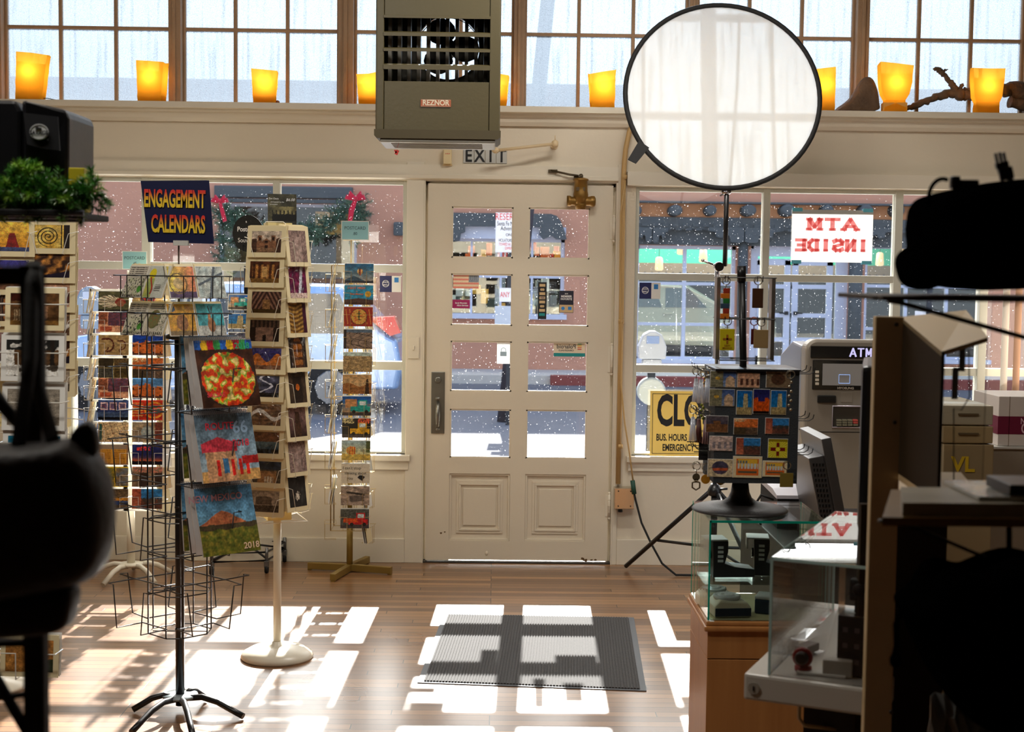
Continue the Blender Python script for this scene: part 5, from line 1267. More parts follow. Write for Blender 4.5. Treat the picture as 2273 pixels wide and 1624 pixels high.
# POSTCARD signs
SIGNB = mat('turquoise_sign_card', rgb(150, 204, 212), 0.6)
def psign(pos, th, W_, H_, price, label):
    o = empty('price_sign', pos, th); tag(o, label, 'sign'); b = MB(); b.b2(-W_/2, W_/2, 0, 0.002, 0, H_); b.build('sign_card', PAPER, o)
    b = MB(); b.b2(-W_/2+0.004, W_/2-0.004, -0.0008, 0.0, 0.004, H_-0.004); b.build('tinted_face', SIGNB, o)
    b = MB(); put_text(b, 'POSTCARD', (0, -0.002, H_*0.62), H_*0.24, 0.92); put_text(b, price, (0, -0.002, H_*0.33), H_*0.22, 0.9); b.build('lettering', mat('slate_ink', rgb(60, 84, 96), 0.6), o)
q = p(788, 533, AX.y-0.01); psign(Vector((q.x, AX.y-0.008, q.z+0.001)), 0, 0.148, 0.102, '.80', 'turquoise POSTCARD .80 sign above the gold rack')

# ---- white wire rack at the left window -----------------------------------------
AX = Vector((p(291, 1250, -0.5).x, -0.5, 0)); wr = empty('postcard_rack', AX); tag(wr, 'white postcard rack on curved legs by the left window', 'card rack')
b = MB(); b.lathe([(0.06, 0.075), (0.062, 0.08), (0.06, 0.088), (0.03, 0.09)], n=28); b.build('hub_plate', IVORY, wr)
for k in range(5):
    a_ = R(-115+72*k); d_ = Vector((math.cos(a_), math.sin(a_), 0)); b = MB(); b.tube([Vector((0, 0, 0.075))+d_*0.03, Vector((0, 0, 0.08))+d_*0.09, Vector((0, 0, 0.065))+d_*0.14, Vector((0, 0, 0.014))+d_*0.22], 0.0135, 10); b.build('leg', IVORY, wr)
zlo, zhi = p(290, 1128, AX.y).z, p(300, 640, AX.y).z
b = MB(); b.tube([(0, 0, 0.08), (0, 0, zlo)], 0.021, 18); b.tube([(0, 0, zlo), (0, 0, p(300, 600, AX.y).z)], 0.012, 12); b.build('pole', IVORY, wr)
b = MB()
for x in (-0.175, -0.005, 0.005, 0.175): b.box((x, -0.10, (zlo+zhi)/2), (0.012, 0.004, zhi-zlo))
for i in range(11): z = zlo+0.01+(zhi-zlo-0.02)*i/10; b.box((0, -0.10, z), (0.35, 0.004, 0.012)); b.box((0, 0.1, z), (0.35, 0.004, 0.008))
for sx in (-1, 1):
    for sy in (-1, 1): b.tube([(sx*0.178, sy*0.1, zlo), (sx*0.178, sy*0.1, zhi)], 0.003, 5)
b.build('wire_frame', WIREW, wr)
lv = [648, 694, 745, 796, 840, 889, 938, 988, 1037, 1086]
LK = [('chief', 'profile in a feathered headdress'), ('dance', 'dancers in a peach frame'), ('flute', 'dark flute players on tan'), ('collage', 'four brown landscape scenes'), ('dance', 'red dancers on brown'), ('stamps', 'three pink stamps over blue mountains'), ('map', 'tan illustrated state map'), ('list', 'yellow word list'), ('yellow2', 'two scenes framed in yellow'), ('caves', 'cave dwellings and blue sky')]
RK = [('chiles', 'golden autumn trees'), ('chiles', 'strings of red chiles'), ('pueblo', 'orange pueblo under deep blue sky'), ('orange4', 'four orange adobe scenes'), ('pueblo2', 'orange pueblo below grey mountains'), ('wreath', 'red card with a gold ring'), ('map2', 'map with a portrait at the centre'), ('sunset', 'red lettering on a blue sunset'), ('kiva', 'grey standing figures'), ('plaza', 'plaza under blue sky')]
for col, (KS, u0, W_) in enumerate(((LK, 252, 0.155), (RK, 325, 0.155))):
    for i, (v, (k, d)) in enumerate(zip(lv, KS)):
        q = p(u0-(v-648)*0.004+(3 if col else 0), v+43, AX.y-0.13)
        slot(wr, (q.x, AX.y), R(0), 0.13, 0, q.z, R(5), 'hook', W_, 0.103, 0.0014, WIREW,
             dict(name='postcard', label='postcard, %s, %s column of the white rack' % (d, ('left', 'right')[col]), cat='postcard', group='postcards on the white rack', W=W_, H=0.103, kind=k, border=0.0, seed=i+col*11, PM=PR_S, nx=56, stock=PAPER), name='postcard')
for sd_, nm in ((-1, 'left'), (1, 'right')):
    for i in range(10):
        v = lv[i]; q = p(215 if sd_ < 0 else 382, v+46, AX.y-0.03); th = R(72)*sd_; n_, s_ = dirs(th)
        slot(wr, AX, th, 0.20, 0.0, q.z, R(10), 'ring', 0.11, 0.11, 0.0014, WIREW, None)
        for k in range(3):
            pos = Vector((AX.x, AX.y, q.z+0.002))+n_*(0.215-0.012*k)
            card('postcard', '%s edge-on postcard, %s side of white rack, %s from top' % (ORD[k], nm, ('first', 'second', 'third', 'fourth', 'fifth', 'sixth', 'seventh', 'eighth', 'ninth', 'tenth')[i]), 'postcard', 'edge-on postcards on the white rack', pos, th, R(10), 0.106, 0.112, None, 0, stock=(CREAM, PAPER, mat('tan_card', rgb(206, 176, 130), 0.6))[(i+k) % 3])
q = p(299, 598, AX.y-0.02); psign(Vector((q.x, AX.y-0.02, q.z)), 0, 0.128, 0.095, '.45', 'turquoise POSTCARD .45 sign above the white rack')
b = MB(); b.tube([(0.02, 0, p(300, 640, AX.y).z), (q.x-AX.x, -0.02, q.z-0.005)], 0.002, 5); b.b2(q.x-AX.x-0.03, q.x-AX.x+0.03, -0.026, -0.012, q.z-0.012, q.z+0.010); b.build('sign_clip', CLEAR, wr)
for k, (u, v, th_) in enumerate(((345, 590, 8), (352, 592, 4))):
    q = p(u, 655, AX.y-0.2+0.02*k); n_ = 12; b = MB(); W_ = 0.2; pts = [(-W_/2, 0), (W_/2, 0), (W_/2+0.01, 0.165)]+[(W_/2*(1-2*j/n_), 0.165-0.035*math.sin(PI*j/n_)) for j in range(1, n_)]+[(-W_/2-0.01, 0.165)]
    b.prism(pts, 0, 0.003); o = b.build('paper_fan', CREAM, loc=q, rot=(R(-12), 0, R(th_-6))); tag(o, 'curved top cream sheet behind the white rack, %s' % ('front one of two', 'rear one of two')[k], 'card')

# ---- black castor rack behind --------------------------------------------------
c0 = fl(548, 1253); AX = Vector((c0.x, c0.y-0.02, 0)); cr = empty('display_rack', AX); tag(cr, 'black wire rack on castors behind the cream spinner', 'card rack')
feet = [(592, 1272), (470, 1276), (632, 1247), (528, 1243)]
b = MB(); pts = []
for (u, v) in feet:
    e_ = fl(u, v)-AX; e_.y = max(-0.33, min(e_.y, 0.18)); pts.append(Vector((e_.x, e_.y, 0)))
order = [0, 2, 3, 1]
for z in (0.07, 0.115): b.tube([pts[i]+Vector((0, 0, z)) for i in order], 0.006, 6, closed=True)
for q in pts: b.tube([Vector((0, 0, 0.125)), q+Vector((0, 0, 0.08))], 0.006, 6)
b.build('base_frame', BLACK, cr)
for q in pts:
    b = MB(); b.tube([q+Vector((0, 0, 0.06)), q+Vector((0, 0, 0.14))], 0.009, 8); b.b2(q.x-0.012, q.x+0.012, q.y-0.02, q.y+0.02, 0.035, 0.07, bev=0.004); cs = b.build('castor', mat('castor_metal', rgb(120, 120, 120), 0.3, 0.8), cr)
    b = MB(); b.lathe([(0.024, -0.009), (0.026, -0.004), (0.026, 0.004), (0.024, 0.009)], (q.x, q.y, 0.026), axis='X', n=20); b.build('wheel', BLACKM, cs)
zhi = p(540, 590, AX.y).z
b = MB(); b.tube([(0, 0, 0.1), (0, 0, zhi)], 0.013, 12); b.build('pole', BLACK, cr)
b = MB()
for x in (-0.06, 0.0, 0.06):
    for y in (-0.06, 0.06): b.tube([(x-0.02, y, 0.3), (x-0.02, y, zhi-0.06)], 0.0022, 5)
for i in range(12): z = 0.32+i*0.105; b.tube([(-0.12, -0.12, z), (0.12, -0.12, z), (0.12, 0.12, z), (-0.12, 0.12, z)], 0.0022, 5, closed=True)
b.build('wire_frame', BLACK, cr)
ck = ['teal_truck', 'spire', 'storm', 'boots', 'purple', 'antelope', 'pale_boots', 'umbrella', 'mural', 'plaza']
dn = ['teal truck', 'white spire', 'dark storm', 'row of boots', 'magenta cloth', 'antelope', 'faded boots', 'orange shell', 'yellow mural', 'plaza']
for i in range(10):
    v = 650+i*42; q = p(537, v+38, AX.y-0.14); n_, s_ = dirs(R(-8))
    slot(cr, (q.x, AX.y), R(-8), 0.14, 0, q.z, R(6), 'hook', 0.12, 0.085, 0.0014, BLACK, dict(name='postcard', label='small postcard of a %s on the black castor rack' % dn[i], cat='postcard', group='postcards on the castor rack', W=0.12, H=0.085, kind=ck[i], border=0.004, seed=i, PM=PR_S, nx=36, stock=PAPER), name='postcard')
# oval sign above it
q = p(551, 518, AX.y+0.02); ov = empty('oval_sign', (q.x, AX.y+0.02, zhi)); tag(ov, 'black oval Postcards and Souvenirs sign on a rod', 'sign'); hz = q.z-zhi
b = MB(); b.tube([(0, 0, 0), (0, 0, hz)], 0.003, 6); b.tube([(-0.03, -0.005, hz-0.12), (-0.03, -0.005, hz-0.06), (0, -0.005, hz-0.09), (0.03, -0.005, hz-0.06), (0.03, -0.005, hz-0.12)], 0.002, 5); b.build('rod', BLACK, ov)
b = MB(); b.prism([(0.085*math.cos(2*PI*k/40), hz+0.1*math.sin(2*PI*k/40)) for k in range(40)], -0.002, 0.002); op_ = b.build('sign_plate', BLACKM, ov)
b = MB(); put_text(b, 'Postcards', (0.0, -0.004, hz+0.022), 0.036, 0.84, bold=0.02); put_text(b, '&', (0, -0.004, hz-0.006), 0.022); put_text(b, 'Souvenirs', (0.0, -0.004, hz-0.038), 0.034, 0.84); put_text(b, 'B', (-0.01, -0.004, hz+0.062), 0.014); b.build('lettering', WHITEINK, op_)

# ---- black calendar rack ---------------------------------------------------------
AX = Vector((-1.148, -2.706, 0)); ar = empty('calendar_rack', AX); tag(ar, 'black wire calendar rack on five curved feet, partly empty', 'card rack')
b = MB(); b.lathe([(0.064, 0.052), (0.066, 0.056), (0.064, 0.062), (0.03, 0.064)], n=32); b.build('hub_plate', mat('grey_hub_plate', rgb(150, 160, 164), 0.35, 0.3), ar)
for (u, v) in ((295, 1582), (292, 1632), (428, 1640), (540, 1597), (458, 1556)):
    e_ = fl(u, v)-AX; e_.z = 0; L = e_.length; d_ = e_/L
    b = MB(); b.tube([d_*0.03+Vector((0, 0, 0.05)), d_*L*0.35+Vector((0, 0, 0.062)), d_*L*0.6+Vector((0, 0, 0.052)), d_*L*0.82+Vector((0, 0, 0.03)), d_*L+Vector((0, 0, 0.013))], 0.0115, 10); b.build('leg', BLACK, ar)
ztop = p(405, 735, AX.y).z; b = MB(); b.tube([(0, 0, 0.02), (0, 0, ztop)], 0.0165, 18); zz = p(402, 1395, AX.y).z; b.lathe([(0.018, zz-0.004), (0.018, zz+0.004)], n=18); zz = p(402, 1125, AX.y).z; b.lathe([(0.018, zz-0.004), (0.018, zz+0.004)], n=18); b.build('pole', BLACK, ar)
zh0, zh1 = p(405, 745, AX.y).z, p(405, 688, AX.y).z
b = MB(); b.lathe([(0.024, zh0-0.015), (0.05, zh0-0.01), (0.05, zh0), (0.03, zh0+0.01), (0.022, zh1-0.01), (0.018, zh1)], n=24); b.build('swivel_hub', BLACK, ar)
b = MB(); b.lathe([(0.028, zh1), (0.028, zh1+0.003)], n=24); b.build('cap_disc', mat('pale_cap', rgb(210, 200, 190), 0.5), ar)
zr = p(405, 545, AX.y).z; b = MB(); b.tube([(0, 0, zh1), (0, 0, zr)], 0.0032, 8); b.build('sign_rod', mat('brown_rod', rgb(70, 56, 44), 0.4, 0.5), ar)
b = MB()
ztw = p(400, 600, AX.y).z; zbw = p(400, 1400, AX.y).z
for th in (R(-42), R(42), R(138), R(-138)):
    n_, s_ = dirs(th)
    for xo in (-0.055, 0.055): q = n_*0.10+s_*xo; b.tube([q+Vector((0, 0, zbw)), q+Vector((0, 0, ztw-0.06))], 0.003, 6)
    q0, q1 = n_*0.10-s_*0.055, n_*0.10+s_*0.055
for z in (zbw, p(400, 1310, AX.y).z, p(400, 1225, AX.y).z, p(400, 1150, AX.y).z, p(400, 985, AX.y).z, p(400, 812, AX.y).z, p(400, 760, AX.y).z):
    ring = []
    for th in (R(-42), R(42), R(138), R(-138)): n_, s_ = dirs(th); ring += [n_*0.10-s_*0.055+Vector((0, 0, z)), n_*0.10+s_*0.055+Vector((0, 0, z))]
    b.tube(ring, 0.0025, 5, closed=True)
    b.tube([(-0.1, 0, z), (0.1, 0, z)], 0.002, 5)
b.build('wire_frame', BLACK, ar)
rims = [812, 972, 1130, 1292]
for i, v in enumerate(rims):
    for th in (R(-42), R(42), R(138), R(-138)):
        n_, s_ = dirs(th); z = p(400, v+100, AX.y-0.1).z; pocket(ar, n_*0.11+Vector((0, 0, z)), th, 'cal', 0.25, 0.2, 0.0026, BLACK)
tier = [(602, 664), (684, 748)]
TK = {(0, -1, 0): ('comic', 'cartoon with speech bubbles'), (0, -1, 1): ('comic2', 'cartoon of a walker under a yellow sun'), (1, -1, 0): ('comic', 'cartoon landscape'), (1, -1, 1): ('comic3', 'cartoon of a cluttered wagon'), (0, 1, 0): ('mural', 'yellow and pink mural'), (0, 1, 1): ('horse', 'grey pencil drawing'), (1, 1, 0): ('cowboy', 'yellow cowboy'), (1, 1, 1): ('antelope', 'antelope on turquoise')}
for t_, (va, vb_) in enumerate(tier):
    for sd_ in (-1, 1):
        th = R(36)*sd_; n_, s_ = dirs(th)
        for c_ in (0, 1):
            z = p(400, vb_-2, AX.y-0.2).z; xo = (-0.055 if c_ == 0 else 0.055); k, d = TK[(t_, sd_, c_)]
            slot(ar, AX, th, 0.175, xo, z, R(22), 'ring', 0.104, 0.125, 0.0022, BLACK,
                 dict(name='greeting_card', label='%s card, %s tier of black rack, %s side' % (d, ('upper', 'lower')[t_], 'left' if sd_ < 0 else 'right'), cat='greeting card', group='cards on the black calendar rack', W=0.104, H=0.122, kind=k, border=0.002, seed=c_+t_*2, PM=PR_S, nx=52, stock=PAPER),
                 back=2, blabel='spare card behind the %s, %s black tier' % (d, ('upper', 'lower')[t_]), bgroup='spare cards on the black calendar rack', step=0.005, seed=t_*4+c_)
# engagement calendars sign
q = [p(u, v, AX.y-0.01) for u, v in ((312, 401), (461, 400), (472, 541), (329, 537))]
c = sum(q, Vector())/4; es = empty('counter_sign', (c.x, c.y, q[2].z)); tag(es, 'dark blue ENGAGEMENT CALENDARS sign on the black rack top', 'sign')
L = [x-es.location for x in q]
b = MB(); b.hull([L[3]+Vector((0, 0, 0)), L[2], L[1], L[0]], [x+Vector((0.004, 0.006, 0)) for x in (L[3], L[2], L[1], L[0])]); b.build('sign_card', mat('navy_sign_card', rgb(16, 22, 66), 0.35, var=0.3, vscale=8), es)
RY = bpy.data.materials.new('red_to_yellow_ink'); RY.use_nodes = True; t = RY.node_tree; bs = t.nodes['Principled BSDF']; tc_ = t.nodes.new('ShaderNodeTexCoord'); sp_ = t.nodes.new('ShaderNodeSeparateXYZ'); cr_ = t.nodes.new('ShaderNodeValToRGB')
t.links.new(tc_.outputs['Generated'], sp_.inputs[0]); t.links.new(sp_.outputs['Z'], cr_.inputs[0]); t.links.new(cr_.outputs[0], bs.inputs['Base Color'])
cr_.color_ramp.elements[0].position = 0.35; cr_.color_ramp.elements[0].color = rgb(226, 190, 30); cr_.color_ramp.elements[1].position = 0.85; cr_.color_ramp.elements[1].color = rgb(214, 40, 24)
for s_, uu, vv, wpx in (('ENGAGEMENT', 388, 443, 134), ('CALENDARS', 396, 499, 118)):
    me = text_me(s_, 1.0, bold=0.03, spacing=1.0); xs = [v.co.x for v in me.vertices]; ys = [v.co.y for v in me.vertices]; ww = max(xs)-min(xs); hh = max(ys)-min(ys); cc = p(uu, vv, AX.y-0.012)-es.location
    sx = wpx/607/ww; sz = 0.066/hh; b = MB(); b.mesh(me, Matrix.Translation(cc+Vector((0, -0.004, 0))) @ Matrix.Rotation(R(0.5), 4, 'Y') @ XZ @ Matrix.Diagonal((sx, sz, 0.001, 1))); b.build('lettering', RY, es)
b = MB(); q = p(404, 540, AX.y)-es.location; b.b2(q.x-0.027, q.x+0.027, -0.014, 0.014, q.z-0.008, q.z+0.010, bev=0.001); b.build('sign_clip', transl('cloudy_plastic', (0.75, 0.75, 0.72, 1), 0.4), es)
# wall calendars
SPIR = mat('spiral_wire', rgb(150, 150, 156), 0.3, 0.8)
def calendar(pos, th, tilt, kind, label, txt, seed, bow):
    W_, H_ = 0.232, 0.245; e = empty('wall_calendar', pos, rot=(-tilt, 0, th)); tag(e, label, 'calendar', 'spiral calendars on the black rack')
    b = MB(); n_ = 10
    def strip(off, x0, x1):
        A = []; B = []
        for j in range(n_+1): z = H_*j/n_; y = -bow*math.sin(PI*(1-j/n_)*0.5)**2+off; A.append((x0, y, z)); B.append((x1, y, z))
        return A, B
    A, B = strip(0.0, -W_/2, W_/2); A2, B2 = strip(0.007, -W_/2, W_/2)
    for j in range(n_):
        b.quad(A[j], B[j], B[j+1], A[j+1]); b.quad(A2[j], B2[j], B2[j+1], A2[j+1]); b.quad(A[j], A2[j], A2[j+1], A[j+1]); b.quad(B[j], B2[j], B2[j+1], B[j+1])
    b.quad(A[0], B[0], B2[0], A2[0]); b.quad(A[-1], B[-1], B2[-1], A2[-1]); b.build('pages', mat('grey_white_pages', rgb(206, 202, 200), 0.6), e)
    if kind:
        me = picture(kind, W_, H_, seed, 72, PR_S).copy()
        for v in me.vertices: v.co.y = -bow*math.sin(PI*(1-v.co.z/H_)*0.5)**2-0.0012
        o = bpy.data.objects.new('cover_picture', me); C.objects.link(o); o.parent = e
    b = MB()
    for k in range(30): x = -W_/2+0.006+(W_-0.012)*k/29; b.tube([(x, -0.004, H_-0.008), (x, -0.005, H_+0.003), (x, 0.003, H_+0.006), (x, 0.010, H_+0.002), (x, 0.010, H_-0.006)], 0.0009, 4)
    b.build('spiral_binding', SPIR, e)
    for (s_, x, z, sz, m_) in txt: b = MB(); put_text(b, s_, (x, -bow*math.sin(PI*(1-z/H_)*0.5)**2-0.003, z), sz, bold=0.02); b.build('cover_lettering', m_, e)
    return e
PINKI = mat('pink_red_ink', rgb(226, 60, 80), 0.5); TEALI = mat('teal_ink', rgb(40, 170, 120), 0.5); PALEI = mat('pale_blue_ink', rgb(150, 180, 210), 0.5); CRMI = mat('cream_ink', rgb(230, 200, 170), 0.5)
cals = [(920, 'food', 'bowl of chile and vegetables on the cover', [('2018', 0.075, 0.222, 0.03, TEALI), ('SALSAS', -0.06, 0.045, 0.022, PINKI)]), (1085, 'gas', 'old filling station on the cover', [('ROUTE', -0.02, 0.2, 0.036, PINKI), ('66', 0.062, 0.192, 0.062, PALEI), ('2018', 0.055, 0.135, 0.034, PINKI)]), (1247, 'mesa', 'red rock mesa on the cover', [('NEW MEXICO', -0.035, 0.205, 0.034, mat('pale_red_ink', rgb(190, 140, 150), 0.5)), ('2018', 0.08, 0.022, 0.032, CRMI)])]
th = R(40); n_, s_ = dirs(th)
for i, (v, k, d, txt) in enumerate(cals):
    z = p(460, v-22, AX.y-0.15).z-0.012
    for j in range(4):
        pos = Vector((AX.x, AX.y, z))+n_*(0.225-0.034*j)+s_*(0.082-0.004*j)+Vector((0, 0, 0.003*j))
        calendar(pos, th, R(13-2.2*j), k if j == 0 else ('mesa' if j == 3 else None), ('spiral wall calendar, %s' % d) if j == 0 else '%s spiral calendar behind the %s one' % (ORD[j-1], d.replace(' on the cover', '')), txt if j == 0 else [], i, 0.018-0.006*j)

# ---- left card towers -------------------------------------------------------------
AX = Vector((p(-40, 1300, -2.45).x, -2.45, 0)); er = empty('card_tower', AX); tag(er, 'pale card tower of cream bordered cards under the fir garland', 'card rack')
b = MB(); b.lathe([(0.16, 0), (0.16, 0.02), (0.03, 0.05), (0.02, 0.06)], n=32); b.tube([(0, 0, 0.04), (0, 0, p(40, 480, AX.y).z)], 0.018, 12); b.build('stand', IVORY, er)
za, zb_ = p(110, 500, AX.y).z, p(110, 890, AX.y).z
x1 = p(112, 700, AX.y).x-AX.x; x2 = p(165, 700, AX.y).x-AX.x
b = MB(); b.b2(0.0, x2-0.03, 0.0, 0.05, zb_-0.1, za-0.01); b.build('back_board', mat('cream_core_board', rgb(240, 222, 160), 0.7), er)
b = MB()
for z in (zb_-0.02, zb_-0.06, zb_-0.12, zb_-0.2): b.tube([(0, -0.02, z), (x2+0.0, -0.05, z), (x2+0.03, 0.0, z-0.01)], 0.002, 5)
b.build('empty_wires', WIREW, er)
ev = [(497, 'iron', 'black iron scroll on yellow'), (562, 'rock', 'brown rock swirl'), (627, 'boots', 'dark red still life'), (690, 'river', 'brown river shapes'), (752, 'rock', 'golden canyon'), (814, 'sepia_barn', 'dim barn')]
for i, (v, k, d) in enumerate(ev):
    q = p(112, v+66, AX.y-0.06); slot(er, (q.x, AX.y), R(2), 0.06, 0, q.z, R(6), 'slant', 0.178, 0.13, 0.0014, WIREW, dict(name='greeting_card', label='card with %s in the pale card tower' % d, cat='greeting card', group='cards in the pale card tower', W=0.178, H=0.13, kind=k, border=0.021, seed=i, PM=PR_S, nx=60), back=3, blabel='spare card behind the tower card of %s' % d, bgroup='spare cards in the pale tower', step=0.012, seed=i)
for i, (v, k, d) in enumerate(((485, 'bell', 'red bell on gold'), (570, 'night', 'blue mosaic'), (640, 'arch', 'brown arch'), (730, 'tower', 'dim tower'))):
    q = p(8, v+84, AX.y-0.1); slot(er, (q.x, AX.y), R(18), 0.10, 0, q.z, R(6), 'slant', 0.16, 0.15, 0.0014, WIREW, dict(name='greeting_card', label='card with %s, far left column of the pale tower' % d, cat='greeting card', group='cards in the pale card tower', W=0.16, H=0.15, kind=k, border=0.02, seed=i, PM=PR_S, nx=52), back=2, blabel='spare card behind the tower card of %s' % d, bgroup='spare cards in the pale tower', step=0.012, seed=i)
AX = Vector((p(-60, 1300, -3.6).x, -3.6, 0)); fr2 = empty('print_rack', AX); tag(fr2, 'near left print rack with large mounted prints behind the black frame', 'card rack')
b = MB(); b.lathe([(0.16, 0), (0.16, 0.02), (0.03, 0.05), (0.02, 0.06)], n=32); b.tube([(0, 0, 0.04), (0, 0, p(40, 640, AX.y).z)], 0.016, 12)
for v in (700, 805, 915, 1000, 1470): z = p(70, v, AX.y).z; b.tube([(0, 0, z), (p(60, 700, AX.y).x-AX.x, 0, z)], 0.004, 6)
b.build('stand', WIREW, fr2)
for i, (v, h, k, d, W_, H_, u0) in enumerate(((637, 96, 'courtyard', 'dark ranch courtyard', 0.178, 0.127, 77), (742, 104, 'snowpen', 'snowy pen and bare trees', 0.19, 0.14, 72), (851, 104, 'tree', 'pale lone tree', 0.19, 0.14, 74), (962, 60, 'umbrella', 'orange shell on teal', 0.19, 0.09, 76), (1410, 92, 'doorway', 'ochre arched doorway', 0.18, 0.128, 66))):
    q = p(u0, v+h, AX.y-0.04); slot(fr2, (q.x, AX.y), R(-2 if v < 1400 else -4), 0.04, 0, q.z, R(5), 'ring' if v != 962 else 'hook', W_, H_, 0.0022, WIREW, dict(name='mounted_print', label='mounted print of %s on the near left rack' % d, cat='print', group='mounted prints on the near left rack', W=W_, H=H_, kind=k, border=0.016, seed=i, PM=PR_S, nx=60, stock=CREAM if v in (637, 1410) else PAPER), back=2, blabel='spare print behind the %s' % d, bgroup='spare prints on the near left rack', stock=PAPER, step=0.01, seed=i, name='mounted_print', cat='print')
# ================================================================== HEATER, SCRIM, LEDGE
Yh = -1.39
c = p(971, 300, Yh); zb_ = p(971, 308, Yh).z; hx = (p(1110, 150, Yh).x-p(832, 150, Yh).x)/2
he = empty('unit_heater', (c.x, Yh, zb_)); tag(he, 'olive grey ceiling hung unit heater with louvres in front of the high windows', 'heater')
OL = mat('olive_enamel', rgb(84, 75, 46), 0.42, var=0.12, vscale=3, bump=0.05); OLD = mat('dusty_olive', rgb(78, 68, 42), 0.6, var=0.2)
def hz(v): return p(971, v, Yh).z-zb_
def hxx(u): return p(u, 150, Yh).x-c.x
Hh = 1.0; Dp = 0.38
b = MB(); zl0, zl1 = hz(181), hz(40); xi0, xi1 = hxx(852), hxx(1087)
b.prism([(-hx, 0.02), (-hx+0.012, 0.0), (-hx+0.012, Dp), (-hx, Dp)], 0.03, Hh, 'XY')
b.prism([(hx, 0.02), (hx-0.012, 0.0), (hx-0.012, Dp), (hx, Dp)], 0.03, Hh, 'XY')
b.b2(-hx+0.004, xi0, -0.002, 0.02, 0.03, Hh, bev=0.004); b.b2(xi1, hx-0.004, -0.002, 0.02, 0.03, Hh, bev=0.004)
b.b2(xi0+0.002, xi1-0.002, 0.002, 0.014, hz(290), zl0, bev=0.002); b.b2(xi0+0.002, xi1-0.002, 0.002, 0.014, zl1, Hh, bev=0.002); b.b2(xi0, xi1, 0.016, 0.018, hz(292), zl0)
b.b2(-hx, hx, 0, Dp, Hh-0.01, Hh)
# rear plate with the fan opening
fc = p(1000, 108, Yh+Dp); fx, fz = fc.x-c.x-0.01, fc.z-zb_; fr0 = 0.15; n_ = 40
ci = [(fx+fr0*math.cos(2*PI*k/n_), fz+fr0*math.sin(2*PI*k/n_)) for k in range(n_)]
def sq(k):
    a_ = 2*PI*k/n_; cx_, cz_ = math.cos(a_), math.sin(a_); ts = []
    if cx_ > 1e-6: ts.append((hx-fx)/cx_)
    if cx_ < -1e-6: ts.append((-hx-fx)/cx_)
    if cz_ > 1e-6: ts.append((Hh-fz)/cz_)
    if cz_ < -1e-6: ts.append((0.03-fz)/cz_)
    t_ = min(ts); return (fx+cx_*t_, fz+cz_*t_)
for k in range(n_):
    a0, a1, q0, q1 = ci[k], ci[(k+1) % n_], sq(k), sq((k+1) % n_)
    b.quad((a0[0], Dp, a0[1]), (a1[0], Dp, a1[1]), (q1[0], Dp, q1[1]), (q0[0], Dp, q0[1])); b.quad((a0[0], Dp-0.03, a0[1]), (a1[0], Dp-0.03, a1[1]), (a1[0], Dp, a1[1]), (a0[0], Dp, a0[1]))
b.build('cabinet', OL, he)
b = MB(); b.prism([(-hx-0.004, 0.04), (hx+0.004, 0.04), (hx+0.004, 0.012), (hx-0.01, 0.0), (-hx+0.01, 0.0), (-hx-0.004, 0.012)], -0.006, Dp, 'XZ'); 
b.build('drip_rim', OLD, he)
b = MB(); b.b2(-hx+0.02, hx-0.02, 0.01, Dp-0.02, -0.018, 0.0, bev=0.008)
for k in range(5): b.b2(-hx+0.07, hx-0.08, 0.05+k*0.055, 0.06+k*0.055, -0.021, -0.017)
b.build('bottom_tray', mat('pale_tray', rgb(176, 176, 168), 0.35, 0.3), he)
for v0, v1 in ((35, 41), (73, 81), (109, 115), (145, 155)):
    b = MB(); za, zc2 = hz(v1), hz(v0); b.hull([(xi0-0.002, -0.004, za), (xi1+0.002, -0.004, za), (xi1+0.002, -0.004, zc2), (xi0-0.002, -0.004, zc2)], [(xi0-0.002, 0.02, za+0.006), (xi1+0.002, 0.02, za+0.006), (xi1+0.002, 0.02, zc2+0.008), (xi0-0.002, 0.02, zc2+0.008)]); b.build('louvre', OL, he)
for k in range(11):
    x = xi0+0.02+(xi1-xi0-0.04)*k/10; b = MB(); b.prism([(x-0.008, 0.09), (x+0.008, 0.10), (x+0.006, 0.20), (x-0.010, 0.19)], zl0-0.02, zl1+0.03, 'XY'); b.build('heat_tube', mat('aluminised_steel', rgb(150, 146, 136), 0.3, 0.9, var=0.3), he)
for k in range(3):
    a_ = R(90+120*k+25); b = MB(); P_ = []
    for j in range(14): t_ = -1+2*j/13; P_.append((fx+math.cos(a_)*0.08+0.07*math.cos(2*PI*j/14), fz+math.sin(a_)*0.08+0.062*math.sin(2*PI*j/14)))
    b.prism(P_, Dp-0.04-0.004, Dp-0.04+0.002); b.build('fan_blade', mat('dark_fan', rgb(52, 48, 42), 0.5, 0.4), he)
b = MB(); b.lathe([(0.035, -0.08), (0.04, 0.06)], (fx, Dp, fz), axis='Y', n=20); 
for k in range(8): a_ = 2*PI*k/8; b.tube([(fx, Dp+0.03, fz), (fx+fr0*math.cos(a_), Dp+0.03, fz+fr0*math.sin(a_))], 0.0015, 4)
b.tube([(fx+fr0*math.cos(2*PI*k/30), Dp+0.03, fz+fr0*math.sin(2*PI*k/30)) for k in range(30)], 0.002, 4, closed=True); b.build('fan_guard', BLACKM, he)
b = MB(); x0, x1, z0, z1 = rect(934, 1001, 221, 237, Yh); b.b2(x0-c.x, x1-c.x, -0.002, 0.002, z0-zb_, z1-zb_); bd = b.build('maker_plate', mat('copper_red_plate', rgb(176, 96, 66), 0.4, 0.2), he)
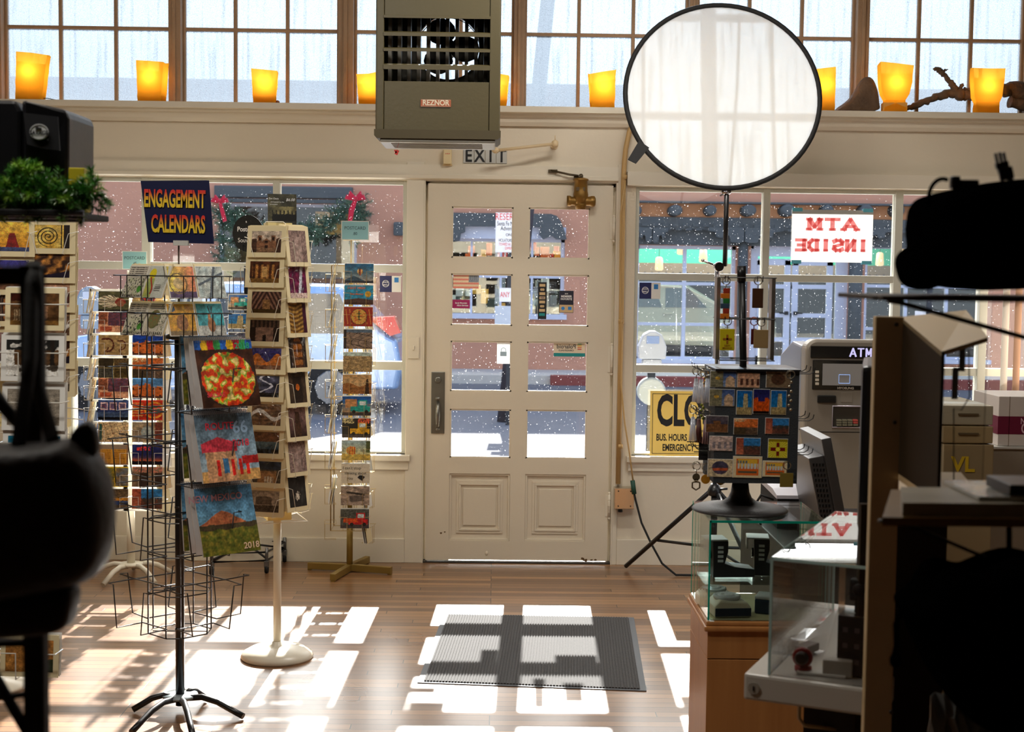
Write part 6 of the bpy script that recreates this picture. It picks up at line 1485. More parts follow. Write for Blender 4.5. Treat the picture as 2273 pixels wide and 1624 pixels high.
b = MB(); put_text(b, 'REZNOR', ((x0+x1)/2-c.x, -0.003, (z0+z1)/2-zb_+0.001), 0.034, 0.9, bold=0.03); b.b2(x0-c.x+0.002, x1-c.x-0.002, -0.0026, -0.002, z1-zb_-0.002, z1-zb_-0.001); b.b2(x0-c.x+0.002, x1-c.x-0.002, -0.0026, -0.002, z0-zb_+0.001, z0-zb_+0.002); b.build('maker_lettering', mat('pale_plate_letters', rgb(222, 206, 180), 0.4), bd)
for sx in (-1, 1): b = MB(); b.tube([(sx*(hx-0.05), 0.2, Hh), (sx*(hx-0.05), 0.2, ZC-zb_)], 0.008, 8); b.build('hanger_rod', BLACK, he)
q = p(881, 338, Yh+0.02)-he.location; b = MB(); b.tube([(q.x+0.03, 0.06, -0.018), (q.x+0.012, 0.04, -0.006), (q.x, 0.02, q.z+0.02)], 0.001, 4); b.box((q.x, 0.02, q.z), (0.014, 0.004, 0.022), M=Matrix.Rotation(R(25), 3, 'Y')); b.box((q.x-0.006, 0.02, q.z+0.004), (0.008, 0.004, 0.016), M=Matrix.Rotation(R(-25), 3, 'Y')); b.build('red_tag', mat('red_plastic_tag', rgb(190, 40, 30), 0.4), he)
# scrim disc on its stand
Yd = -0.75; c = p(1604, 212, Yd); rad = (p(1820, 212, Yd).x-p(1388, 212, Yd).x)/2
tri = empty('light_stand', (p(1583, 1230, Yd).x, Yd, 0)); tag(tri, 'black tripod light stand holding the round diffuser', 'light stand')
sc_ = empty('round_diffuser', (c.x, Yd, c.z), rot=(R(-16), R(0.7), 0)); tag(sc_, 'round white translucent diffuser in a black rim above the right window', 'diffuser')
b = MB(); b.lathe([(rad-0.004, -0.0012), (rad-0.004, 0.0012)], axis='Y', n=72); b.build('fabric', transl('white_diffuser_fabric', (0.97, 0.97, 0.96, 1), 0.8), sc_)
b = MB(); b.tube([(rad*math.cos(2*PI*k/72), 0, rad*math.sin(2*PI*k/72)) for k in range(72)], 0.0125, 10, closed=True); b.build('rim', BLACKM, sc_)
a_ = R(215); b = MB(); b.hull([(rad*math.cos(a_)-0.02, -0.012, rad*math.sin(a_)+0.025), (rad*math.cos(a_)+0.03, -0.012, rad*math.sin(a_)-0.01), (rad*math.cos(a_)-0.035, -0.012, rad*math.sin(a_)-0.095), (rad*math.cos(a_)-0.075, -0.012, rad*math.sin(a_)-0.075)], [(rad*math.cos(a_)-0.02, -0.006, rad*math.sin(a_)+0.025), (rad*math.cos(a_)+0.03, -0.006, rad*math.sin(a_)-0.01), (rad*math.cos(a_)-0.035, -0.006, rad*math.sin(a_)-0.095), (rad*math.cos(a_)-0.075, -0.006, rad*math.sin(a_)-0.075)]); b.build('pull_tab', BLACKM, sc_)
O_ = tri.location
def L_(u, v, Y=Yd): return p(u, v, Y)-O_
b = MB(); b.tube([L_(1613, 430, Yd-0.12), L_(1609, 590, Yd-0.03)], 0.012, 12); b.tube([L_(1636, 15, Yd+0.22), L_(1630, 160, Yd+0.14), L_(1613, 430, Yd-0.08)], 0.008, 8); b.build('boom_arm', BLACK, tri)
b = MB(); q = L_(1595, 592, Yd-0.03); b.lathe([(0.022, -0.03), (0.026, -0.01), (0.022, 0.03)], tuple(q), axis='Y', n=16); b.tube([q, L_(1560, 578, Yd-0.05)], 0.006, 8); b.sph(L_(1560, 578, Yd-0.05), 0.009)
q2 = L_(1612, 426, Yd-0.12); b.sph(q2, 0.02, (1.4, 1, 0.7)); b.tube([q2, q2+Vector((-0.03, 0, -0.02))], 0.005, 6); b.build('swivel_clamp', CHROME, tri)
b = MB(); b.tube([(0.0, 0, L_(1583, 1100).z), L_(1592, 830), L_(1592, 600)], 0.0125, 14); b.build('riser', CHROME, tri)
b = MB(); zc_ = L_(1583, 1095).z; b.tube([(0, 0, 0.22), (0, 0, zc_+0.03)], 0.017, 14); b.lathe([(0.03, zc_-0.01), (0.035, zc_), (0.035, zc_+0.02), (0.02, zc_+0.05)], n=16); b.tube([(0, 0, zc_+0.02), (0.06, -0.03, zc_+0.03)], 0.006, 8)
b.build('hub', BLACK, tri)
fA = fl(1389, 1264)-O_
for (ex, ey) in ((fA.x, fA.y), (0.20, -0.62), (0.50, 0.28)):
    e_ = Vector((ex, ey, 0)); b = MB(); b.tube([Vector((0, 0, zc_))+e_*0.06, e_+Vector((0, 0, 0.02))], 0.012, 10); m_ = e_*0.62+Vector((0, 0, zc_*0.40)); b.tube([Vector((0, 0, 0.25)), m_], 0.008, 8); b.build('leg', BLACK, tri)
# luminaria bags on the ledge
LUM = transl('amber_paper', (1.0, 0.50, 0.03, 1), 0.65, tcol=(1.0, 0.60, 0.07, 1), bump=0.1)
def bag(u0, u1, v0, v1, label, lean=0.0, waist=0.0, seed=0):
    Y = -0.03; x0, x1, _, z1 = rect(u0, u1, v0, v1, Y); w_ = (x1-x0)/2; h = z1-SH; xc = (x0+x1)/2; rd = random.Random(seed); e = empty('luminaria', (xc, Y, SH), R(rd.uniform(-8, 8))); tag(e, label, 'paper lantern', 'amber lanterns on the high ledge')
    b = MB(); rings = []; N = 8
    for j in range(N+1):
        t_ = j/N; k = 1.0-waist*max(0, 1-abs(t_-0.25)*3.2) - (0.12 if waist and t_ < 0.3 else 0); bul = 0.85+0.15*t_
        rg = []
        for (sx, sy) in ((-1, -1), (0, -1.08), (1, -1), (1.04, 0), (1, 1), (0, 1.05), (-1, 1), (-1.04, 0)):
            rg.append(b.bm.verts.new((sx*w_*k*bul+lean*t_+rd.uniform(-.0015, .0015), sy*0.045*k, h*t_+(rd.uniform(-.006, .006) if j == N else 0)+(0.012*sx*(1 if lean < 0 else -0.4) if j == N else 0))))
        rings.append(rg)
    for j in range(N):
        for i in range(8): b._q([rings[j][i], rings[j][(i+1) % 8], rings[j+1][(i+1) % 8], rings[j+1][i]])
    b._q(rings[0][::-1]); b.build('paper_bag', LUM, e)
    b = MB(); b.box((0, 0, 0.028), (w_*1.45, 0.07, 0.05), bev=0.004); l_ = bpy.data.lights.new('lantern_bulb', 'POINT'); l_.energy = 0.13; l_.shadow_soft_size = 0.015; l_.color = (1, 0.75, 0.4); lo_ = bpy.data.objects.new('lantern_bulb', l_); C.objects.link(lo_); lo_.parent = e; lo_.location = (0, 0, h*0.62)
    b.build('sand_liner', transl('pale_liner', (0.85, 0.5, 0.12, 1), 0.3), e)
bags = [(33, 100, 120, 215, 'leftmost amber lantern, leaning right, beside the black bag', 0.02, 0), (306, 368, 138, 222, 'amber lantern in the second pane bay corner, curved top', 0.004, 0), (559, 616, 159, 227, 'amber lantern standing alone between heater and left bays', 0, 0), (795, 850, 164, 231, 'amber lantern half hidden at the left side of the heater', -0.004, 0), (1068, 1128, 166, 236, 'amber lantern half hidden at the right side of the heater', 0.003, 0), (1308, 1367, 160, 238, 'amber lantern just left of the round diffuser', -0.006, 0), (1800, 1853, 153, 245, 'amber lantern just right of the round diffuser', -0.01, 0), (1950, 2022, 143, 243, 'waisted amber lantern between the driftwood pieces', 0, 0.2), (2156, 2224, 154, 250, 'rightmost amber lantern in front of the driftwood branch', 0.0, 0.06)]
for i, (a_, b_, c_, d_, l_, ln, wa) in enumerate(bags): bag(a_, b_, c_, d_, l_, ln, wa, i)
b = MB(); b.tube([(p(30, 215, 0).x, -0.02, SH+0.004), (p(80, 215, 0).x, -0.04, SH+0.012), (p(110, 215, 0).x, -0.03, SH+0.014), (p(135, 220, 0).x, 0.0, SH+0.004)]+[(x_/10, 0.03, SH+0.004) for x_ in range(-24, 28, 2)], 0.0022, 5); tag(b.build('lantern_cord', mat('green_black_cord', rgb(40, 50, 48), 0.6)), 'dark cord running along the high ledge behind the lanterns', 'cord')
q = p(618, 221, 0.0); b = MB(); b.sph((q.x, -0.03, SH+0.011), 0.010, (1.2, 1, 1)); b.sph((q.x+0.006, -0.03, SH+0.012), 0.005); tag(b.build('cord_plug', mat('brown_plug', rgb(130, 90, 60), 0.5)), 'small brown plug on the ledge beside a lantern', 'plug')
DW = mat('grey_driftwood', rgb(122, 96, 72), 0.9, var=0.5, vscale=14, bump=0.9, bscale=45, stretch=(1, 1, 1), col2=rgb(60, 44, 32))
random.seed(11)
x0, x1, _, z1 = rect(1847, 1952, 168, 247, 0.02); b = MB(); n_ = 26; outl = [(0, 0.0), (0.04, 0.012), (0.12, 0.035), (0.24, 0.06), (0.36, 0.09), (0.44, 0.13), (0.52, 0.19), (0.60, 0.225), (0.70, 0.235), (0.82, 0.225), (0.90, 0.19), (0.93, 0.12), (0.95, 0.05), (1.0, 0.0)]
Wd = x1-x0; rings = []
for y_, k in ((-0.06, 0.55), (-0.045, 0.85), (-0.01, 1.0), (0.03, 0.95), (0.055, 0.6)):
    rings.append([b.bm.verts.new((x0+Wd*(0.5+(u_-0.5)*(0.9+0.1*k))+random.uniform(-.006, .006), y_+random.uniform(-.006, .006), SH+z_*k*((z1-SH)/0.235)+random.uniform(-.003, .005)*(z_ > 0))) for u_, z_ in outl])
for j in range(4):
    for i in range(len(outl)-1): b._q([rings[j][i], rings[j][i+1], rings[j+1][i+1], rings[j+1][i]])
    b._q([rings[j][-1], rings[j][0], rings[j+1][0], rings[j+1][-1]])
b._q(rings[0]); b._q(rings[-1][::-1]); o = b.build('driftwood_stump', DW); tag(o, 'wedge shaped driftwood stump on the high ledge', 'driftwood')
md = o.modifiers.new('s', 'SUBSURF'); md.levels = 2; md.render_levels = 2
b = MB()
def branch(pts, rs): 
    P_ = []; RR = []
    for i in range(len(pts)-1):
        for k in range(6):
            t_ = k/6; q = pts[i].lerp(pts[i+1], t_)+Vector((random.uniform(-1, 1), random.uniform(-1, 1), random.uniform(-1, 1)))*0.004; P_.append(q); RR.append((rs[i]*(1-t_)+rs[i+1]*t_)*random.uniform(0.8, 1.2))
    P_.append(pts[-1]); RR.append(rs[-1]); b.tube(P_, 0.01, 10, rr=RR)
Yb = 0.065
branch([p(2005, 243, Yb), p(2040, 232, Yb), p(2075, 216, Yb), p(2110, 206, Yb), p(2140, 212, Yb), p(2170, 214, Yb), p(2215, 205, Yb), p(2250, 196, Yb), p(2300, 215, Yb)], [0.012, 0.02, 0.022, 0.026, 0.03, 0.02, 0.026, 0.05, 0.05])
branch([p(2124, 206, Yb), p(2112, 186, Yb), p(2095, 165, Yb), p(2082, 155, Yb)], [0.024, 0.016, 0.014, 0.016]); branch([p(2090, 160, Yb), p(2074, 150, Yb)], [0.016, 0.012]); branch([p(2094, 158, Yb), p(2104, 154, Yb)], [0.008, 0.003])
branch([p(2133, 208, Yb), p(2134, 186, Yb)], [0.016, 0.011]); branch([p(2140, 198, Yb), p(2175, 200, Yb), p(2240, 195, Yb)], [0.012, 0.01, 0.02]); branch([p(2240, 225, Yb), p(2300, 240, Yb)], [0.03, 0.03]); branch([p(2250, 192, Yb), p(2262, 186, Yb), p(2275, 200, Yb)], [0.008, 0.006, 0.01])
zmin = min(v.co.z for v in b.bm.verts)
for v in b.bm.verts: v.co.z = max(v.co.z, SH+0.001)
tag(b.build('driftwood_branch', DW), 'forked grey driftwood branch on the right end of the high ledge', 'driftwood')

# ================================================================== NOTICES ON THE GLASS
Yg = 0.052
def decal(name, u0, u1, v0, v1, label, m, Y=None, cat='sticker', back=None):
    Y = Yg if Y is None else Y; x0, x1, z0, z1 = rect(u0, u1, v0, v1, Y); e = empty(name, ((x0+x1)/2, Y, z0)); tag(e, label, cat); w_, h = x1-x0, z1-z0
    b = MB(); b.b2(-w_/2, w_/2, -0.001, 0.0, 0, h); b.build('backing', m, e); return e, w_, h
NAVY = mat('navy_ink', rgb(28, 34, 92), 0.5); BLUEI = mat('bright_blue_ink', rgb(50, 130, 200), 0.5)
def txts(e, lst, m, name='lettering'):
    b = MB()
    for (s_, x, z, sz, sx, mir) in lst: put_text(b, s_, (x, -0.0022, z), sz, sx, mirror=mir, bold=0.02)
    return b.build(name, m, e)
TP = transl('thin_white_paper', (0.85, 0.85, 0.84, 1), 0.35)
e, w_, h = decal('window_notice', 1757, 1937, 466, 582, 'white paper with red ATM INSIDE, seen reversed, taped to the right window', TP, cat='notice')
SLAB = 0.9
REDP = transl('red_print_seen_through', (0.9, 0.32, 0.32, 1), 0.6, tcol=(0.95, 0.34, 0.34, 1))
b = MB()
block(b, 'ATM', 0.0, h*0.725, h*0.25, w_*0.66, -0.0022, True, 0.34); block(b, 'INSIDE', 0.0, h*0.325, h*0.25, w_*0.92, -0.0022, True, 0.33)
b.build('lettering', REDP, e)
b = MB(); b.b2(-w_/2, w_/2, -0.0022, -0.001, h*0.92, h); b.build('folded_edge', mat('grey_paper_fold', rgb(186, 186, 182), 0.7), e)
for sx in (-1, 1):
    for z_ in (0.0, h): b = MB(); b.box((sx*(w_/2-0.03), -0.003, z_), (0.055, 0.001, 0.02)); b.build('tape', mat('blue_tape', rgb(96, 180, 200), 0.6), e)
# CLOSED sign standing on the sill
YEL = transl('yellow_sign_board', rgb(214, 186, 118), 0.3, tcol=rgb(200, 186, 130))
x0, x1, z0, z1 = rect(1443, 1668, 867, 1011, -0.012); e = empty('closed_sign', ((x0+x1)/2, -0.02, RZ0+0.001), rot=(R(-4), 0, 0)); tag(e, 'yellow CLOSED sign with business hours leaning on the right window sill', 'sign'); w_, h = x1-x0, z1-z0
b = MB(); b.box((0, 0, h/2), (w_, 0.003, h), bev=0.0); b.build('sign_board', YEL, e)
b = MB(); t_ = 0.003
for a_, c_, d_, f_ in ((-w_/2+0.012, w_/2-0.012, 0.014, 0.014+t_), (-w_/2+0.012, w_/2-0.012, h-0.014-t_, h-0.014), (-w_/2+0.012, -w_/2+0.012+t_, 0.014, h-0.014), (w_/2-0.012-t_, w_/2-0.012, 0.014, h-0.014)): b.b2(a_, c_, -0.0025, -0.0015, d_, f_)
b.build('border_line', INK, e)
b = MB(); me = text_me('CLOSED', 1.0, bold=0.035); xs = [v.co.x for v in me.vertices]; ys = [v.co.y for v in me.vertices]; b.mesh(me, Matrix.Translation(Vector((-0.01, -0.0028, h*0.68))) @ XZ @ Matrix.Diagonal((0.47/(max(xs)-min(xs)), h*0.50/(max(ys)-min(ys)), 0.0006, 1)))
put_text(b, 'BUS. HOURS______', (-w_/2+0.035, -0.0028, h*0.285), 0.052, 0.60, align='LEFT', bold=0.03); put_text(b, 'EMERGENCY______', (-w_/2+0.07, -0.0028, h*0.13), 0.052, 0.60, align='LEFT', bold=0.03); b.build('lettering', INK, e)
# shop stickers
for (u0, v0, Y_, lab) in ((1419, 627, 0.052, 'navy and white small business sticker in the right window corner'), (843, 612, 0.052, 'navy and white small business sticker in the left window corner')):
    e, w_, h = decal('shop_sticker', u0, u0+47, v0, v0+36, lab, PAPER, Y=Y_)
    b = MB(); b.b2(-w_/2, 0.008, -0.0016, -0.001, 0, h); b.build('navy_field', NAVY, e)
    b = MB(); b.tube([(-0.026+0.018*math.cos(2*PI*k/24), -0.002, h*0.52+0.018*math.sin(2*PI*k/24)) for k in range(24)], 0.0015, 4, closed=True); put_text(b, 'SHOP', (-0.026, -0.0024, h*0.6), 0.013, bold=0.02); put_text(b, 'SMALL', (-0.026, -0.0024, h*0.44), 0.012, bold=0.02); b.build('round_emblem', WHITEINK, e)
    b = MB(); b.b2(0.022, 0.046, -0.0016, -0.001, h*0.6, h*0.9); b.build('blue_square', BLUEI, e)
Yd_ = 0.024
e, w_, h = decal('flag_sticker', 1006, 1063, 609, 640, 'faded flag sticker on the second left door pane', PAPER, Y=Yd_); pic_obj('flag', w_, h, e, (0, -0.0016, 0), M=PR_M, nx=48)
e, w_, h = decal('alarm_sticker', 1004, 1043, 665, 684, 'magenta alarm service sticker low on the second left door pane', mat('magenta_ink', rgb(166, 30, 96), 0.5), Y=Yd_); txts(e, [('Sandy Mountain', 0.0, h*0.62, 0.013, 0.8, False), ('Alarm Services', 0.008, h*0.34, 0.013, 0.8, False)], WHITEINK)
e, w_, h = decal('card_strip_sticker', 1194, 1213, 626, 708, 'tall black strip of payment card logos on the door glass', INK, Y=Yd_, cat='sticker')
TAN_ = mat('tan_label', rgb(206, 176, 130), 0.5); TEALL = mat('teal_label', rgb(30, 140, 140), 0.5)
for k in range(8):
    z_ = h-0.018-k*(h-0.02)/8; b = MB(); 
    if k in (1, 5): b.lathe([(0.007, -0.0016), (0.007, -0.001)], (-0.005, 0, z_), axis='Y', n=16); b.lathe([(0.007, -0.0016), (0.007, -0.001)], (0.005, 0, z_), axis='Y', n=16)
    else: b.b2(-0.016, 0.016, -0.0016, -0.001, z_-0.007, z_+0.008)
    cl_ = b.build('card_logo', TEALL if k == 7 else TAN_, e)
    if k == 3: b = MB(); put_text(b, 'VISA', (0, -0.0022, z_), 0.012, bold=0.03); b.build('logo_lettering', NAVY, cl_)
e, w_, h = decal('member_sticker', 1241, 1273, 645, 694, 'dark MEMBER FAVORITE sticker on the second right door pane', mat('dark_slate_ink', rgb(34, 36, 52), 0.5), Y=Yd_)
b = MB(); b.b2(-w_/2+0.002, w_/2-0.002, -0.0014, -0.001, 0.002, h*0.36); b.build('pale_field', TAN_, e); txts(e, [('2019', 0, h*0.86, 0.009, 1, False), ('MEMBER', 0, h*0.74, 0.017, 0.95, False), ('FAVORITE', 0, h*0.62, 0.0155, 0.9, False)], WHITEINK); b = MB(); b.b2(0.010, 0.030, -0.002, -0.0014, h*0.13, h*0.28); b.lathe([(0.010, -0.002), (0.010, -0.0014)], (-0.018, 0, h*0.2), axis='Y', n=16); b.build('blue_marks', BLUEI, e)
e, w_, h = decal('brand_sticker', 1229, 1299, 759, 791, 'cream and teal sticker with reversed lettering, third right door pane', mat('cream_label', rgb(232, 214, 186), 0.6), Y=Yd_)
b = MB(); b.b2(-w_/2, w_/2, -0.0014, -0.001, 0, h*0.24); b.build('teal_band', TEALL, e); txts(e, [('Polaroid', -0.018, h*0.68, 0.032, 1.0, True), ('ORIGINALS', -0.018, h*0.42, 0.013, 1.3, True)], mat('grey_ink', rgb(96, 90, 84), 0.6))
for k, cc in enumerate((rgb(60, 150, 90), rgb(236, 190, 60), rgb(236, 120, 50), rgb(200, 60, 40))): b = MB(); b.b2(0.045, 0.068, -0.0014, -0.001, h*(0.84-0.12*k), h*(0.90-0.12*k)); b.build('colour_bar', mat('label_bar_%s' % ('green', 'yellow', 'orange', 'red')[k], cc, 0.5), e)
e, w_, h = decal('lock_notice', 1103, 1132, 757, 807, 'white notice with a padlock symbol on the third left door pane', TP, Y=Yd_, cat='notice')
b = MB(); b.tube([(-0.012, -0.003, h*0.55), (-0.012, -0.003, h*0.66), (0, -0.003, h*0.72), (0.012, -0.003, h*0.66), (0.012, -0.003, h*0.55)], 0.002, 5); b.b2(-0.018, 0.018, -0.003, -0.0015, h*0.34, h*0.54); b.build('padlock_symbol', mat('pale_blue_print', rgb(176, 200, 214), 0.6), e)

# ================================================================== ATM AND COUNTER THINGS
Ya = -1.59; x0 = p(1787, 850, Ya).x; x1 = x0+0.43; xc = (x0+x1)/2; at_ = empty('cash_machine', (xc, Ya, 0)); tag(at_, 'grey cash machine with a lit ATM header beside the right window', 'cash machine')
hw = (x1-x0)/2; zt_ = p(1870, 754, Ya).z; ATMG = mat('atm_silver_grey', rgb(150, 142, 130), 0.4, 0.25, var=0.05); ATMS = mat('atm_side_grey', rgb(140, 146, 158), 0.35, 0.4, var=0.05)
def az(v): return p(1870, v, Ya).z
b = MB(); zs_ = az(958)
b.prism([(0.06, 0.0), (0.56, 0.0), (0.56, az(802)), (0.30, az(765)), (0.10, az(770))], -hw, hw, 'YZ'); b.build('cabinet_body', ATMS, at_, bevel=0.01)
# fascia: rounded outline prism
n_ = 8; out = [(-hw, 0.0), (hw, 0.0)]+[(hw-0.05+0.05*math.sin(PI/2*(1-k/n_)), zt_-0.05+0.05*math.cos(PI/2*(1-k/n_))) for k in range(n_+1)]+[(-hw+0.05-0.05*math.sin(PI/2*k/n_), zt_-0.05+0.05*math.cos(PI/2*k/n_)) for k in range(n_+1)]
b = MB(); b.prism([(x, z) for x, z in out], 0.0, 0.10); b.build('fascia', ATMG, at_, bevel=0.012)
DKG = mat('smoked_panel', rgb(34, 32, 30), 0.12, coat=0.5)
def pan(name, u0, u1, v0, v1, y, m, bev=0.0, par=at_):
    a0, a1, a2, a3 = rect(u0, u1, v0, v1, Ya); b = MB(); b.b2(a0-xc, a1-xc, y, 0.01, a2, a3, bev=bev); return b.build(name, m, par)
hd = pan('header_panel', 1799, 1944, 768, 795, -0.006, DKG, 0.004)
b = MB(); q = p(1910, 782, Ya); block(b, 'ATM', q.x-xc, q.z, 0.040, 0.105, -0.008, False, 0.2, False); b.build('lit_lettering', emit('atm_header_glow', (0.62, 0.60, 1.0, 1), 0.2), hd)
bz = pan('display_bezel', 1803, 1944, 799, 865, -0.006, DKG, 0.004); sr = pan('screen', 1825, 1925, 807, 855, -0.009, emit('atm_screen', (0.20, 0.185, 0.17, 1), 0.07), par=bz)
b = MB(); a0, a1, a2, a3 = rect(1861, 1885, 831, 850, Ya); b.tube([(a0-xc, -0.0105, a2), (a1-xc, -0.0105, a2), (a1-xc, -0.0105, a3), (a0-xc, -0.0105, a3)], 0.0011, 4, closed=True); b.build('screen_square', emit('blue_screen_lines', (0.3, 0.5, 1.0, 1), 0.25), bz)
b = MB(); q = p(1876, 861, Ya); put_text(b, 'HYOSUNG', (q.x-xc, -0.008, q.z), 0.014, 1.1, bold=0.02); b.build('maker_lettering', mat('pale_badge', rgb(200, 190, 176), 0.4), bz)
for k in range(4): pan('side_key', 1809, 1817, 822+k*8.7, 828+k*8.7, -0.011, mat('ivory_key', rgb(206, 196, 178), 0.5), 0.002)
pan('card_slot', 1814, 1855, 877, 894, -0.012, mat('slot_black', rgb(28, 27, 26), 0.3), 0.005)
pan('receipt_panel', 1866, 1892, 870, 893, -0.002, ATMG, 0.002)
pan('keypad_recess', 1847, 1940, 902, 948, -0.002, mat('recess_dark', rgb(60, 54, 46), 0.5), 0.0)
b = MB(); a0, a1, a2, a3 = rect(1847, 1940, 901, 948, Ya); b.tube([(a0-xc, -0.006, a2), (a0-xc, -0.006, a3), (a1-xc, -0.006, a3), (a1-xc, -0.006, a2)], 0.004, 6, closed=True); b.build('recess_rim', mat('pale_rim', rgb(190, 184, 196), 0.3, 0.4), at_)
for r_ in range(3):
    for k in range(4):
        pan('pin_key', 1856+k*12, 1866+k*12, 934+r_*5-4, 938+r_*5-4, -0.02, mat('red_key', rgb(190, 80, 70), 0.5) if (k == 3 and r_ < 2) else mat('olive_key', rgb(120, 116, 96), 0.5), 0.001)
b = MB(); b.b2(-hw-0.001, hw+0.001, -0.002, 0.1, zs_-0.003, zs_); b.build('seam', BLACKM, at_)
b = MB(); b.b2(-hw-0.002, -hw, 0.13, 0.24, az(990), az(945)); b.build('notice_label', mat('blue_notice_label', rgb(120, 150, 206), 0.5), at_)
# low dark counter that carries the till
LC = mat('dark_counter_laminate', rgb(40, 36, 34), 0.5, var=0.1)
cz_ = 0.69; b = MB(); b.b2(1.02, 1.5, -3.05, -2.15, 0.0, cz_, bev=0.006); o = b.build('till_counter', LC); tag(o, 'low dark counter under the receipt printer and till screen', 'counter')
pr = empty('receipt_printer', (p(1765, 1120, -2.45).x, -2.45, cz_)); tag(pr, 'white topped receipt printer on the dark counter in front of the cash machine', 'printer')
hpz = p(1765, 1076, -2.45).z-cz_
b = MB(); b.prism([(-0.18, 0.0), (0.16, 0.0), (0.16, hpz-0.02), (-0.10, hpz-0.02), (-0.18, hpz-0.03)], -0.105, 0.105, 'YZ'); b.build('printer_body', BLACKM, pr)
b = MB(); b.prism([(-0.185, hpz-0.025), (0.165, hpz-0.012), (0.165, hpz+0.004), (-0.10, hpz+0.002), (-0.185, hpz-0.012)], -0.11, 0.11, 'YZ'); b.build('top_cover', mat('pale_lilac_plastic', rgb(206, 204, 214), 0.4), pr)
b = MB(); b.tube([(-0.11, -0.12, 0.10), (-0.16, -0.14, 0.12), (-0.19, -0.12, 0.06), (-0.15, -0.10, 0.0)], 0.005, 6); b.build('cable', BLACKM, pr)
tl_ = empty('till_screen', (1.15, -2.80, cz_), rot=(0, 0, 0)); tag(tl_, 'silver backed till screen turned towards the cashier, behind the black monitor', 'monitor')
TS = mat('brushed_till_silver', rgb(130, 130, 132), 0.35, 0.6, var=0.1)
M_ = Matrix.Rotation(R(-12), 3, 'Y')
zt_ = p(1835, 950, -2.75).z-cz_
b = MB(); b.box((0.045, 0, zt_*0.60), (0.035, 0.36, 0.30), M=M_, bev=0.004); b.build('display_slab', TS, tl_)
b = MB(); b.box((0.01, 0, zt_*0.48), (0.055, 0.34, 0.26), M=M_, bev=0.004); bk = b.build('rear_housing', TS, tl_)
b = MB()
for r_ in range(12):
    for k in range(4): b.box((-0.004+k*0.011+r_*-0.0033+0.014, -0.1715, 0.09+r_*0.018), (0.006, 0.002, 0.010))
b.build('vent_slots', BLACKM, bk)
b = MB(); b.box((0.06, 0, 0.02), (0.16, 0.2, 0.03), bev=0.005); b.tube([(0.07, 0, 0.03), (0.05, 0, 0.15)], 0.02, 10); b.build('foot', BLACKM, tl_)

# glass case on the maple pedestal
gx0 = p(1573, 1300, -3.54).x; gx1 = gx0+0.365; gy0, gy1, gz0, gz1 = -3.54, -3.16, 0.565, 0.878
MAPLE = mat('maple_veneer', rgb(196, 138, 80), 0.4, var=0.25, vscale=3, stretch=(10, 10, 0.7), col2=rgb(160, 104, 56))
pd = empty('pedestal', ((gx0+gx1)/2, (gy0+gy1)/2, 0)); tag(pd, 'maple display pedestal with a moulded top under the glass case', 'pedestal'); W2, D2 = (gx1-gx0)/2, (gy1-gy0)/2
b = MB(); b.b2(-W2, W2, -D2, D2, 0, gz0-0.125, bev=0.002); b.build('cabinet', MAPLE, pd); b = MB(); b.b2(-W2, W2, -D2, D2, gz0-0.122, gz0-0.035, bev=0.002); b.build('apron', MAPLE, pd)
b = MB(); b.b2(-W2-0.012, W2+0.012, -D2-0.012, D2+0.012, gz0-0.035, gz0-0.018, bev=0.006); b.b2(-W2-0.006, W2+0.006, -D2-0.006, D2+0.006, gz0-0.018, gz0-0.003, bev=0.005); b.build('moulding', MAPLE, pd)
b = MB(); b.b2(-W2+0.01, W2-0.01, -D2+0.01, D2-0.01, gz0-0.003, gz0-0.001); b.build('felt_floor', mat('cream_felt', rgb(196, 190, 150), 0.95), pd)
gc = empty('glass_case', ((gx0+gx1)/2, (gy0+gy1)/2, gz0)); tag(gc, 'green edged glass display case holding instant cameras', 'display case'); H_ = gz1-gz0
GE = transl('green_glass_edge', (0.02, 0.55, 0.42, 1), 0.6); t_ = 0.005
for nm_, (a0, a1, a2, a3, a4, a5) in (('front_glass', (-W2, W2, -D2, -D2+t_, 0, H_-t_)), ('back_glass', (-W2, W2, D2-t_, D2, 0, H_-t_)), ('left_glass', (-W2, -W2+t_, -D2+t_, D2-t_, 0, H_-t_)), ('right_glass', (W2-t_, W2, -D2+t_, D2-t_, 0, H_-t_)), ('top_glass', (-W2, W2, -D2, D2, H_-t_, H_))):
    b = MB(); b.b2(a0, a1, a2, a3, a4, a5); b.build(nm_, GGLASS, gc)
for nm_, (a0, a1, a2, a3, a4, a5) in (('green_edge', (-W2-0.001, -W2+0.004, -D2-0.001, -D2+0.004, 0, H_)), ('green_edge', (-W2, W2, -D2-0.001, -D2, H_-0.007, H_+0.0005)), ('green_edge', (W2-0.003, W2+0.001, -D2-0.001, -D2+0.003, 0, H_)), ('green_edge', (W2-0.002, W2+0.001, D2-0.003, D2, 0, H_)), ('green_edge', (-W2-0.001, -W2+0.001, D2-0.003, D2, 0, H_))):
    b = MB(); b.b2(a0, a1, a2, a3, a4, a5); b.build(nm_, GE, gc)
b = MB(); b.b2(-W2+0.006, W2-0.006, -0.06, D2-0.006, 0.083, 0.088); b.build('glass_shelf', GGLASS, gc)
shz = gz0+0.0885; bz0 = gz0+0.0005
CB = mat('camera_black', rgb(26, 28, 32), 0.45); CG = mat('camera_grey', rgb(200, 206, 210), 0.4); CS = mat('camera_silver', rgb(214, 218, 220), 0.25, 0.5); CT = mat('camera_cream', rgb(226, 222, 200), 0.4); CBL = mat('camera_blue_black', rgb(26, 50, 70), 0.35)
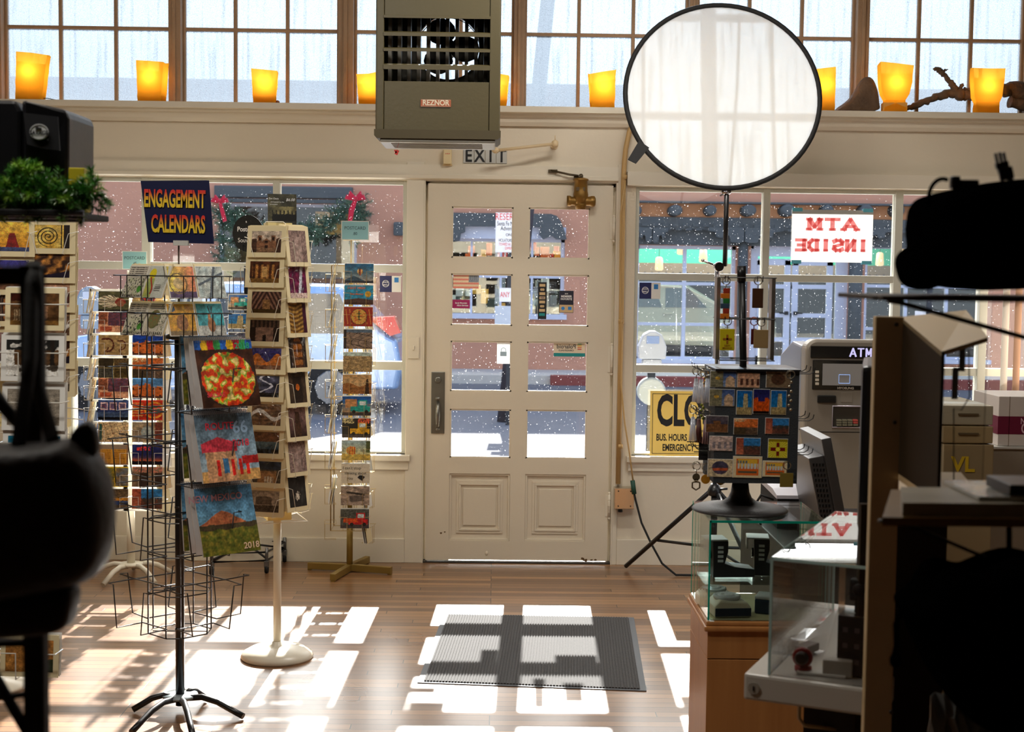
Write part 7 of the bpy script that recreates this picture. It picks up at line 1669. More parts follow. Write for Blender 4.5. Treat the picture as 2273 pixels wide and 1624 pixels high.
def cam_folding(x, y, z, rz, s, label, flash=True):
    e = empty('instant_camera', (x, y, z), R(rz)); e.scale = (s, s, s); tag(e, label, 'camera', 'instant cameras in the glass case')
    b = MB(); b.prism([(-0.075, 0.0), (0.075, 0.0), (0.075, 0.028), (0.0, 0.038), (-0.035, 0.05), (-0.075, 0.05)], -0.045, 0.045, 'XZ'); b.build('body', CB, e, bevel=0.003)
    b = MB(); b.prism([(-0.075, 0.045), (-0.035, 0.045), (-0.022, 0.09), (-0.022, 0.13), (-0.078, 0.13)], -0.045, 0.045, 'XZ'); b.build('front_housing', CB, e, bevel=0.003)
    b = MB(); b.b2(-0.10, -0.024, -0.047, 0.047, 0.131, 0.136, bev=0.002); b.b2(-0.104, -0.098, -0.046, 0.046, 0.095, 0.136, bev=0.002); b.build('flash_bar', CG, e)
    b = MB(); b.lathe([(0.018, -0.006), (0.016, 0.004)], (-0.078, 0.0, 0.075), axis='X', n=18); b.build('lens', mat('lens_glass', rgb(20, 24, 40), 0.08), e)
    for k in range(4): b = MB(); b.b2(-0.060, -0.04, -0.046, -0.0445, 0.055+k*0.016, 0.064+k*0.016); b.build('side_grille', CG, e)
cam_folding(p(1622, 1280, -3.28).x, -3.285, shz, 4, 0.92, 'tall open instant camera with grey flash bar, left in the case')
cam_folding(p(1716, 1300, -3.24).x, -3.26, shz, -8, 0.92, 'open instant camera behind the round topped ones, centre of the case')
e = empty('instant_camera', (p(1770, 1290, -3.22).x, -3.22, shz), R(-25)); tag(e, 'ribbed silver folding camera tilted on the case shelf', 'camera', 'instant cameras in the glass case')
b = MB(); b.prism([(-0.05, 0.0), (0.05, 0.0), (0.055, 0.05), (0.03, 0.068), (-0.03, 0.072), (-0.055, 0.05)], -0.028, 0.028, 'XZ'); b.build('body', CS, e, bevel=0.004)
for k in range(3): b = MB(); b.b2(-0.045, 0.04, -0.02+k*0.016, -0.012+k*0.016, 0.07, 0.076, bev=0.002); b.build('top_rib', CB, e)
b = MB(); b.lathe([(0.016, -0.01), (0.016, 0.006)], (0.02, -0.03, 0.03), axis='Y', n=18); b.build('lens', CB, e)
def cam_round(x, y, z, rz, label, s=1.0):
    e = empty('slide_viewer', (x, y, z), R(rz)); e.scale = (s, s, s); tag(e, label, 'camera', 'round topped cameras on the case floor')
    b = MB(); b.prism([(-0.06, 0.0), (0.06, 0.0), (0.06, 0.03), (0.045, 0.048), (-0.04, 0.055), (-0.06, 0.035)], -0.05, 0.05, 'XZ'); b.build('body', CT, e, bevel=0.006)
    b = MB(); b.b2(-0.058, 0.058, -0.053, -0.048, 0.004, 0.03, bev=0.002); b.build('blue_front', CBL, e)
    b = MB(); b.lathe([(0.040, 0.05), (0.043, 0.056), (0.043, 0.062), (0.036, 0.064), (0.034, 0.061), (0.026, 0.061), (0.024, 0.065), (0.012, 0.065), (0.010, 0.061), (0.001, 0.061)], (-0.008, 0.0, 0), n=30); b.build('round_dial', CG, e)
cam_round(p(1618, 1350, -3.46).x, -3.46, bz0, 6, 'cream camera with a ribbed round dial, nearest the front glass', 1.0); cam_round(p(1588, 1320, -3.33).x, -3.34, bz0, 10, 'second cream round dial camera just behind the front one', 0.95)
e = empty('instant_camera', (p(1700, 1348, -3.42).x, -3.42, bz0), R(-20)); tag(e, 'small low blue and grey camera on the case floor', 'camera', 'instant cameras in the glass case')
b = MB(); b.b2(-0.03, 0.04, -0.04, 0.04, 0, 0.045, bev=0.004); b.build('body', CBL, e); b = MB(); b.b2(-0.03, 0.04, -0.04, 0.04, 0.0455, 0.055, bev=0.003); b.build('top_cover', CG, e)

# souvenir spinner on the case
ms = empty('souvenir_spinner', (p(1642, 1127, -3.35).x, -3.35, gz1+0.001)); tag(ms, 'black souvenir spinner with magnets and key rings on the glass case', 'souvenir rack'); O_ = ms.location
Ym = -3.35
def S_(u, v, Y=Ym): return p(u, v, Y)-O_
BASEM = mat('black_plastic_base', rgb(50, 48, 48), 0.38, bump=0.2, bscale=250)
b = MB(); zz = S_(1642, 1070).z; b.lathe([(0.152, 0.0), (0.155, 0.004), (0.148, 0.010), (0.10, 0.017), (0.06, 0.026), (0.038, 0.042), (0.030, 0.06), (0.026, zz)], n=56); b.build('round_base', BASEM, ms)
b = MB(); b.tube([(0, 0, 0.05), (0, 0, S_(1643, 800).z), S_(1646, 612)], 0.0115, 16); zc_ = S_(1646, 600); b.tube([S_(1646, 625), S_(1646, 590)], 0.0145, 16); b.build('post', BLACK, ms)
th_ = R(3); x0, x1 = S_(1573, 950).x, S_(1754, 950).x; z0, z1 = S_(1660, 1060).z, S_(1660, 818).z; dpt = 0.12
FELT = mat('charcoal_board', rgb(52, 56, 60), 0.95, var=0.2, vscale=60, bump=0.3, bscale=200)
b = MB(); b.b2(x0, x1, -dpt, dpt*0.9, z0, z1); b.build('magnet_board', FELT, ms)
b = MB(); b.box(((x0+x1)/2, -0.01, z1+0.004), (x1-x0+0.004, 0.24, 0.006)); b.build('board_cap', BLACK, ms)
hooks = [(-1, 812), (-1, 905), (-1, 985), (1, 816), (1, 918), (1, 992)]
for sd_, v in hooks:
    for yy in (-0.09, -0.03, 0.03):
        z = S_(1600, v).z; xx = x0 if sd_ < 0 else x1; b = MB(); b.tube([(xx, yy, z-0.01), (xx+sd_*0.04, yy, z-0.01), (xx+sd_*0.052, yy, z-0.003), (xx+sd_*0.055, yy, z+0.010)], 0.0016, 5); b.build('hook', BLACK, ms)
# upper open frame
fx0, fx1 = S_(1591, 700).x, S_(1712, 700).x; fz0, fz1 = S_(1650, 797).z, S_(1650, 616).z
for xx in (fx0, fx1):
    b = MB(); b.b2(xx-0.006, xx+0.006, -0.03, 0.02, fz0, fz1, bev=0.001); b.build('mirror_strip', mat('aged_aluminium', rgb(150, 140, 130), 0.3, 0.7, var=0.2), ms)
b = MB()
for z in (fz0, (fz0+fz1)/2, fz1): b.tube([(fx0, -0.07, z), (fx1, -0.07, z), (fx1, 0.07, z), (fx0, 0.07, z)], 0.0018, 5, closed=True); b.tube([(fx0, 0, z), (fx1, 0, z)], 0.0015, 5)
for (u, v) in ((1607, 612), (1613, 612), (1678, 613), (1690, 613), (1606, 702), (1616, 702), (1677, 702), (1693, 704)): q = S_(u, v+8, Ym-0.07); b.tube([(q.x, -0.07, q.z-0.004), (q.x, -0.095, q.z-0.006), (q.x, -0.1, q.z+0.012)], 0.0014, 4)
b.build('wire_frame', BLACK, ms)
# magnets
mg = [('church2', 'two scene church', 1576, 1634, 823, 859, 'top left'), ('boots', 'cowboy boots on pink', 1636, 1686, 827, 860, 'top centre'), ('seal2', 'brown crest', 1700, 1754, 822, 860, 'top right'), ('church2', 'two scene church', 1574, 1630, 863, 901, 'second row left'), ('spire', 'white spire under blue sky', 1634, 1669, 866, 920, 'beside the orange church'), ('cathedral', 'orange twin tower church', 1671, 1708, 863, 918, 'second row'), ('spire', 'white spire under blue sky', 1710, 1745, 866, 920, 'right edge'), ('dusk', 'dim plaza at dusk', 1566, 1616, 922, 959, 'third row left'), ('orange4', 'golden lights at night', 1628, 1682, 928, 964, 'third row centre'), ('plaza', 'blue sky plaza, tilted', 1698, 1751, 927, 963, 'third row right'), ('pale_boots', 'faded boots', 1574, 1626, 967, 1000, 'fourth row left'), ('plaza', 'plaza with blue sky', 1633, 1688, 971, 1009, 'fourth row centre'), ('zia', 'yellow card with a red sun symbol', 1704, 1748, 973, 1016, 'fourth row right'), ('cameo', 'oval sunset', 1570, 1626, 1018, 1058, 'bottom left'), ('newmex', 'orange NEW MEXICO lettering', 1626, 1691, 1012, 1060, 'bottom centre'), ('newmex', 'smaller orange NEW MEXICO lettering', 1692, 1747, 1022, 1058, 'bottom right')]
for i, (k, d, u0, u1, v0, v1, pl_) in enumerate(mg):
    a0, a1, a2, a3 = rect(u0, u1, v0, v1, Ym-dpt); q = Vector(((a0+a1)/2, Ym-dpt-0.0022, a2)); W_, H_ = a1-a0, a3-a2
    o = bpy.data.objects.new('souvenir_magnet', card_mesh(W_, H_, 0.002, PAPER)); C.objects.link(o); o.location = q; o.rotation_euler = (0, R(0.7), 0)
    tag(o, 'magnet of %s, %s of the spinner board' % (d, pl_), 'magnet', 'magnets on the souvenir spinner'); pic_obj(k, W_-0.002, H_-0.002, o, (0, -0.0006, 0.001), seed=i, M=PR_S, nx=40)
# key rings
SIL = mat('polished_key_metal', rgb(190, 180, 160), 0.2, 0.9); GLD = mat('gold_chain', rgb(206, 160, 60), 0.25, 0.9)
def ring(b, c, r, t_=0.0012, ax='Y'): b.tube([(c[0]+(r*math.cos(2*PI*k/16) if ax == 'Y' else 0), c[1]+(0 if ax == 'Y' else r*math.cos(2*PI*k/16)), c[2]+r*math.sin(2*PI*k/16)) for k in range(16)], t_, 5, closed=True)
def keyring(u, v, Y, kind, m, label, w_=0.03, h=0.05, metal=SIL, ax='Y', rz=0):
    c = p(u, v, Y); e = empty('key_ring', c, R(rz)); tag(e, label, 'key ring', 'key rings on the souvenir spinner')
    b = MB(); ring(b, (0, 0, -0.012), 0.013, ax=ax); ring(b, (0.002, 0.003, -0.014), 0.0115, ax=ax); b.tube([(0, 0, -0.025), (0, 0, -0.036)], 0.0016, 5); b.build('split_ring', metal, e)
    b = MB(); zt_ = -0.036
    if kind == 'tag': b.box((0, 0, zt_-h/2), (w_, 0.004, h), bev=0.002)
    elif kind == 'acrylic': b.box((0, 0, zt_-h/2), (w_, 0.008, h), bev=0.002)
    elif kind == 'letters':
        for k in range(6): b.mi = k % 4; b.box((0.002*(-1)**k, 0, zt_-h*(k+0.5)/6), (w_*(0.8+0.3*(k % 2)), 0.006, h/6*1.05), bev=0.002)
    elif kind == 'tassel':
        for k in range(7): a_ = 2*PI*k/7; b.tube([(0.003*math.cos(a_), 0.003*math.sin(a_), zt_), (0.010*math.cos(a_), 0.010*math.sin(a_), zt_-h)], 0.0032, 6)
    elif kind == 'opener':
        b.lathe([(0.012, -0.0015), (0.012, 0.0015)], (0, 0, zt_-0.012), axis='Y', n=20); b.tube([(0.015*math.cos(2*PI*k/6+PI/6)*0.9, 0, zt_-0.038+0.015*math.sin(2*PI*k/6+PI/6)) for k in range(6)], 0.003, 6, closed=True); b.b2(-0.006, 0.006, -0.0015, 0.0015, zt_-0.03, zt_-0.018)
    elif kind == 'coin': b.lathe([(w_/2, -0.002), (w_/2, 0.002)], (0, 0, zt_-w_/2), axis='Y', n=24)
    elif kind == 'beads':
        for k in range(7): b.sph((0.003*(-1)**k, 0, zt_-h*k/7), 0.005, n=8, m=6)
    ch = b.build('charm', m, e); return e, ch
LM = [mat('letter_red', rgb(150, 50, 30), 0.4), mat('letter_orange', rgb(200, 110, 30), 0.4), mat('letter_green', rgb(40, 110, 50), 0.4), mat('letter_blue', rgb(50, 70, 90), 0.4)]
Yk = Ym-0.095
keyring(1612, 614, Yk, 'letters', LM, 'key ring with stacked coloured letters, upper left of the spinner', 0.026, 0.095)
keyring(1683, 614, Yk, 'acrylic', mat('smoky_acrylic_block', rgb(70, 44, 30), 0.3), 'key ring with a dark brown block, upper right of the spinner', 0.034, 0.062)
e, ch = keyring(1615, 704, Yk, 'acrylic', mat('yellow_acrylic_block', rgb(196, 180, 30), 0.3), 'key ring with a yellow NEW MEXICO block, below the coloured letters', 0.047, 0.068)
b = MB(); b.b2(-0.003, 0.003, -0.005, -0.0042, -0.082, -0.054); b.b2(-0.014, 0.014, -0.005, -0.0042, -0.071, -0.065); put_text(b, 'NEW', (0, -0.0055, -0.088), 0.008, bold=0.02); put_text(b, 'MEXICO', (0, -0.0055, -0.096), 0.008, bold=0.02); b.build('sun_symbol', mat('ochre_print', rgb(150, 90, 20), 0.5), e)
keyring(1690, 706, Yk, 'acrylic', mat('tan_acrylic_block', rgb(150, 124, 84), 0.3), 'key ring with a tan block, lower right of the upper frame', 0.046, 0.058)
keyring(1674, 704, Yk+0.012, 'tag', mat('maroon_tag', rgb(80, 20, 20), 0.4), 'key ring with a narrow maroon tag behind the tan block', 0.018, 0.05, metal=mat('copper_ring', rgb(180, 90, 60), 0.3, 0.8))
CRY = glassmat('clear_crystal_rods', (0.9, 0.9, 0.92), 0.25, rough=0.1, haze=0.35)
ly = [('tassel', CRY, 1546, 815, 'clear crystal tassel, outermost on the upper left hook'), ('tassel', CRY, 1557, 817, 'clear crystal tassel, second on the upper left hook'), ('beads', GLD, 1564, 820, 'gold chain of beads on the upper left hook'), ('tassel', CRY, 1571, 815, 'clear crystal tassel nearest the board'), ('beads', mat('green_gold_beads', rgb(110, 120, 30), 0.3, 0.6), 1560, 868, 'green and gold bead cluster at mid left'), ('tassel', CRY, 1539, 900, 'clear tassel on the middle left hook'), ('tassel', mat('maroon_tassel', rgb(90, 50, 46), 0.4), 1552, 905, 'maroon tassel on the middle left hook'), ('tassel', mat('mauve_tassel', rgb(140, 110, 116), 0.4), 1568, 907, 'mauve tassel on the middle left hook'), ('tag', BLACKM, 1562, 955, 'black tag key ring low on the left side'), ('opener', mat('pewter_opener', rgb(130, 116, 90), 0.35, 0.8), 1546, 1025, 'pewter bottle opener key ring at the bottom left'), ('coin', mat('amber_coin', rgb(206, 140, 30), 0.3), 1567, 1028, 'round amber charm at the bottom left of the board'), ('coin', mat('amber_coin2', rgb(196, 150, 50), 0.3), 1600, 1030, 'round amber charm below the oval sunset magnet')]
for i, (k, m_, u, v, l_) in enumerate(ly): keyring(u, v, Ym-0.03-(0.05 if i % 2 else -0.02)-(0.03 if k == 'coin' else 0), k, m_, l_, 0.03, 0.075 if k == 'tassel' else 0.06, metal=GLD if i in (2, 4) else SIL)
for i, (k, m_, u, v, l_) in enumerate([('tag', mat('silver_tag', rgb(150, 150, 150), 0.3, 0.8), 1757, 915, 'front silver tag on the middle right hook'), ('tag', mat('pewter_tag', rgb(110, 100, 90), 0.35, 0.7), 1763, 918, 'dark pewter tag on the middle right hook'), ('tag', mat('dull_gold_tag', rgb(150, 130, 60), 0.4, 0.4), 1747, 1024, 'yellow square tag hanging under the right of the board'), ('beads', SIL, 1755, 822, 'silver bead chain on the upper right hook')]): keyring(u, v, Ym-0.06-0.04*i, k, m_, l_, 0.042 if i == 2 else 0.02, 0.045 if i != 3 else 0.1)
# ================================================================== MAT
q = [fl(u, v) for u, v in ((985, 1364), (1407, 1371.5), (1435, 1534.6), (926, 1516))]
MATF = mat('charcoal_mat_pile', rgb(86, 84, 83), 0.95, var=0.45, vscale=130, bump=0.12, bscale=260, stretch=(1.8, 0.5, 1), col2=rgb(44, 42, 44))
dm = empty('door_mat', (sum(v.x for v in q)/4, sum(v.y for v in q)/4, 0)); tag(dm, 'charcoal ribbed door mat lying on the wood floor', 'door mat'); O_ = dm.location
g = [v-O_ for v in q]; b = MB(); b.hull([(v.x, v.y, 0.0005) for v in g], [(v.x, v.y, 0.004) for v in g]); b.build('rubber_border', mat('grey_rubber', rgb(84, 88, 94), 0.6), dm)
gi = [Vector((v.x*0.945, v.y*0.972, 0)) for v in g]; b = MB(); n_ = 70
def bl_(s, t): return (gi[3].lerp(gi[2], s)).lerp(gi[0].lerp(gi[1], s), t)
for k in range(n_):
    a0, a1 = k/n_, (k+0.62)/n_; b.hull([bl_(a0, 0)+Vector((0, 0, 0.004)), bl_(a1, 0)+Vector((0, 0, 0.004)), bl_(a1, 1)+Vector((0, 0, 0.004)), bl_(a0, 1)+Vector((0, 0, 0.004))], [bl_(a0, 0)+Vector((0, 0, 0.009)), bl_(a1, 0)+Vector((0, 0, 0.009)), bl_(a1, 1)+Vector((0, 0, 0.009)), bl_(a0, 1)+Vector((0, 0, 0.009))])
b.hull([bl_(0, 0)+Vector((0, 0, 0.0041)), bl_(1, 0)+Vector((0, 0, 0.0041)), bl_(1, 1)+Vector((0, 0, 0.0041)), bl_(0, 1)+Vector((0, 0, 0.0041))], [bl_(0, 0)+Vector((0, 0, 0.006)), bl_(1, 0)+Vector((0, 0, 0.006)), bl_(1, 1)+Vector((0, 0, 0.006)), bl_(0, 1)+Vector((0, 0, 0.006))])
b.build('ribbed_pile', MATF, dm)

# ================================================================== RIGHT FOREGROUND
Yk = -5.17; BEI = mat('beige_kiosk_enamel', rgb(196, 170, 128), 0.5, var=0.06); BEID = mat('shaded_kiosk_side', rgb(50, 38, 24), 0.75, spec=0.1, var=0.1)  # BEID puts the shade on the beige tower's side into its colour
x0 = p(1938, 900, Yk).x; x1 = p(2001, 900, Yk).x; zt_ = p(1965, 702, Yk).z
ks = empty('display_tower', ((x0+x1)/2, Yk, 0)); tag(ks, 'tall beige display tower with a sloped hood and clear front', 'display case'); O_ = ks.location
b = MB(); b.b2(x0-O_.x, x1-O_.x, 0, 0.02, 0, zt_); b.build('front_post', BEI, ks, bevel=0.002)
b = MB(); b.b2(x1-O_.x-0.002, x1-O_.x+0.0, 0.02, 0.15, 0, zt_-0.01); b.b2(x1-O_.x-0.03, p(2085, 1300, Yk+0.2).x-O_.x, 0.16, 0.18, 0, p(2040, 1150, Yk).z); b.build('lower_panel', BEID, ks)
def K(u, v, D): return p(u, v, -7.89+D)-O_
fl_, fr2_, nr, nl_ = K(1999, 703, 2.745), K(2145, 688, 2.75), K(2193, 748, 2.44), K(2090, 780, 2.40)
zb_ = K(2090, 1110, 2.40).z
b = MB(); b.hull([fl_, fr2_, nr, nl_], [x-Vector((0, 0, 0.008)) for x in (fl_, fr2_, nr, nl_)]); b.build('sloped_hood', BEI, ks)
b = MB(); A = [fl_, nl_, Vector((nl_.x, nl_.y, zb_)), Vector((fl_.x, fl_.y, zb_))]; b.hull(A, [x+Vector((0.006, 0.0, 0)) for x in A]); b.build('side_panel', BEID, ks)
b = MB(); A = [nl_+Vector((0.008, 0, -0.008)), nr+Vector((0, 0, -0.008)), Vector((nr.x, nr.y, zb_)), Vector((nl_.x+0.008, nl_.y, zb_))]; b.hull(A, [x+Vector((0, 0.004, 0)) for x in A]); b.build('clear_front', CLEAR, ks)
b = MB(); b.hull([Vector((fl_.x, fl_.y, zb_-0.012)), Vector((fr2_.x, fr2_.y, zb_-0.012)), Vector((nr.x, nr.y, zb_-0.012)), Vector((nl_.x, nl_.y, zb_-0.012))], [Vector((fl_.x, fl_.y, zb_)), Vector((fr2_.x, fr2_.y, zb_)), Vector((nr.x, nr.y, zb_)), Vector((nl_.x, nl_.y, zb_))]); b.build('case_floor', BEI, ks)
b = MB(); m1, m2 = K(2150, 775, 2.425), K(2152, 880, 2.425); b.tube([m1, m2, K(2134, 910, 2.42), K(2117, 905, 2.42), K(2117, 1080, 2.41)], 0.0012, 5); b.box(K(2136, 795, 2.425), (0.010, 0.003, 0.045)); b.box(K(2120, 850, 2.423), (0.010, 0.003, 0.055)); b.build('lock_bar', mat('grey_lock_metal', rgb(90, 88, 84), 0.4, 0.5), ks)
b = MB(); 
for (u, v) in ((1990, 720), (1986, 937), (1978, 1580)): q = K(u, v, 2.715); b.lathe([(0.004, -0.002), (0.004, 0.002)], (q.x, q.y, q.z), axis='Y', n=10)
b.build('screw_heads', mat('dark_screw', rgb(60, 48, 34), 0.5), ks)
# black monitor seen edge on
Ym_ = -4.87; x0, x1, z0, z1 = rect(1908, 1949, 812, 1178, Ym_); mo = empty('computer_monitor', ((x0+x1)/2, Ym_, 0.0), R(-15)); tag(mo, 'black flat monitor seen edge on beside the beige tower', 'monitor')
b = MB(); b.b2(-0.020, 0.016, 0.0, 0.36, z0, z1, bev=0.012); b.build('display_panel', BLACK, mo); b = MB(); b.b2(0.012, 0.045, 0.05, 0.36, z0+0.05, z1-0.012, bev=0.012); b.build('rear_shell', mat('dark_grey_shell', rgb(60, 62, 64), 0.4), mo)
b = MB(); b.tube([(0.045, 0.2, 0.44), (0.045, 0.2, (z0+z1)/2)], 0.018, 10); b.tube([(0.045, 0.2, 0.0), (0.045, 0.2, 0.46)], 0.018, 10); b.lathe([(0.12, 0), (0.12, 0.012), (0.02, 0.02)], (0.045, 0.2, 0), n=20); b.build('stand', BLACKM, mo)
# white counter with the acrylic case
ang = R(-25.2); e1 = Vector((math.cos(ang), math.sin(ang), 0)); e2 = Vector((-math.sin(ang), math.cos(ang), 0))
P0 = p(1651, 1494, CAM_P.y+2.887); zc_ = P0.z
wc = empty('display_counter', (P0.x, P0.y, 0), ang); tag(wc, 'white counter tray with a lock under the clear acrylic case', 'counter')
WCT = mat('white_counter_enamel', rgb(196, 190, 180), 0.3, var=0.04)
b = MB(); b.b2(0, 0.285, 0.0, 0.72, zc_-0.055, zc_, bev=0.006); b.build('tray_top', WCT, wc)
b = MB(); b.b2(0.10, 0.29, 0.12, 0.76, 0.0, zc_-0.056); b.build('under_cabinet', mat('dark_under_cabinet', rgb(40, 34, 30), 0.7), wc)
b = MB(); b.lathe([(0.0125, -0.003), (0.0125, -0.001), (0.01, 0.0)], (0.022, 0, zc_-0.028), axis='Y', n=20); lk = b.build('lock', mat('pale_lock', rgb(176, 170, 158), 0.3, 0.3), wc); b = MB(); b.b2(0.0205, 0.0235, -0.0045, -0.003, zc_-0.033, zc_-0.023); b.build('keyhole', BLACKM, lk)
ac = empty('acrylic_case', Vector((P0.x, P0.y, zc_+0.0008))+e1*0.048+e2*0.012, ang); tag(ac, 'clear acrylic case on the white counter, reflecting the window notice', 'display case')
Wa, Da, Ha, t_ = 0.235, 0.64, 0.245, 0.005; ACT = glassmat('clear_acrylic_top', (0.96, 0.97, 0.97), 0.30)
for nm_, bx, m_ in (('front_sheet', (0, Wa, 0, t_, 0, Ha-t_), CLEAR), ('left_sheet', (0, t_, t_, Da-t_, 0, Ha-t_), CLEAR), ('back_sheet', (0, Wa, Da-t_, Da, 0, Ha-t_), CLEAR), ('top_sheet', (0, Wa, 0, Da, Ha-t_, Ha), ACT)):
    b = MB(); b.b2(*bx); b.build(nm_, m_, ac)
AE = transl('acrylic_edge', (0.55, 0.68, 0.66, 1), 0.5)
for bx in ((-0.0006, 0.004, -0.0006, 0.004, 0, Ha), (0, Wa, -0.0006, 0.0006, Ha-0.006, Ha), (-0.0006, 0.0006, 0, Da, Ha-0.006, Ha), (0, 0.003, Da-0.003, Da, 0, Ha), (0, Wa, Da-0.001, Da, Ha-0.004, Ha)): b = MB(); b.b2(*bx); b.build('polished_edge', AE, ac)
def inside(name, a, c, z, label, cat, rz=0): 
    pos = Vector((ac.location.x, ac.location.y, zc_+0.001+z))+e1*a+e2*c; e = empty(name, pos, ang+R(rz)); tag(e, label, cat); return e
e = inside('camera_package', 0.165, 0.10, 0, 'tall black camera package with a clear top in the acrylic case', 'package'); b = MB(); b.b2(-0.038, 0.042, -0.035, 0.035, 0, 0.125, bev=0.002); b.build('black_carton', BLACK, e)
b = MB(); b.b2(-0.038, 0.042, -0.035, 0.035, 0.126, 0.226, bev=0.002); b.build('clear_cover', CELLO, e); b = MB(); b.box((0.0, 0, 0.175), (0.042, 0.03, 0.045), bev=0.006); b.sph((0, -0.018, 0.178), 0.013); b.box((0, 0, 0.14), (0.02, 0.02, 0.026), bev=0.003); b.build('action_camera', BLACKM, e)
b = MB(); 
for r_ in range(3):
    for k in range(3): b.box((-0.022+k*0.024, -0.0357, 0.03+r_*0.033), (0.010, 0.001, 0.010))
b.build('printed_icons', mat('dim_icon_grey', rgb(96, 84, 84), 0.5), e)
e = inside('long_carton', 0.10, 0.28, 0, 'long pale carton lying diagonally in the acrylic case', 'carton', rz=8); b = MB(); b.b2(-0.03, 0.03, -0.24, 0.24, 0.0, 0.035, bev=0.003); b.build('carton_body', mat('pale_carton', rgb(190, 182, 170), 0.45, var=0.1), e); b = MB(); b.lathe([(0.01, 0), (0.01, 0.001)], (0, 0.02, 0.0355), n=14); b.build('red_mark', mat('dull_red_print', rgb(150, 80, 74), 0.6), e)
e = inside('lens_cap', 0.06, 0.055, 0, 'red rimmed black lens standing at the front of the acrylic case', 'lens'); b = MB(); b.lathe([(0.015, 0), (0.018, 0.004), (0.018, 0.012), (0.014, 0.014)], n=24); b.lathe([(0.018, -0.012), (0.021, -0.010), (0.021, -0.004), (0.018, -0.002)], (0, 0, 0.032), axis='Y', n=24); b.build('red_ring', mat('deep_red_ring', rgb(130, 24, 28), 0.3), e); b = MB(); b.lathe([(0.010, -0.026), (0.014, -0.022), (0.014, 0.006)], (0, 0, 0.032), axis='Y', n=20); b.build('barrel', BLACK, e)
e = inside('lens_cap', 0.125, 0.10, 0, 'black knob accessory right of the red rimmed lens', 'lens'); b = MB(); b.lathe([(0.014, -0.02), (0.016, -0.012), (0.012, 0.02)], (0, 0, 0.02), axis='Y', n=18); b.tube([(0, 0.02, 0.02), (0.04, 0.02, 0.024)], 0.005, 8); b.build('knob', BLACK, e)
for i, (a, c, sz, l_) in enumerate(((0.035, 0.20, (0.05, 0.09, 0.04), 'clear crinkled blister pack near the left sheet of the acrylic case'), (0.15, 0.19, (0.06, 0.10, 0.05), 'silver blister pack behind the tall black package'), (0.10, 0.05, (0.10, 0.03, 0.006), 'flat white leaflet at the front of the acrylic case'))):
    e = inside('blister_pack', a, c, 0, l_, 'package', rz=(-15, 20, 5)[i]); b = MB(); b.box((0, 0, sz[2]/2), sz, bev=min(0.004, sz[2]*0.3))
    tb = b.bm
    b.build('shell', (CELLO, mat('crinkled_foil', rgb(190, 190, 190), 0.2, 0.7, bump=1.0, bscale=30), PAPER)[i], e)
    if i == 0: b = MB(); b.box((0, 0, 0.012), (0.03, 0.06, 0.018), bev=0.003); b.build('contents', mat('grey_contents', rgb(140, 130, 126), 0.4), e)
b = MB(); Q = Vector((P0.x, P0.y, 0)); o_ = Q+e1*0.16+e2*0.0
# wire hook and clear bag under the counter
e = empty('wall_hook', tuple(Q+e1*0.095+e2*0.10+Vector((0, 0, zc_-0.11)))); tag(e, 'cream bent hook below the white counter', 'hook'); b = MB(); b.tube([(0, 0, 0.04), (0, 0, 0.0), (0.01, -0.01, -0.012), (0.08, -0.01, -0.02)], 0.004, 8); b.build('bent_rod', mat('cream_hook', rgb(190, 176, 140), 0.4), e)

# shelf at the far right with its bags
Ys = -5.89
def W_(u, v, Y=Ys): return p(u, v, Y)
xa = W_(1937, 660).x; zt_ = W_(2100, 660).z
sh = empty('wall_shelf', (2.0, Ys, 0)); tag(sh, 'thin brown shelf edge at far right carrying the black bag', 'shelf'); O_ = sh.location
b = MB(); b.b2(W_(1950, 660).x-O_.x, W_(2600, 660).x-O_.x, -0.02, 0.24, zt_-0.005, zt_+0.002, bev=0.002); b.build('shelf_board', mat('dark_brown_shelf', rgb(60, 46, 34), 0.6), sh)
b = MB(); b.tube([W_(1935, 660)-O_, W_(1985, 664)-O_], 0.0025, 6); b.tube([W_(1970, 667)-O_, W_(2000, 672)-O_, W_(2300, 756)-O_, W_(2600, 850)-O_], 0.0035, 8); b.build('strut', mat('brown_strut', rgb(60, 50, 36), 0.5, 0.4), sh)
b = MB(); b.tube([(W_(2560, 660).x-O_.x, 0.1, 0), (W_(2560, 660).x-O_.x, 0.1, 2.0)], 0.02, 10); b.build('upright', BLACKM, sh)
BAG = mat('black_nylon', rgb(4, 4, 4), 1.0, spec=0.0, var=0.3, bump=0.3, bscale=200)
def lumpy(name, outline, y0, y1, Y, m, par, k=0.8, sub=2):
    pts = [W_(u, v, Y)-par.location for u, v in outline]; c_ = sum(pts, Vector())/len(pts); b = MB(); rings = []
    for y_, s_ in ((y0, k*0.9), (y0+(y1-y0)*0.2, 1.0), (y0+(y1-y0)*0.75, 1.0), (y1, k)):
        rings.append([b.bm.verts.new((c_.x+(q.x-c_.x)*s_, y_, c_.z+(q.z-c_.z)*s_)) for q in pts])
    for j in range(3):
        for i in range(len(pts)): b._q([rings[j][i], rings[j][(i+1) % len(pts)], rings[j+1][(i+1) % len(pts)], rings[j+1][i]])
    b._q(rings[0][::-1]); b._q(rings[-1]); o = b.build(name, m, par)
    for f in o.data.polygons: f.use_smooth = True
    md = o.modifiers.new('s', 'SUBSURF'); md.levels = sub; md.render_levels = sub; return o
bg_ = empty('camera_bag', (W_(2180, 655).x, Ys, zt_+0.003)); tag(bg_, 'black camera bag with buckles on the upper right shelf', 'bag')
lumpy('main_body', [(2092, 652), (2090, 600), (2082, 560), (2076, 500), (2084, 450), (2100, 425), (2150, 414), (2210, 400), (2300, 388), (2500, 380), (2520, 652)], -0.02, 0.20, Ys, BAG, bg_, 0.92)
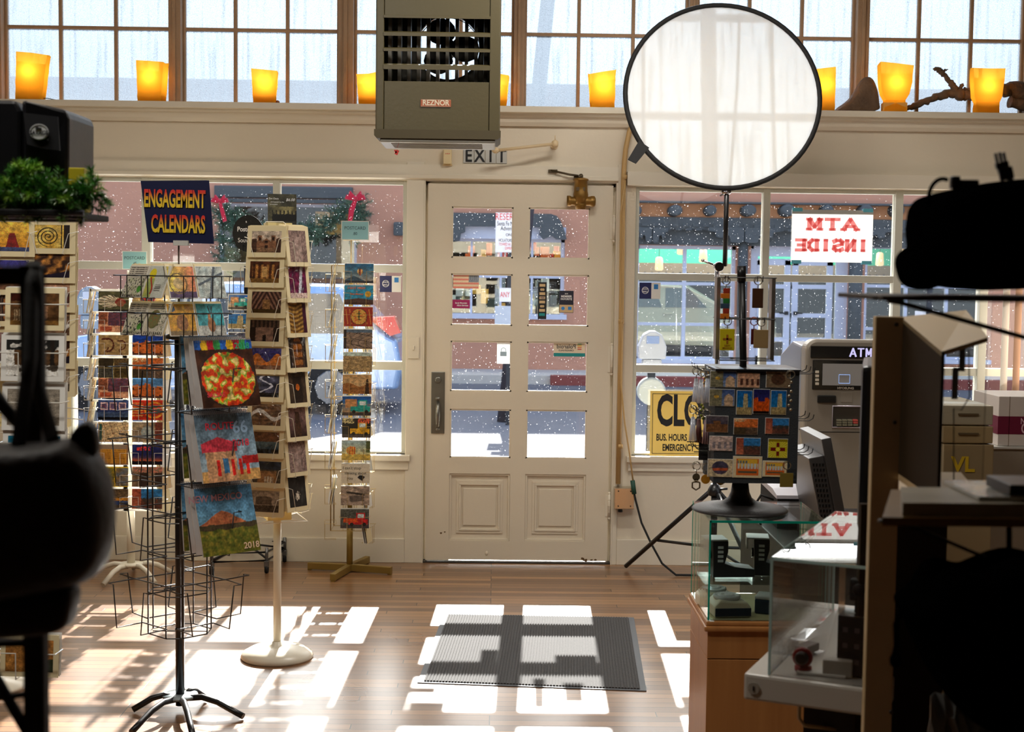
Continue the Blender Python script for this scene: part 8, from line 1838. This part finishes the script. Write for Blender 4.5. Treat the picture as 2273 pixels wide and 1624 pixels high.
lumpy('side_pouch', [(2034, 648), (2024, 610), (2016, 580), (2026, 556), (2050, 540), (2084, 530), (2110, 540), (2110, 648)], -0.02, 0.1, Ys, BAG, bg_, 0.85)
b = MB(); n_ = 16; q = W_(2092, 440, Ys+0.05)-bg_.location; b.tube([q+Vector((0.020*math.cos(R(70+250*k/n_)), 0.0, 0.028*math.sin(R(70+250*k/n_)))) for k in range(n_+1)], 0.003, 8); b.build('carry_loop', BAG, bg_); b = MB(); b.tube([W_(2012, 560, Ys)-bg_.location, W_(2030, 548, Ys)-bg_.location, W_(2060, 530, Ys)-bg_.location], 0.003, 6); b.build('pouch_pull', BAG, bg_); b = MB(); b.tube([W_(2180, 640, Ys-0.022)-bg_.location]+[W_(2180+4*math.sin(k), 640-k*30, Ys-0.024)-bg_.location for k in range(1, 6)]+[W_(2215, 480, Ys-0.024)-bg_.location, W_(2290, 478, Ys-0.024)-bg_.location], 0.002, 6); b.build('strap_loop', BAG, bg_)
b = MB(); q = W_(2233, 385, Ys+0.03)-bg_.location; M_ = Matrix.Rotation(R(-14), 3, 'Y'); b.box(q, (0.020, 0.008, 0.018), M=M_, bev=0.002)
for k, (u, v) in enumerate(((2213, 352), (2222, 350), (2231, 350))): b.box(W_(u, v+6, Ys+0.03)-bg_.location, (0.0035, 0.006, 0.024), M=M_, bev=0.001)
b.box(W_(2224, 366, Ys+0.03)-bg_.location, (0.018, 0.006, 0.008), M=M_); b.box(W_(2217, 373, Ys+0.03)-bg_.location, (0.004, 0.006, 0.014), M=M_); b.box(W_(2234, 373, Ys+0.03)-bg_.location, (0.004, 0.006, 0.014), M=M_)
b.tube([W_(2240, 395, Ys+0.03)-bg_.location, W_(2250, 420, Ys+0.03)-bg_.location], 0.005, 6); b.build('buckle', BLACK, bg_)
b = MB(); b.box(W_(2140, 408, Ys+0.04)-bg_.location, (0.04, 0.012, 0.012), bev=0.002); b.box(W_(2120, 405, Ys+0.04)-bg_.location, (0.012, 0.014, 0.018), bev=0.002); b.build('side_clip', BLACK, bg_)
# lower shelf, papers, dark drawstring bag
zl_ = W_(2100, 1150).z; ls = empty('wall_shelf', (2.0, Ys, 0)); tag(ls, 'lower shelf with a yellow brown wooden edge at far right', 'shelf'); O_ = ls.location
b = MB(); xl_ = W_(1950, 1150).x-O_.x; b.prism([(xl_, -0.02), (0.3, -0.02), (0.3, 0.24), (xl_+0.085, 0.24)], zl_-0.008, zl_+0.004, 'XY'); b.build('shelf_board', mat('yellow_brown_edge', rgb(120, 90, 44), 0.4), ls)
b = MB(); b.tube([W_(1950, 1155)-O_, W_(2010, 1162)-O_, W_(2190, 1238)-O_], 0.003, 6); b.build('strut', BLACK, ls); b = MB(); b.tube([(W_(2560, 1150).x-O_.x+0.05, 0.1, 0), (W_(2560, 1150).x-O_.x+0.05, 0.1, 1.4)], 0.02, 10); b.build('upright', BLACKM, ls)
e = empty('paper_stack', (W_(2130, 1140).x, Ys+0.08, zl_+0.0045)); tag(e, 'pale binder lying on the lower right shelf', 'binder'); b = MB(); b.prism([(-0.085, -0.09), (0.20, -0.09), (0.20, 0.06), (-0.045, 0.06)], 0, 0.019, 'XY'); b.build('binder_pages', mat('dim_white_binder', rgb(150, 140, 120), 0.4), e); b = MB(); b.b2(0.03, 0.2, -0.07, 0.09, 0.0195, 0.026, bev=0.002); b.build('clear_pocket', mat('glossy_plastic_sheet', rgb(170, 168, 160), 0.12, bump=0.5, bscale=20), e)
e = empty('black_box', (W_(2262, 1105).x+0.02, Ys+0.06, zl_+0.0315)); tag(e, 'small black box on the binder at the right picture edge', 'box'); b = MB(); b.b2(-0.03, 0.08, -0.05, 0.05, 0, 0.016, bev=0.002); b.build('box_body', BLACK, e)
db = empty('drawstring_bag', (W_(2180, 1450).x, Ys-0.05, W_(2100, 1180).z)); tag(db, 'black drawstring bag hanging below the lower right shelf', 'bag')
lumpy('bag_body', [(2010, 1348), (2050, 1330), (2066, 1300), (2085, 1265), (2125, 1255), (2160, 1275), (2200, 1262), (2240, 1240), (2340, 1220), (2420, 1400), (2400, 1700), (2200, 1640), (2140, 1590), (2110, 1545), (2080, 1500), (2050, 1430), (2020, 1370)], -0.05, 0.12, Ys-0.05, BAG, db, 0.9)
b = MB(); b.tube([W_(2012, 1352, Ys-0.06)-db.location, W_(1998, 1360, Ys-0.06)-db.location, W_(1988, 1385, Ys-0.06)-db.location, W_(1990, 1430, Ys-0.06)-db.location, W_(1985, 1455, Ys-0.06)-db.location], 0.004, 8); b.sph(W_(1987, 1465, Ys-0.06)-db.location, 0.009, (0.9, 0.9, 1.2)); b.tube([W_(2240, 1240, Ys)-db.location, (W_(2240, 1140, Ys)-db.location)], 0.004, 6); b.build('drawstring', BAG, db)
e = empty('plastic_pouch', (W_(2130, 1700, -5.4).x, -5.4, 0.0)); tag(e, 'crinkled clear plastic packaging under the black drawstring bag', 'packaging')
b = MB(); random.seed(4); N = 12; zt0 = p(2120, 1538, -5.4).z
for i in range(N):
    for j in range(N): pass
vs = [[b.bm.verts.new((-0.06+0.14*i/N+random.uniform(-.004, .004), random.uniform(-.02, .02), zt0-0.5*j/N)) for j in range(N+1)] for i in range(N+1)]
for i in range(N):
    for j in range(N): b._q([vs[i][j], vs[i+1][j], vs[i+1][j+1], vs[i][j+1]])
o = b.build('crinkled_film', mat('crinkled_film', rgb(130, 130, 126), 0.12, 0.3, var=0.5, vscale=20), e); md = o.modifiers.new('t', 'SOLIDIFY'); md.thickness = 0.002
b = MB(); b.b2(-0.06, 0.08, 0.0, 0.05, 0.0, max(0.02, zt0-0.5)); b.build('base_carton', BLACKM, e)
# boxes on the right, blinds
Yx = -2.3; cb = empty('carton', (p(2260, 930, Yx).x+0.12, Yx, 0)); x0, x1, z0, z1 = rect(2216, 2330, 880, 990, Yx)
zlow = z0
xx0 = p(2188, 1050, Yx).x; e = empty('storage_carton', (xx0+0.3, Yx, 0)); tag(e, 'large grey carton under the boxed supplies at far right', 'carton'); b = MB(); b.b2(-0.3, 0.4, 0, 0.5, 0, zlow-0.012, bev=0.004); b.build('carton_body', mat('grey_carton', rgb(150, 140, 124), 0.7, var=0.08), e); b = MB(); b.b2(-0.31, 0.41, -0.01, 0.5, zlow-0.012, zlow-0.001, bev=0.003); b.build('lid', mat('pale_lid', rgb(206, 204, 198), 0.5, var=0.1), e)
cb.location = (x0+0.2, Yx, zlow); tag(cb, 'white carton with a maroon band at the right picture edge', 'carton'); h_ = z1-z0
b = MB(); b.b2(-0.2, 0.2, 0, 0.3, 0, h_, bev=0.003); b.build('carton_body', mat('white_carton', rgb(214, 204, 196), 0.6, var=0.04), cb)
b = MB(); b.b2(-0.201, 0.201, -0.001, 0.0, h_*0.24, h_*0.60); b.b2(-0.2015, -0.2, 0, 0.3, h_*0.24, h_*0.6); bd = b.build('maroon_band', mat('maroon_print', rgb(112, 24, 54), 0.5), cb)
b = MB(); put_text(b, 'NORITSU', (-0.055, -0.002, h_*0.50), 0.034, 0.8, bold=0.02); put_text(b, 'QSF-V', (-0.055, -0.002, h_*0.35), 0.058, 0.7, bold=0.02); b.build('lettering', mat('pink_white_print', rgb(226, 190, 200), 0.5), bd)
b = MB(); b.b2(-0.158, -0.156, -0.001, 0.0, 0, h_); b.build('flap_seam', mat('seam_brown', rgb(130, 110, 90), 0.7), cb)
# tan storage boxes seen through the clear front
Yt = -2.9
for i, (v0, v1, l_, cc) in enumerate(((985, 1110, 'tan carton with a yellow letter seen through the clear tower front', rgb(150, 128, 92)), (945, 984, 'tan drawer box above the lettered carton behind the clear front', rgb(160, 136, 96)), (900, 944, 'pale ribbed box topmost of the stack behind the clear front', rgb(170, 158, 134)))):
    x0, x1, z0, z1 = rect(2112, 2186, v0, v1, Yt); zz0 = z0 if i else 0.0; e = empty('storage_box', ((x0+x1)/2, Yt, zz0+(0.001*i))); tag(e, l_, 'box', 'stacked boxes behind the tower'); w_ = (x1-x0)/2+0.03
    b = MB(); b.b2(-w_, w_, 0, 0.35, 0, z1-zz0-0.002, bev=0.004); b.build('box_body', mat('storage_box_%s' % ('tan', 'drawer', 'pale')[i], cc, 0.6, var=0.08), e)
    if i == 0: b = MB(); put_text(b, 'VL', (-0.02, -0.003, z1-0.075), 0.075, 1.0, bold=0.03); b.build('lettering', mat('yellow_print', rgb(220, 180, 30), 0.5), e)
    else: b = MB(); b.b2(-w_*0.4, w_*0.4, -0.006, 0, (z1-zz0)*0.5, (z1-zz0)*0.5+0.006); b.build('handle_slot', mat('slot_brown', rgb(90, 74, 50), 0.6), e)
vb = empty('vertical_blind', (p(2285, 700, -0.10).x, -0.10, RZ1)); tag(vb, 'peach and white vertical blind at the right end of the window', 'blind'); zz = p(2240, 1010, -0.1).z-RZ1
b = MB(); b.b2(-0.16, 0.5, -0.02, 0.02, 0.0, 0.04, bev=0.004); b.build('head_rail', WHITE, vb)
for k in range(9):
    b = MB(); b.box((-0.13+k*0.068, 0, zz/2), (0.062, 0.002, -zz), rz=R(35)); b.build('vane', transl('peach_vane' if k % 3 else 'white_vane', rgb(226, 196, 172) if k % 3 else rgb(236, 232, 224), 0.35, tcol=(0.45, 0.36, 0.30, 1) if k % 3 else (0.6, 0.58, 0.55, 1)), vb)

# ================================================================== LEFT FOREGROUND
Yl = -4.9
def G(u, v, Y=Yl): return p(u, v, Y)
lsx = empty('wall_shelf', (-1.3, Yl, 0)); tag(lsx, 'black high shelf at upper left with steel tube rails', 'shelf'); O_ = lsx.location; zs_ = G(100, 466).z
xr_ = G(150, 470).x; b = MB(); b.b2(-1.2, xr_-O_.x, -0.04, 0.32, zs_-0.014, zs_, bev=0.003); b.build('shelf_board', BLACKM, lsx)
b = MB()
for k, (v, y_) in enumerate(((472, -0.03), (480, 0.0), (487, 0.03))): z = G(170, v, Yl+y_).z; b.tube([(-1.2, y_, z), (G(186, v, Yl+y_).x-O_.x, y_, z)], 0.0065, 10)
b.build('tube_rails', mat('blue_grey_tube', rgb(80, 84, 100), 0.3, 0.5), lsx)
b = MB()
for y_ in (0.0, 0.28): b.tube([(-0.9, y_, 0), (-0.9, y_, zs_)], 0.014, 10)
b.build('uprights', BLACKM, lsx)
pb = empty('backdrop_bag', (G(60, 440).x, Yl+0.16, zs_)); tag(pb, 'black soft case with a white oval logo patch standing on the high shelf', 'bag'); Yp = Yl+0.16
FAB = mat('black_vinyl_case', rgb(20, 20, 24), 0.33, var=0.2, bump=0.12, bscale=12)
def Q_(u, v, y_=0.0): q = p(u, v, Yp+y_)-pb.location; return q
A = [Q_(-260, 470, -0.08), Q_(46, 470, -0.08), Q_(46, 246, -0.08), Q_(34, 222, -0.08), Q_(-260, 216, -0.08)]; B_ = [v+Vector((0, 0.22, 0)) for v in A]
b = MB(); b.hull(A, B_); b.build('left_half', FAB, pb, bevel=0.008)
A = [Q_(47, 470, -0.075), Q_(151, 470, -0.06), Q_(152, 262, -0.06), Q_(146, 243, -0.06), Q_(60, 224, -0.075), Q_(47, 220, -0.075)]; B_ = [v+Vector((0, 0.2, 0)) for v in A]
b = MB(); b.hull(A, B_); b.build('right_half', FAB, pb, bevel=0.008)
A = [Q_(52, 250, -0.084), Q_(128, 259, -0.084), Q_(133, 334, -0.084), Q_(90, 329, -0.084), Q_(60, 320, -0.084)]; b = MB(); b.hull(A, [v+Vector((0, 0.004, 0)) for v in A]); fp = b.build('flap', mat('black_flap', rgb(34, 34, 38), 0.45), pb)
c_ = Q_(87, 293, -0.087); rx, rz_ = (Q_(108, 293, -0.087).x-Q_(66, 293, -0.087).x)/2, (Q_(87, 275, -0.087).z-Q_(87, 311, -0.087).z)/2
b = MB(); b.prism([(c_.x+rx*math.cos(2*PI*k/40), c_.z+rz_*math.sin(2*PI*k/40)) for k in range(40)], c_.y-0.001, c_.y); lo = b.build('logo_patch', mat('grey_logo_patch', rgb(225, 226, 226), 0.5), fp)
b = MB(); put_text(b, 'SAVAGE', (c_.x, c_.y-0.002, c_.z-rz_*0.12), 0.0125, 0.86, bold=0.04); b.tube([(c_.x+rx*0.9*math.cos(2*PI*k/40), c_.y-0.0015, c_.z+rz_*0.88*math.sin(2*PI*k/40)) for k in range(40)], 0.0004, 4, closed=True)
b.prism([(c_.x-0.007, c_.z+0.004), (c_.x-0.005, c_.z+0.003), (c_.x-0.004, c_.z+0.006), (c_.x+0.003, c_.z+0.006), (c_.x+0.004, c_.z+0.003), (c_.x+0.006, c_.z+0.0045), (c_.x+0.005, c_.z+0.009), (c_.x-0.001, c_.z+0.0095), (c_.x-0.003, c_.z+0.012), (c_.x-0.007, c_.z+0.010)], c_.y-0.0025, c_.y-0.001)
b.prism([(c_.x+0.019+0.0018*math.cos(2*PI*k/12), c_.z-0.016+0.0018*math.sin(2*PI*k/12)) for k in range(12)], c_.y-0.0025, c_.y-0.001); b.build('logo_lettering', INK, lo)
e = empty('film_box', (G(170, 400).x, Yl+0.06, zs_)); tag(e, 'small yellow box behind the fir sprigs on the high shelf', 'box'); x0, x1, z0, z1 = rect(152, 187, 372, 400, Yl+0.06); b = MB(); b.b2(x0-e.location.x, x1-e.location.x, 0, 0.05, 0, z1-zs_, bev=0.002); b.build('box_body', mat('yellow_carton', rgb(206, 186, 30), 0.5), e)
FG = mat('glossy_fir_needles', rgb(84, 150, 52), 0.32, var=0.4, vscale=20, coat=0.3, col2=rgb(40, 96, 36)); FG2 = mat('young_fir_needles', rgb(150, 196, 70), 0.32, var=0.3, vscale=20, coat=0.3); FT = mat('fir_twig_brown', rgb(84, 64, 40), 0.8)
fo = foliage('fir_garland', [G(-140, 440), G(-60, 425), G(10, 435), G(60, 425), G(110, 440), G(160, 440), G(212, 420)], 0.06, 26000, 0.017, 0.0011, [FG, FT, FG2], seed=8, twigs=230, squash=0.9); tag(fo, 'artificial fir garland draped along the edge of the high shelf', 'garland')
o2 = foliage('fir_garland_top', [G(40, 410), G(52, 375)], 0.035, 5000, 0.017, 0.0011, [FG2, FT, FG], parent=None, seed=9, twigs=36); o2.name = 'fir_sprig'; tag(o2, 'bright upright fir sprig in front of the black soft case', 'sprig')
for v in list(fo.data.vertices): v.co.y = min(v.co.y, Yl+0.07)
# black frame stand and leather bag, close to the camera
Yf_ = -6.25
def F_(u, v, Y=Yf_): return p(u, v, Y)
st = empty('metal_frame_stand', (F_(70, 1000).x, Yf_, 0)); tag(st, 'black metal frame stand close by on the left', 'stand'); O_ = st.location
zt_ = F_(80, 588).z; w_ = (F_(97, 800).x-F_(50, 800).x)
b = MB(); b.b2(F_(50, 800).x-O_.x, F_(97, 800).x-O_.x, -0.012, 0.012, 0, zt_, bev=0.003); b.build('post', BLACKM, st)
b = MB(); b.b2(-0.5, F_(97, 800).x-O_.x, -0.012, 0.012, F_(50, 634).z, F_(50, 592).z, bev=0.003); b.build('top_rail', BLACKM, st)
b = MB(); b.b2(-0.5, -0.44, -0.012, 0.012, 0, zt_, bev=0.003); b.build('post', BLACKM, st)
b = MB(); b.tube([F_(-20, 860)-O_, F_(10, 905)-O_, F_(60, 960)-O_], 0.008, 8); b.build('brace', BLACKM, st)
b = MB(); b.tube([F_(-60, 1400)-O_, F_(0, 1520)-O_, F_(70, 1640)-O_, F_(120, 1760)-O_], 0.007, 8); b.tube([F_(-60, 1428)-O_, F_(60, 1426)-O_], 0.005, 8); b.tube([F_(-60, 1555)-O_, F_(60, 1540)-O_], 0.004, 8); b.build('lower_struts', BLACKM, st)
LEA = mat('dark_brown_leather', rgb(34, 20, 13), 0.5, spec=0.3, var=0.4, vscale=8, bump=0.25, bscale=60)
Yb_ = Yf_-0.14; lb = empty('leather_bag', F_(90, 1200, Yb_)); tag(lb, 'dark brown leather bag hanging on the black frame at left', 'bag')
def lump2(name, outline, y0, y1, Y, m, par, k):
    pts = [p(u, v, Y)-par.location for u, v in outline]; c_ = sum(pts, Vector())/len(pts); b = MB(); rings = []
    for y_, s_ in ((y0, k), (y0+(y1-y0)*0.25, 0.97), (y0+(y1-y0)*0.6, 1.0), (y1, 0.9)): rings.append([b.bm.verts.new((c_.x+(q.x-c_.x)*s_, y_, c_.z+(q.z-c_.z)*s_)) for q in pts])
    for j in range(3):
        for i in range(len(pts)): b._q([rings[j][i], rings[j][(i+1) % len(pts)], rings[j+1][(i+1) % len(pts)], rings[j+1][i]])
    b._q(rings[0][::-1]); b._q(rings[-1]); o = b.build(name, m, par)
    for f in o.data.polygons: f.use_smooth = True
    md = o.modifiers.new('s', 'SUBSURF'); md.levels = 2; md.render_levels = 3; return o
lump2('bag_body', [(-200, 1000), (-100, 985), (0, 985), (60, 985), (110, 978), (150, 970), (190, 985), (222, 1030), (240, 1090), (246, 1150), (240, 1220), (225, 1270), (195, 1295), (150, 1308), (60, 1330), (-80, 1350), (-200, 1350)], -0.05, 0.07, Yb_, LEA, lb, 0.8)
lump2('lower_pocket', [(-200, 1330), (0, 1320), (90, 1308), (168, 1300), (168, 1330), (160, 1370), (150, 1402), (90, 1410), (0, 1418), (-200, 1430)], -0.02, 0.05, Yb_, LEA, lb, 0.9)
lump2('flap_ear', [(140, 985), (152, 958), (172, 938), (192, 934), (206, 948), (212, 980), (214, 1020), (190, 1010)], 0.0, 0.03, Yb_, LEA, lb, 0.8)
b = MB(); b.tube([p(40, 990, Yb_)-lb.location, p(66, 800, Yb_+0.06)-lb.location, p(70, 640, Yf_-0.02)-lb.location, p(72, 586, Yf_)-lb.location], 0.008, 8); b.tube([p(120, 985, Yb_)-lb.location, p(85, 860, Yb_+0.1)-lb.location, p(80, 640, Yf_-0.02)-lb.location, p(76, 586, Yf_)-lb.location], 0.008, 8); b.build('strap', BLACKM, lb)
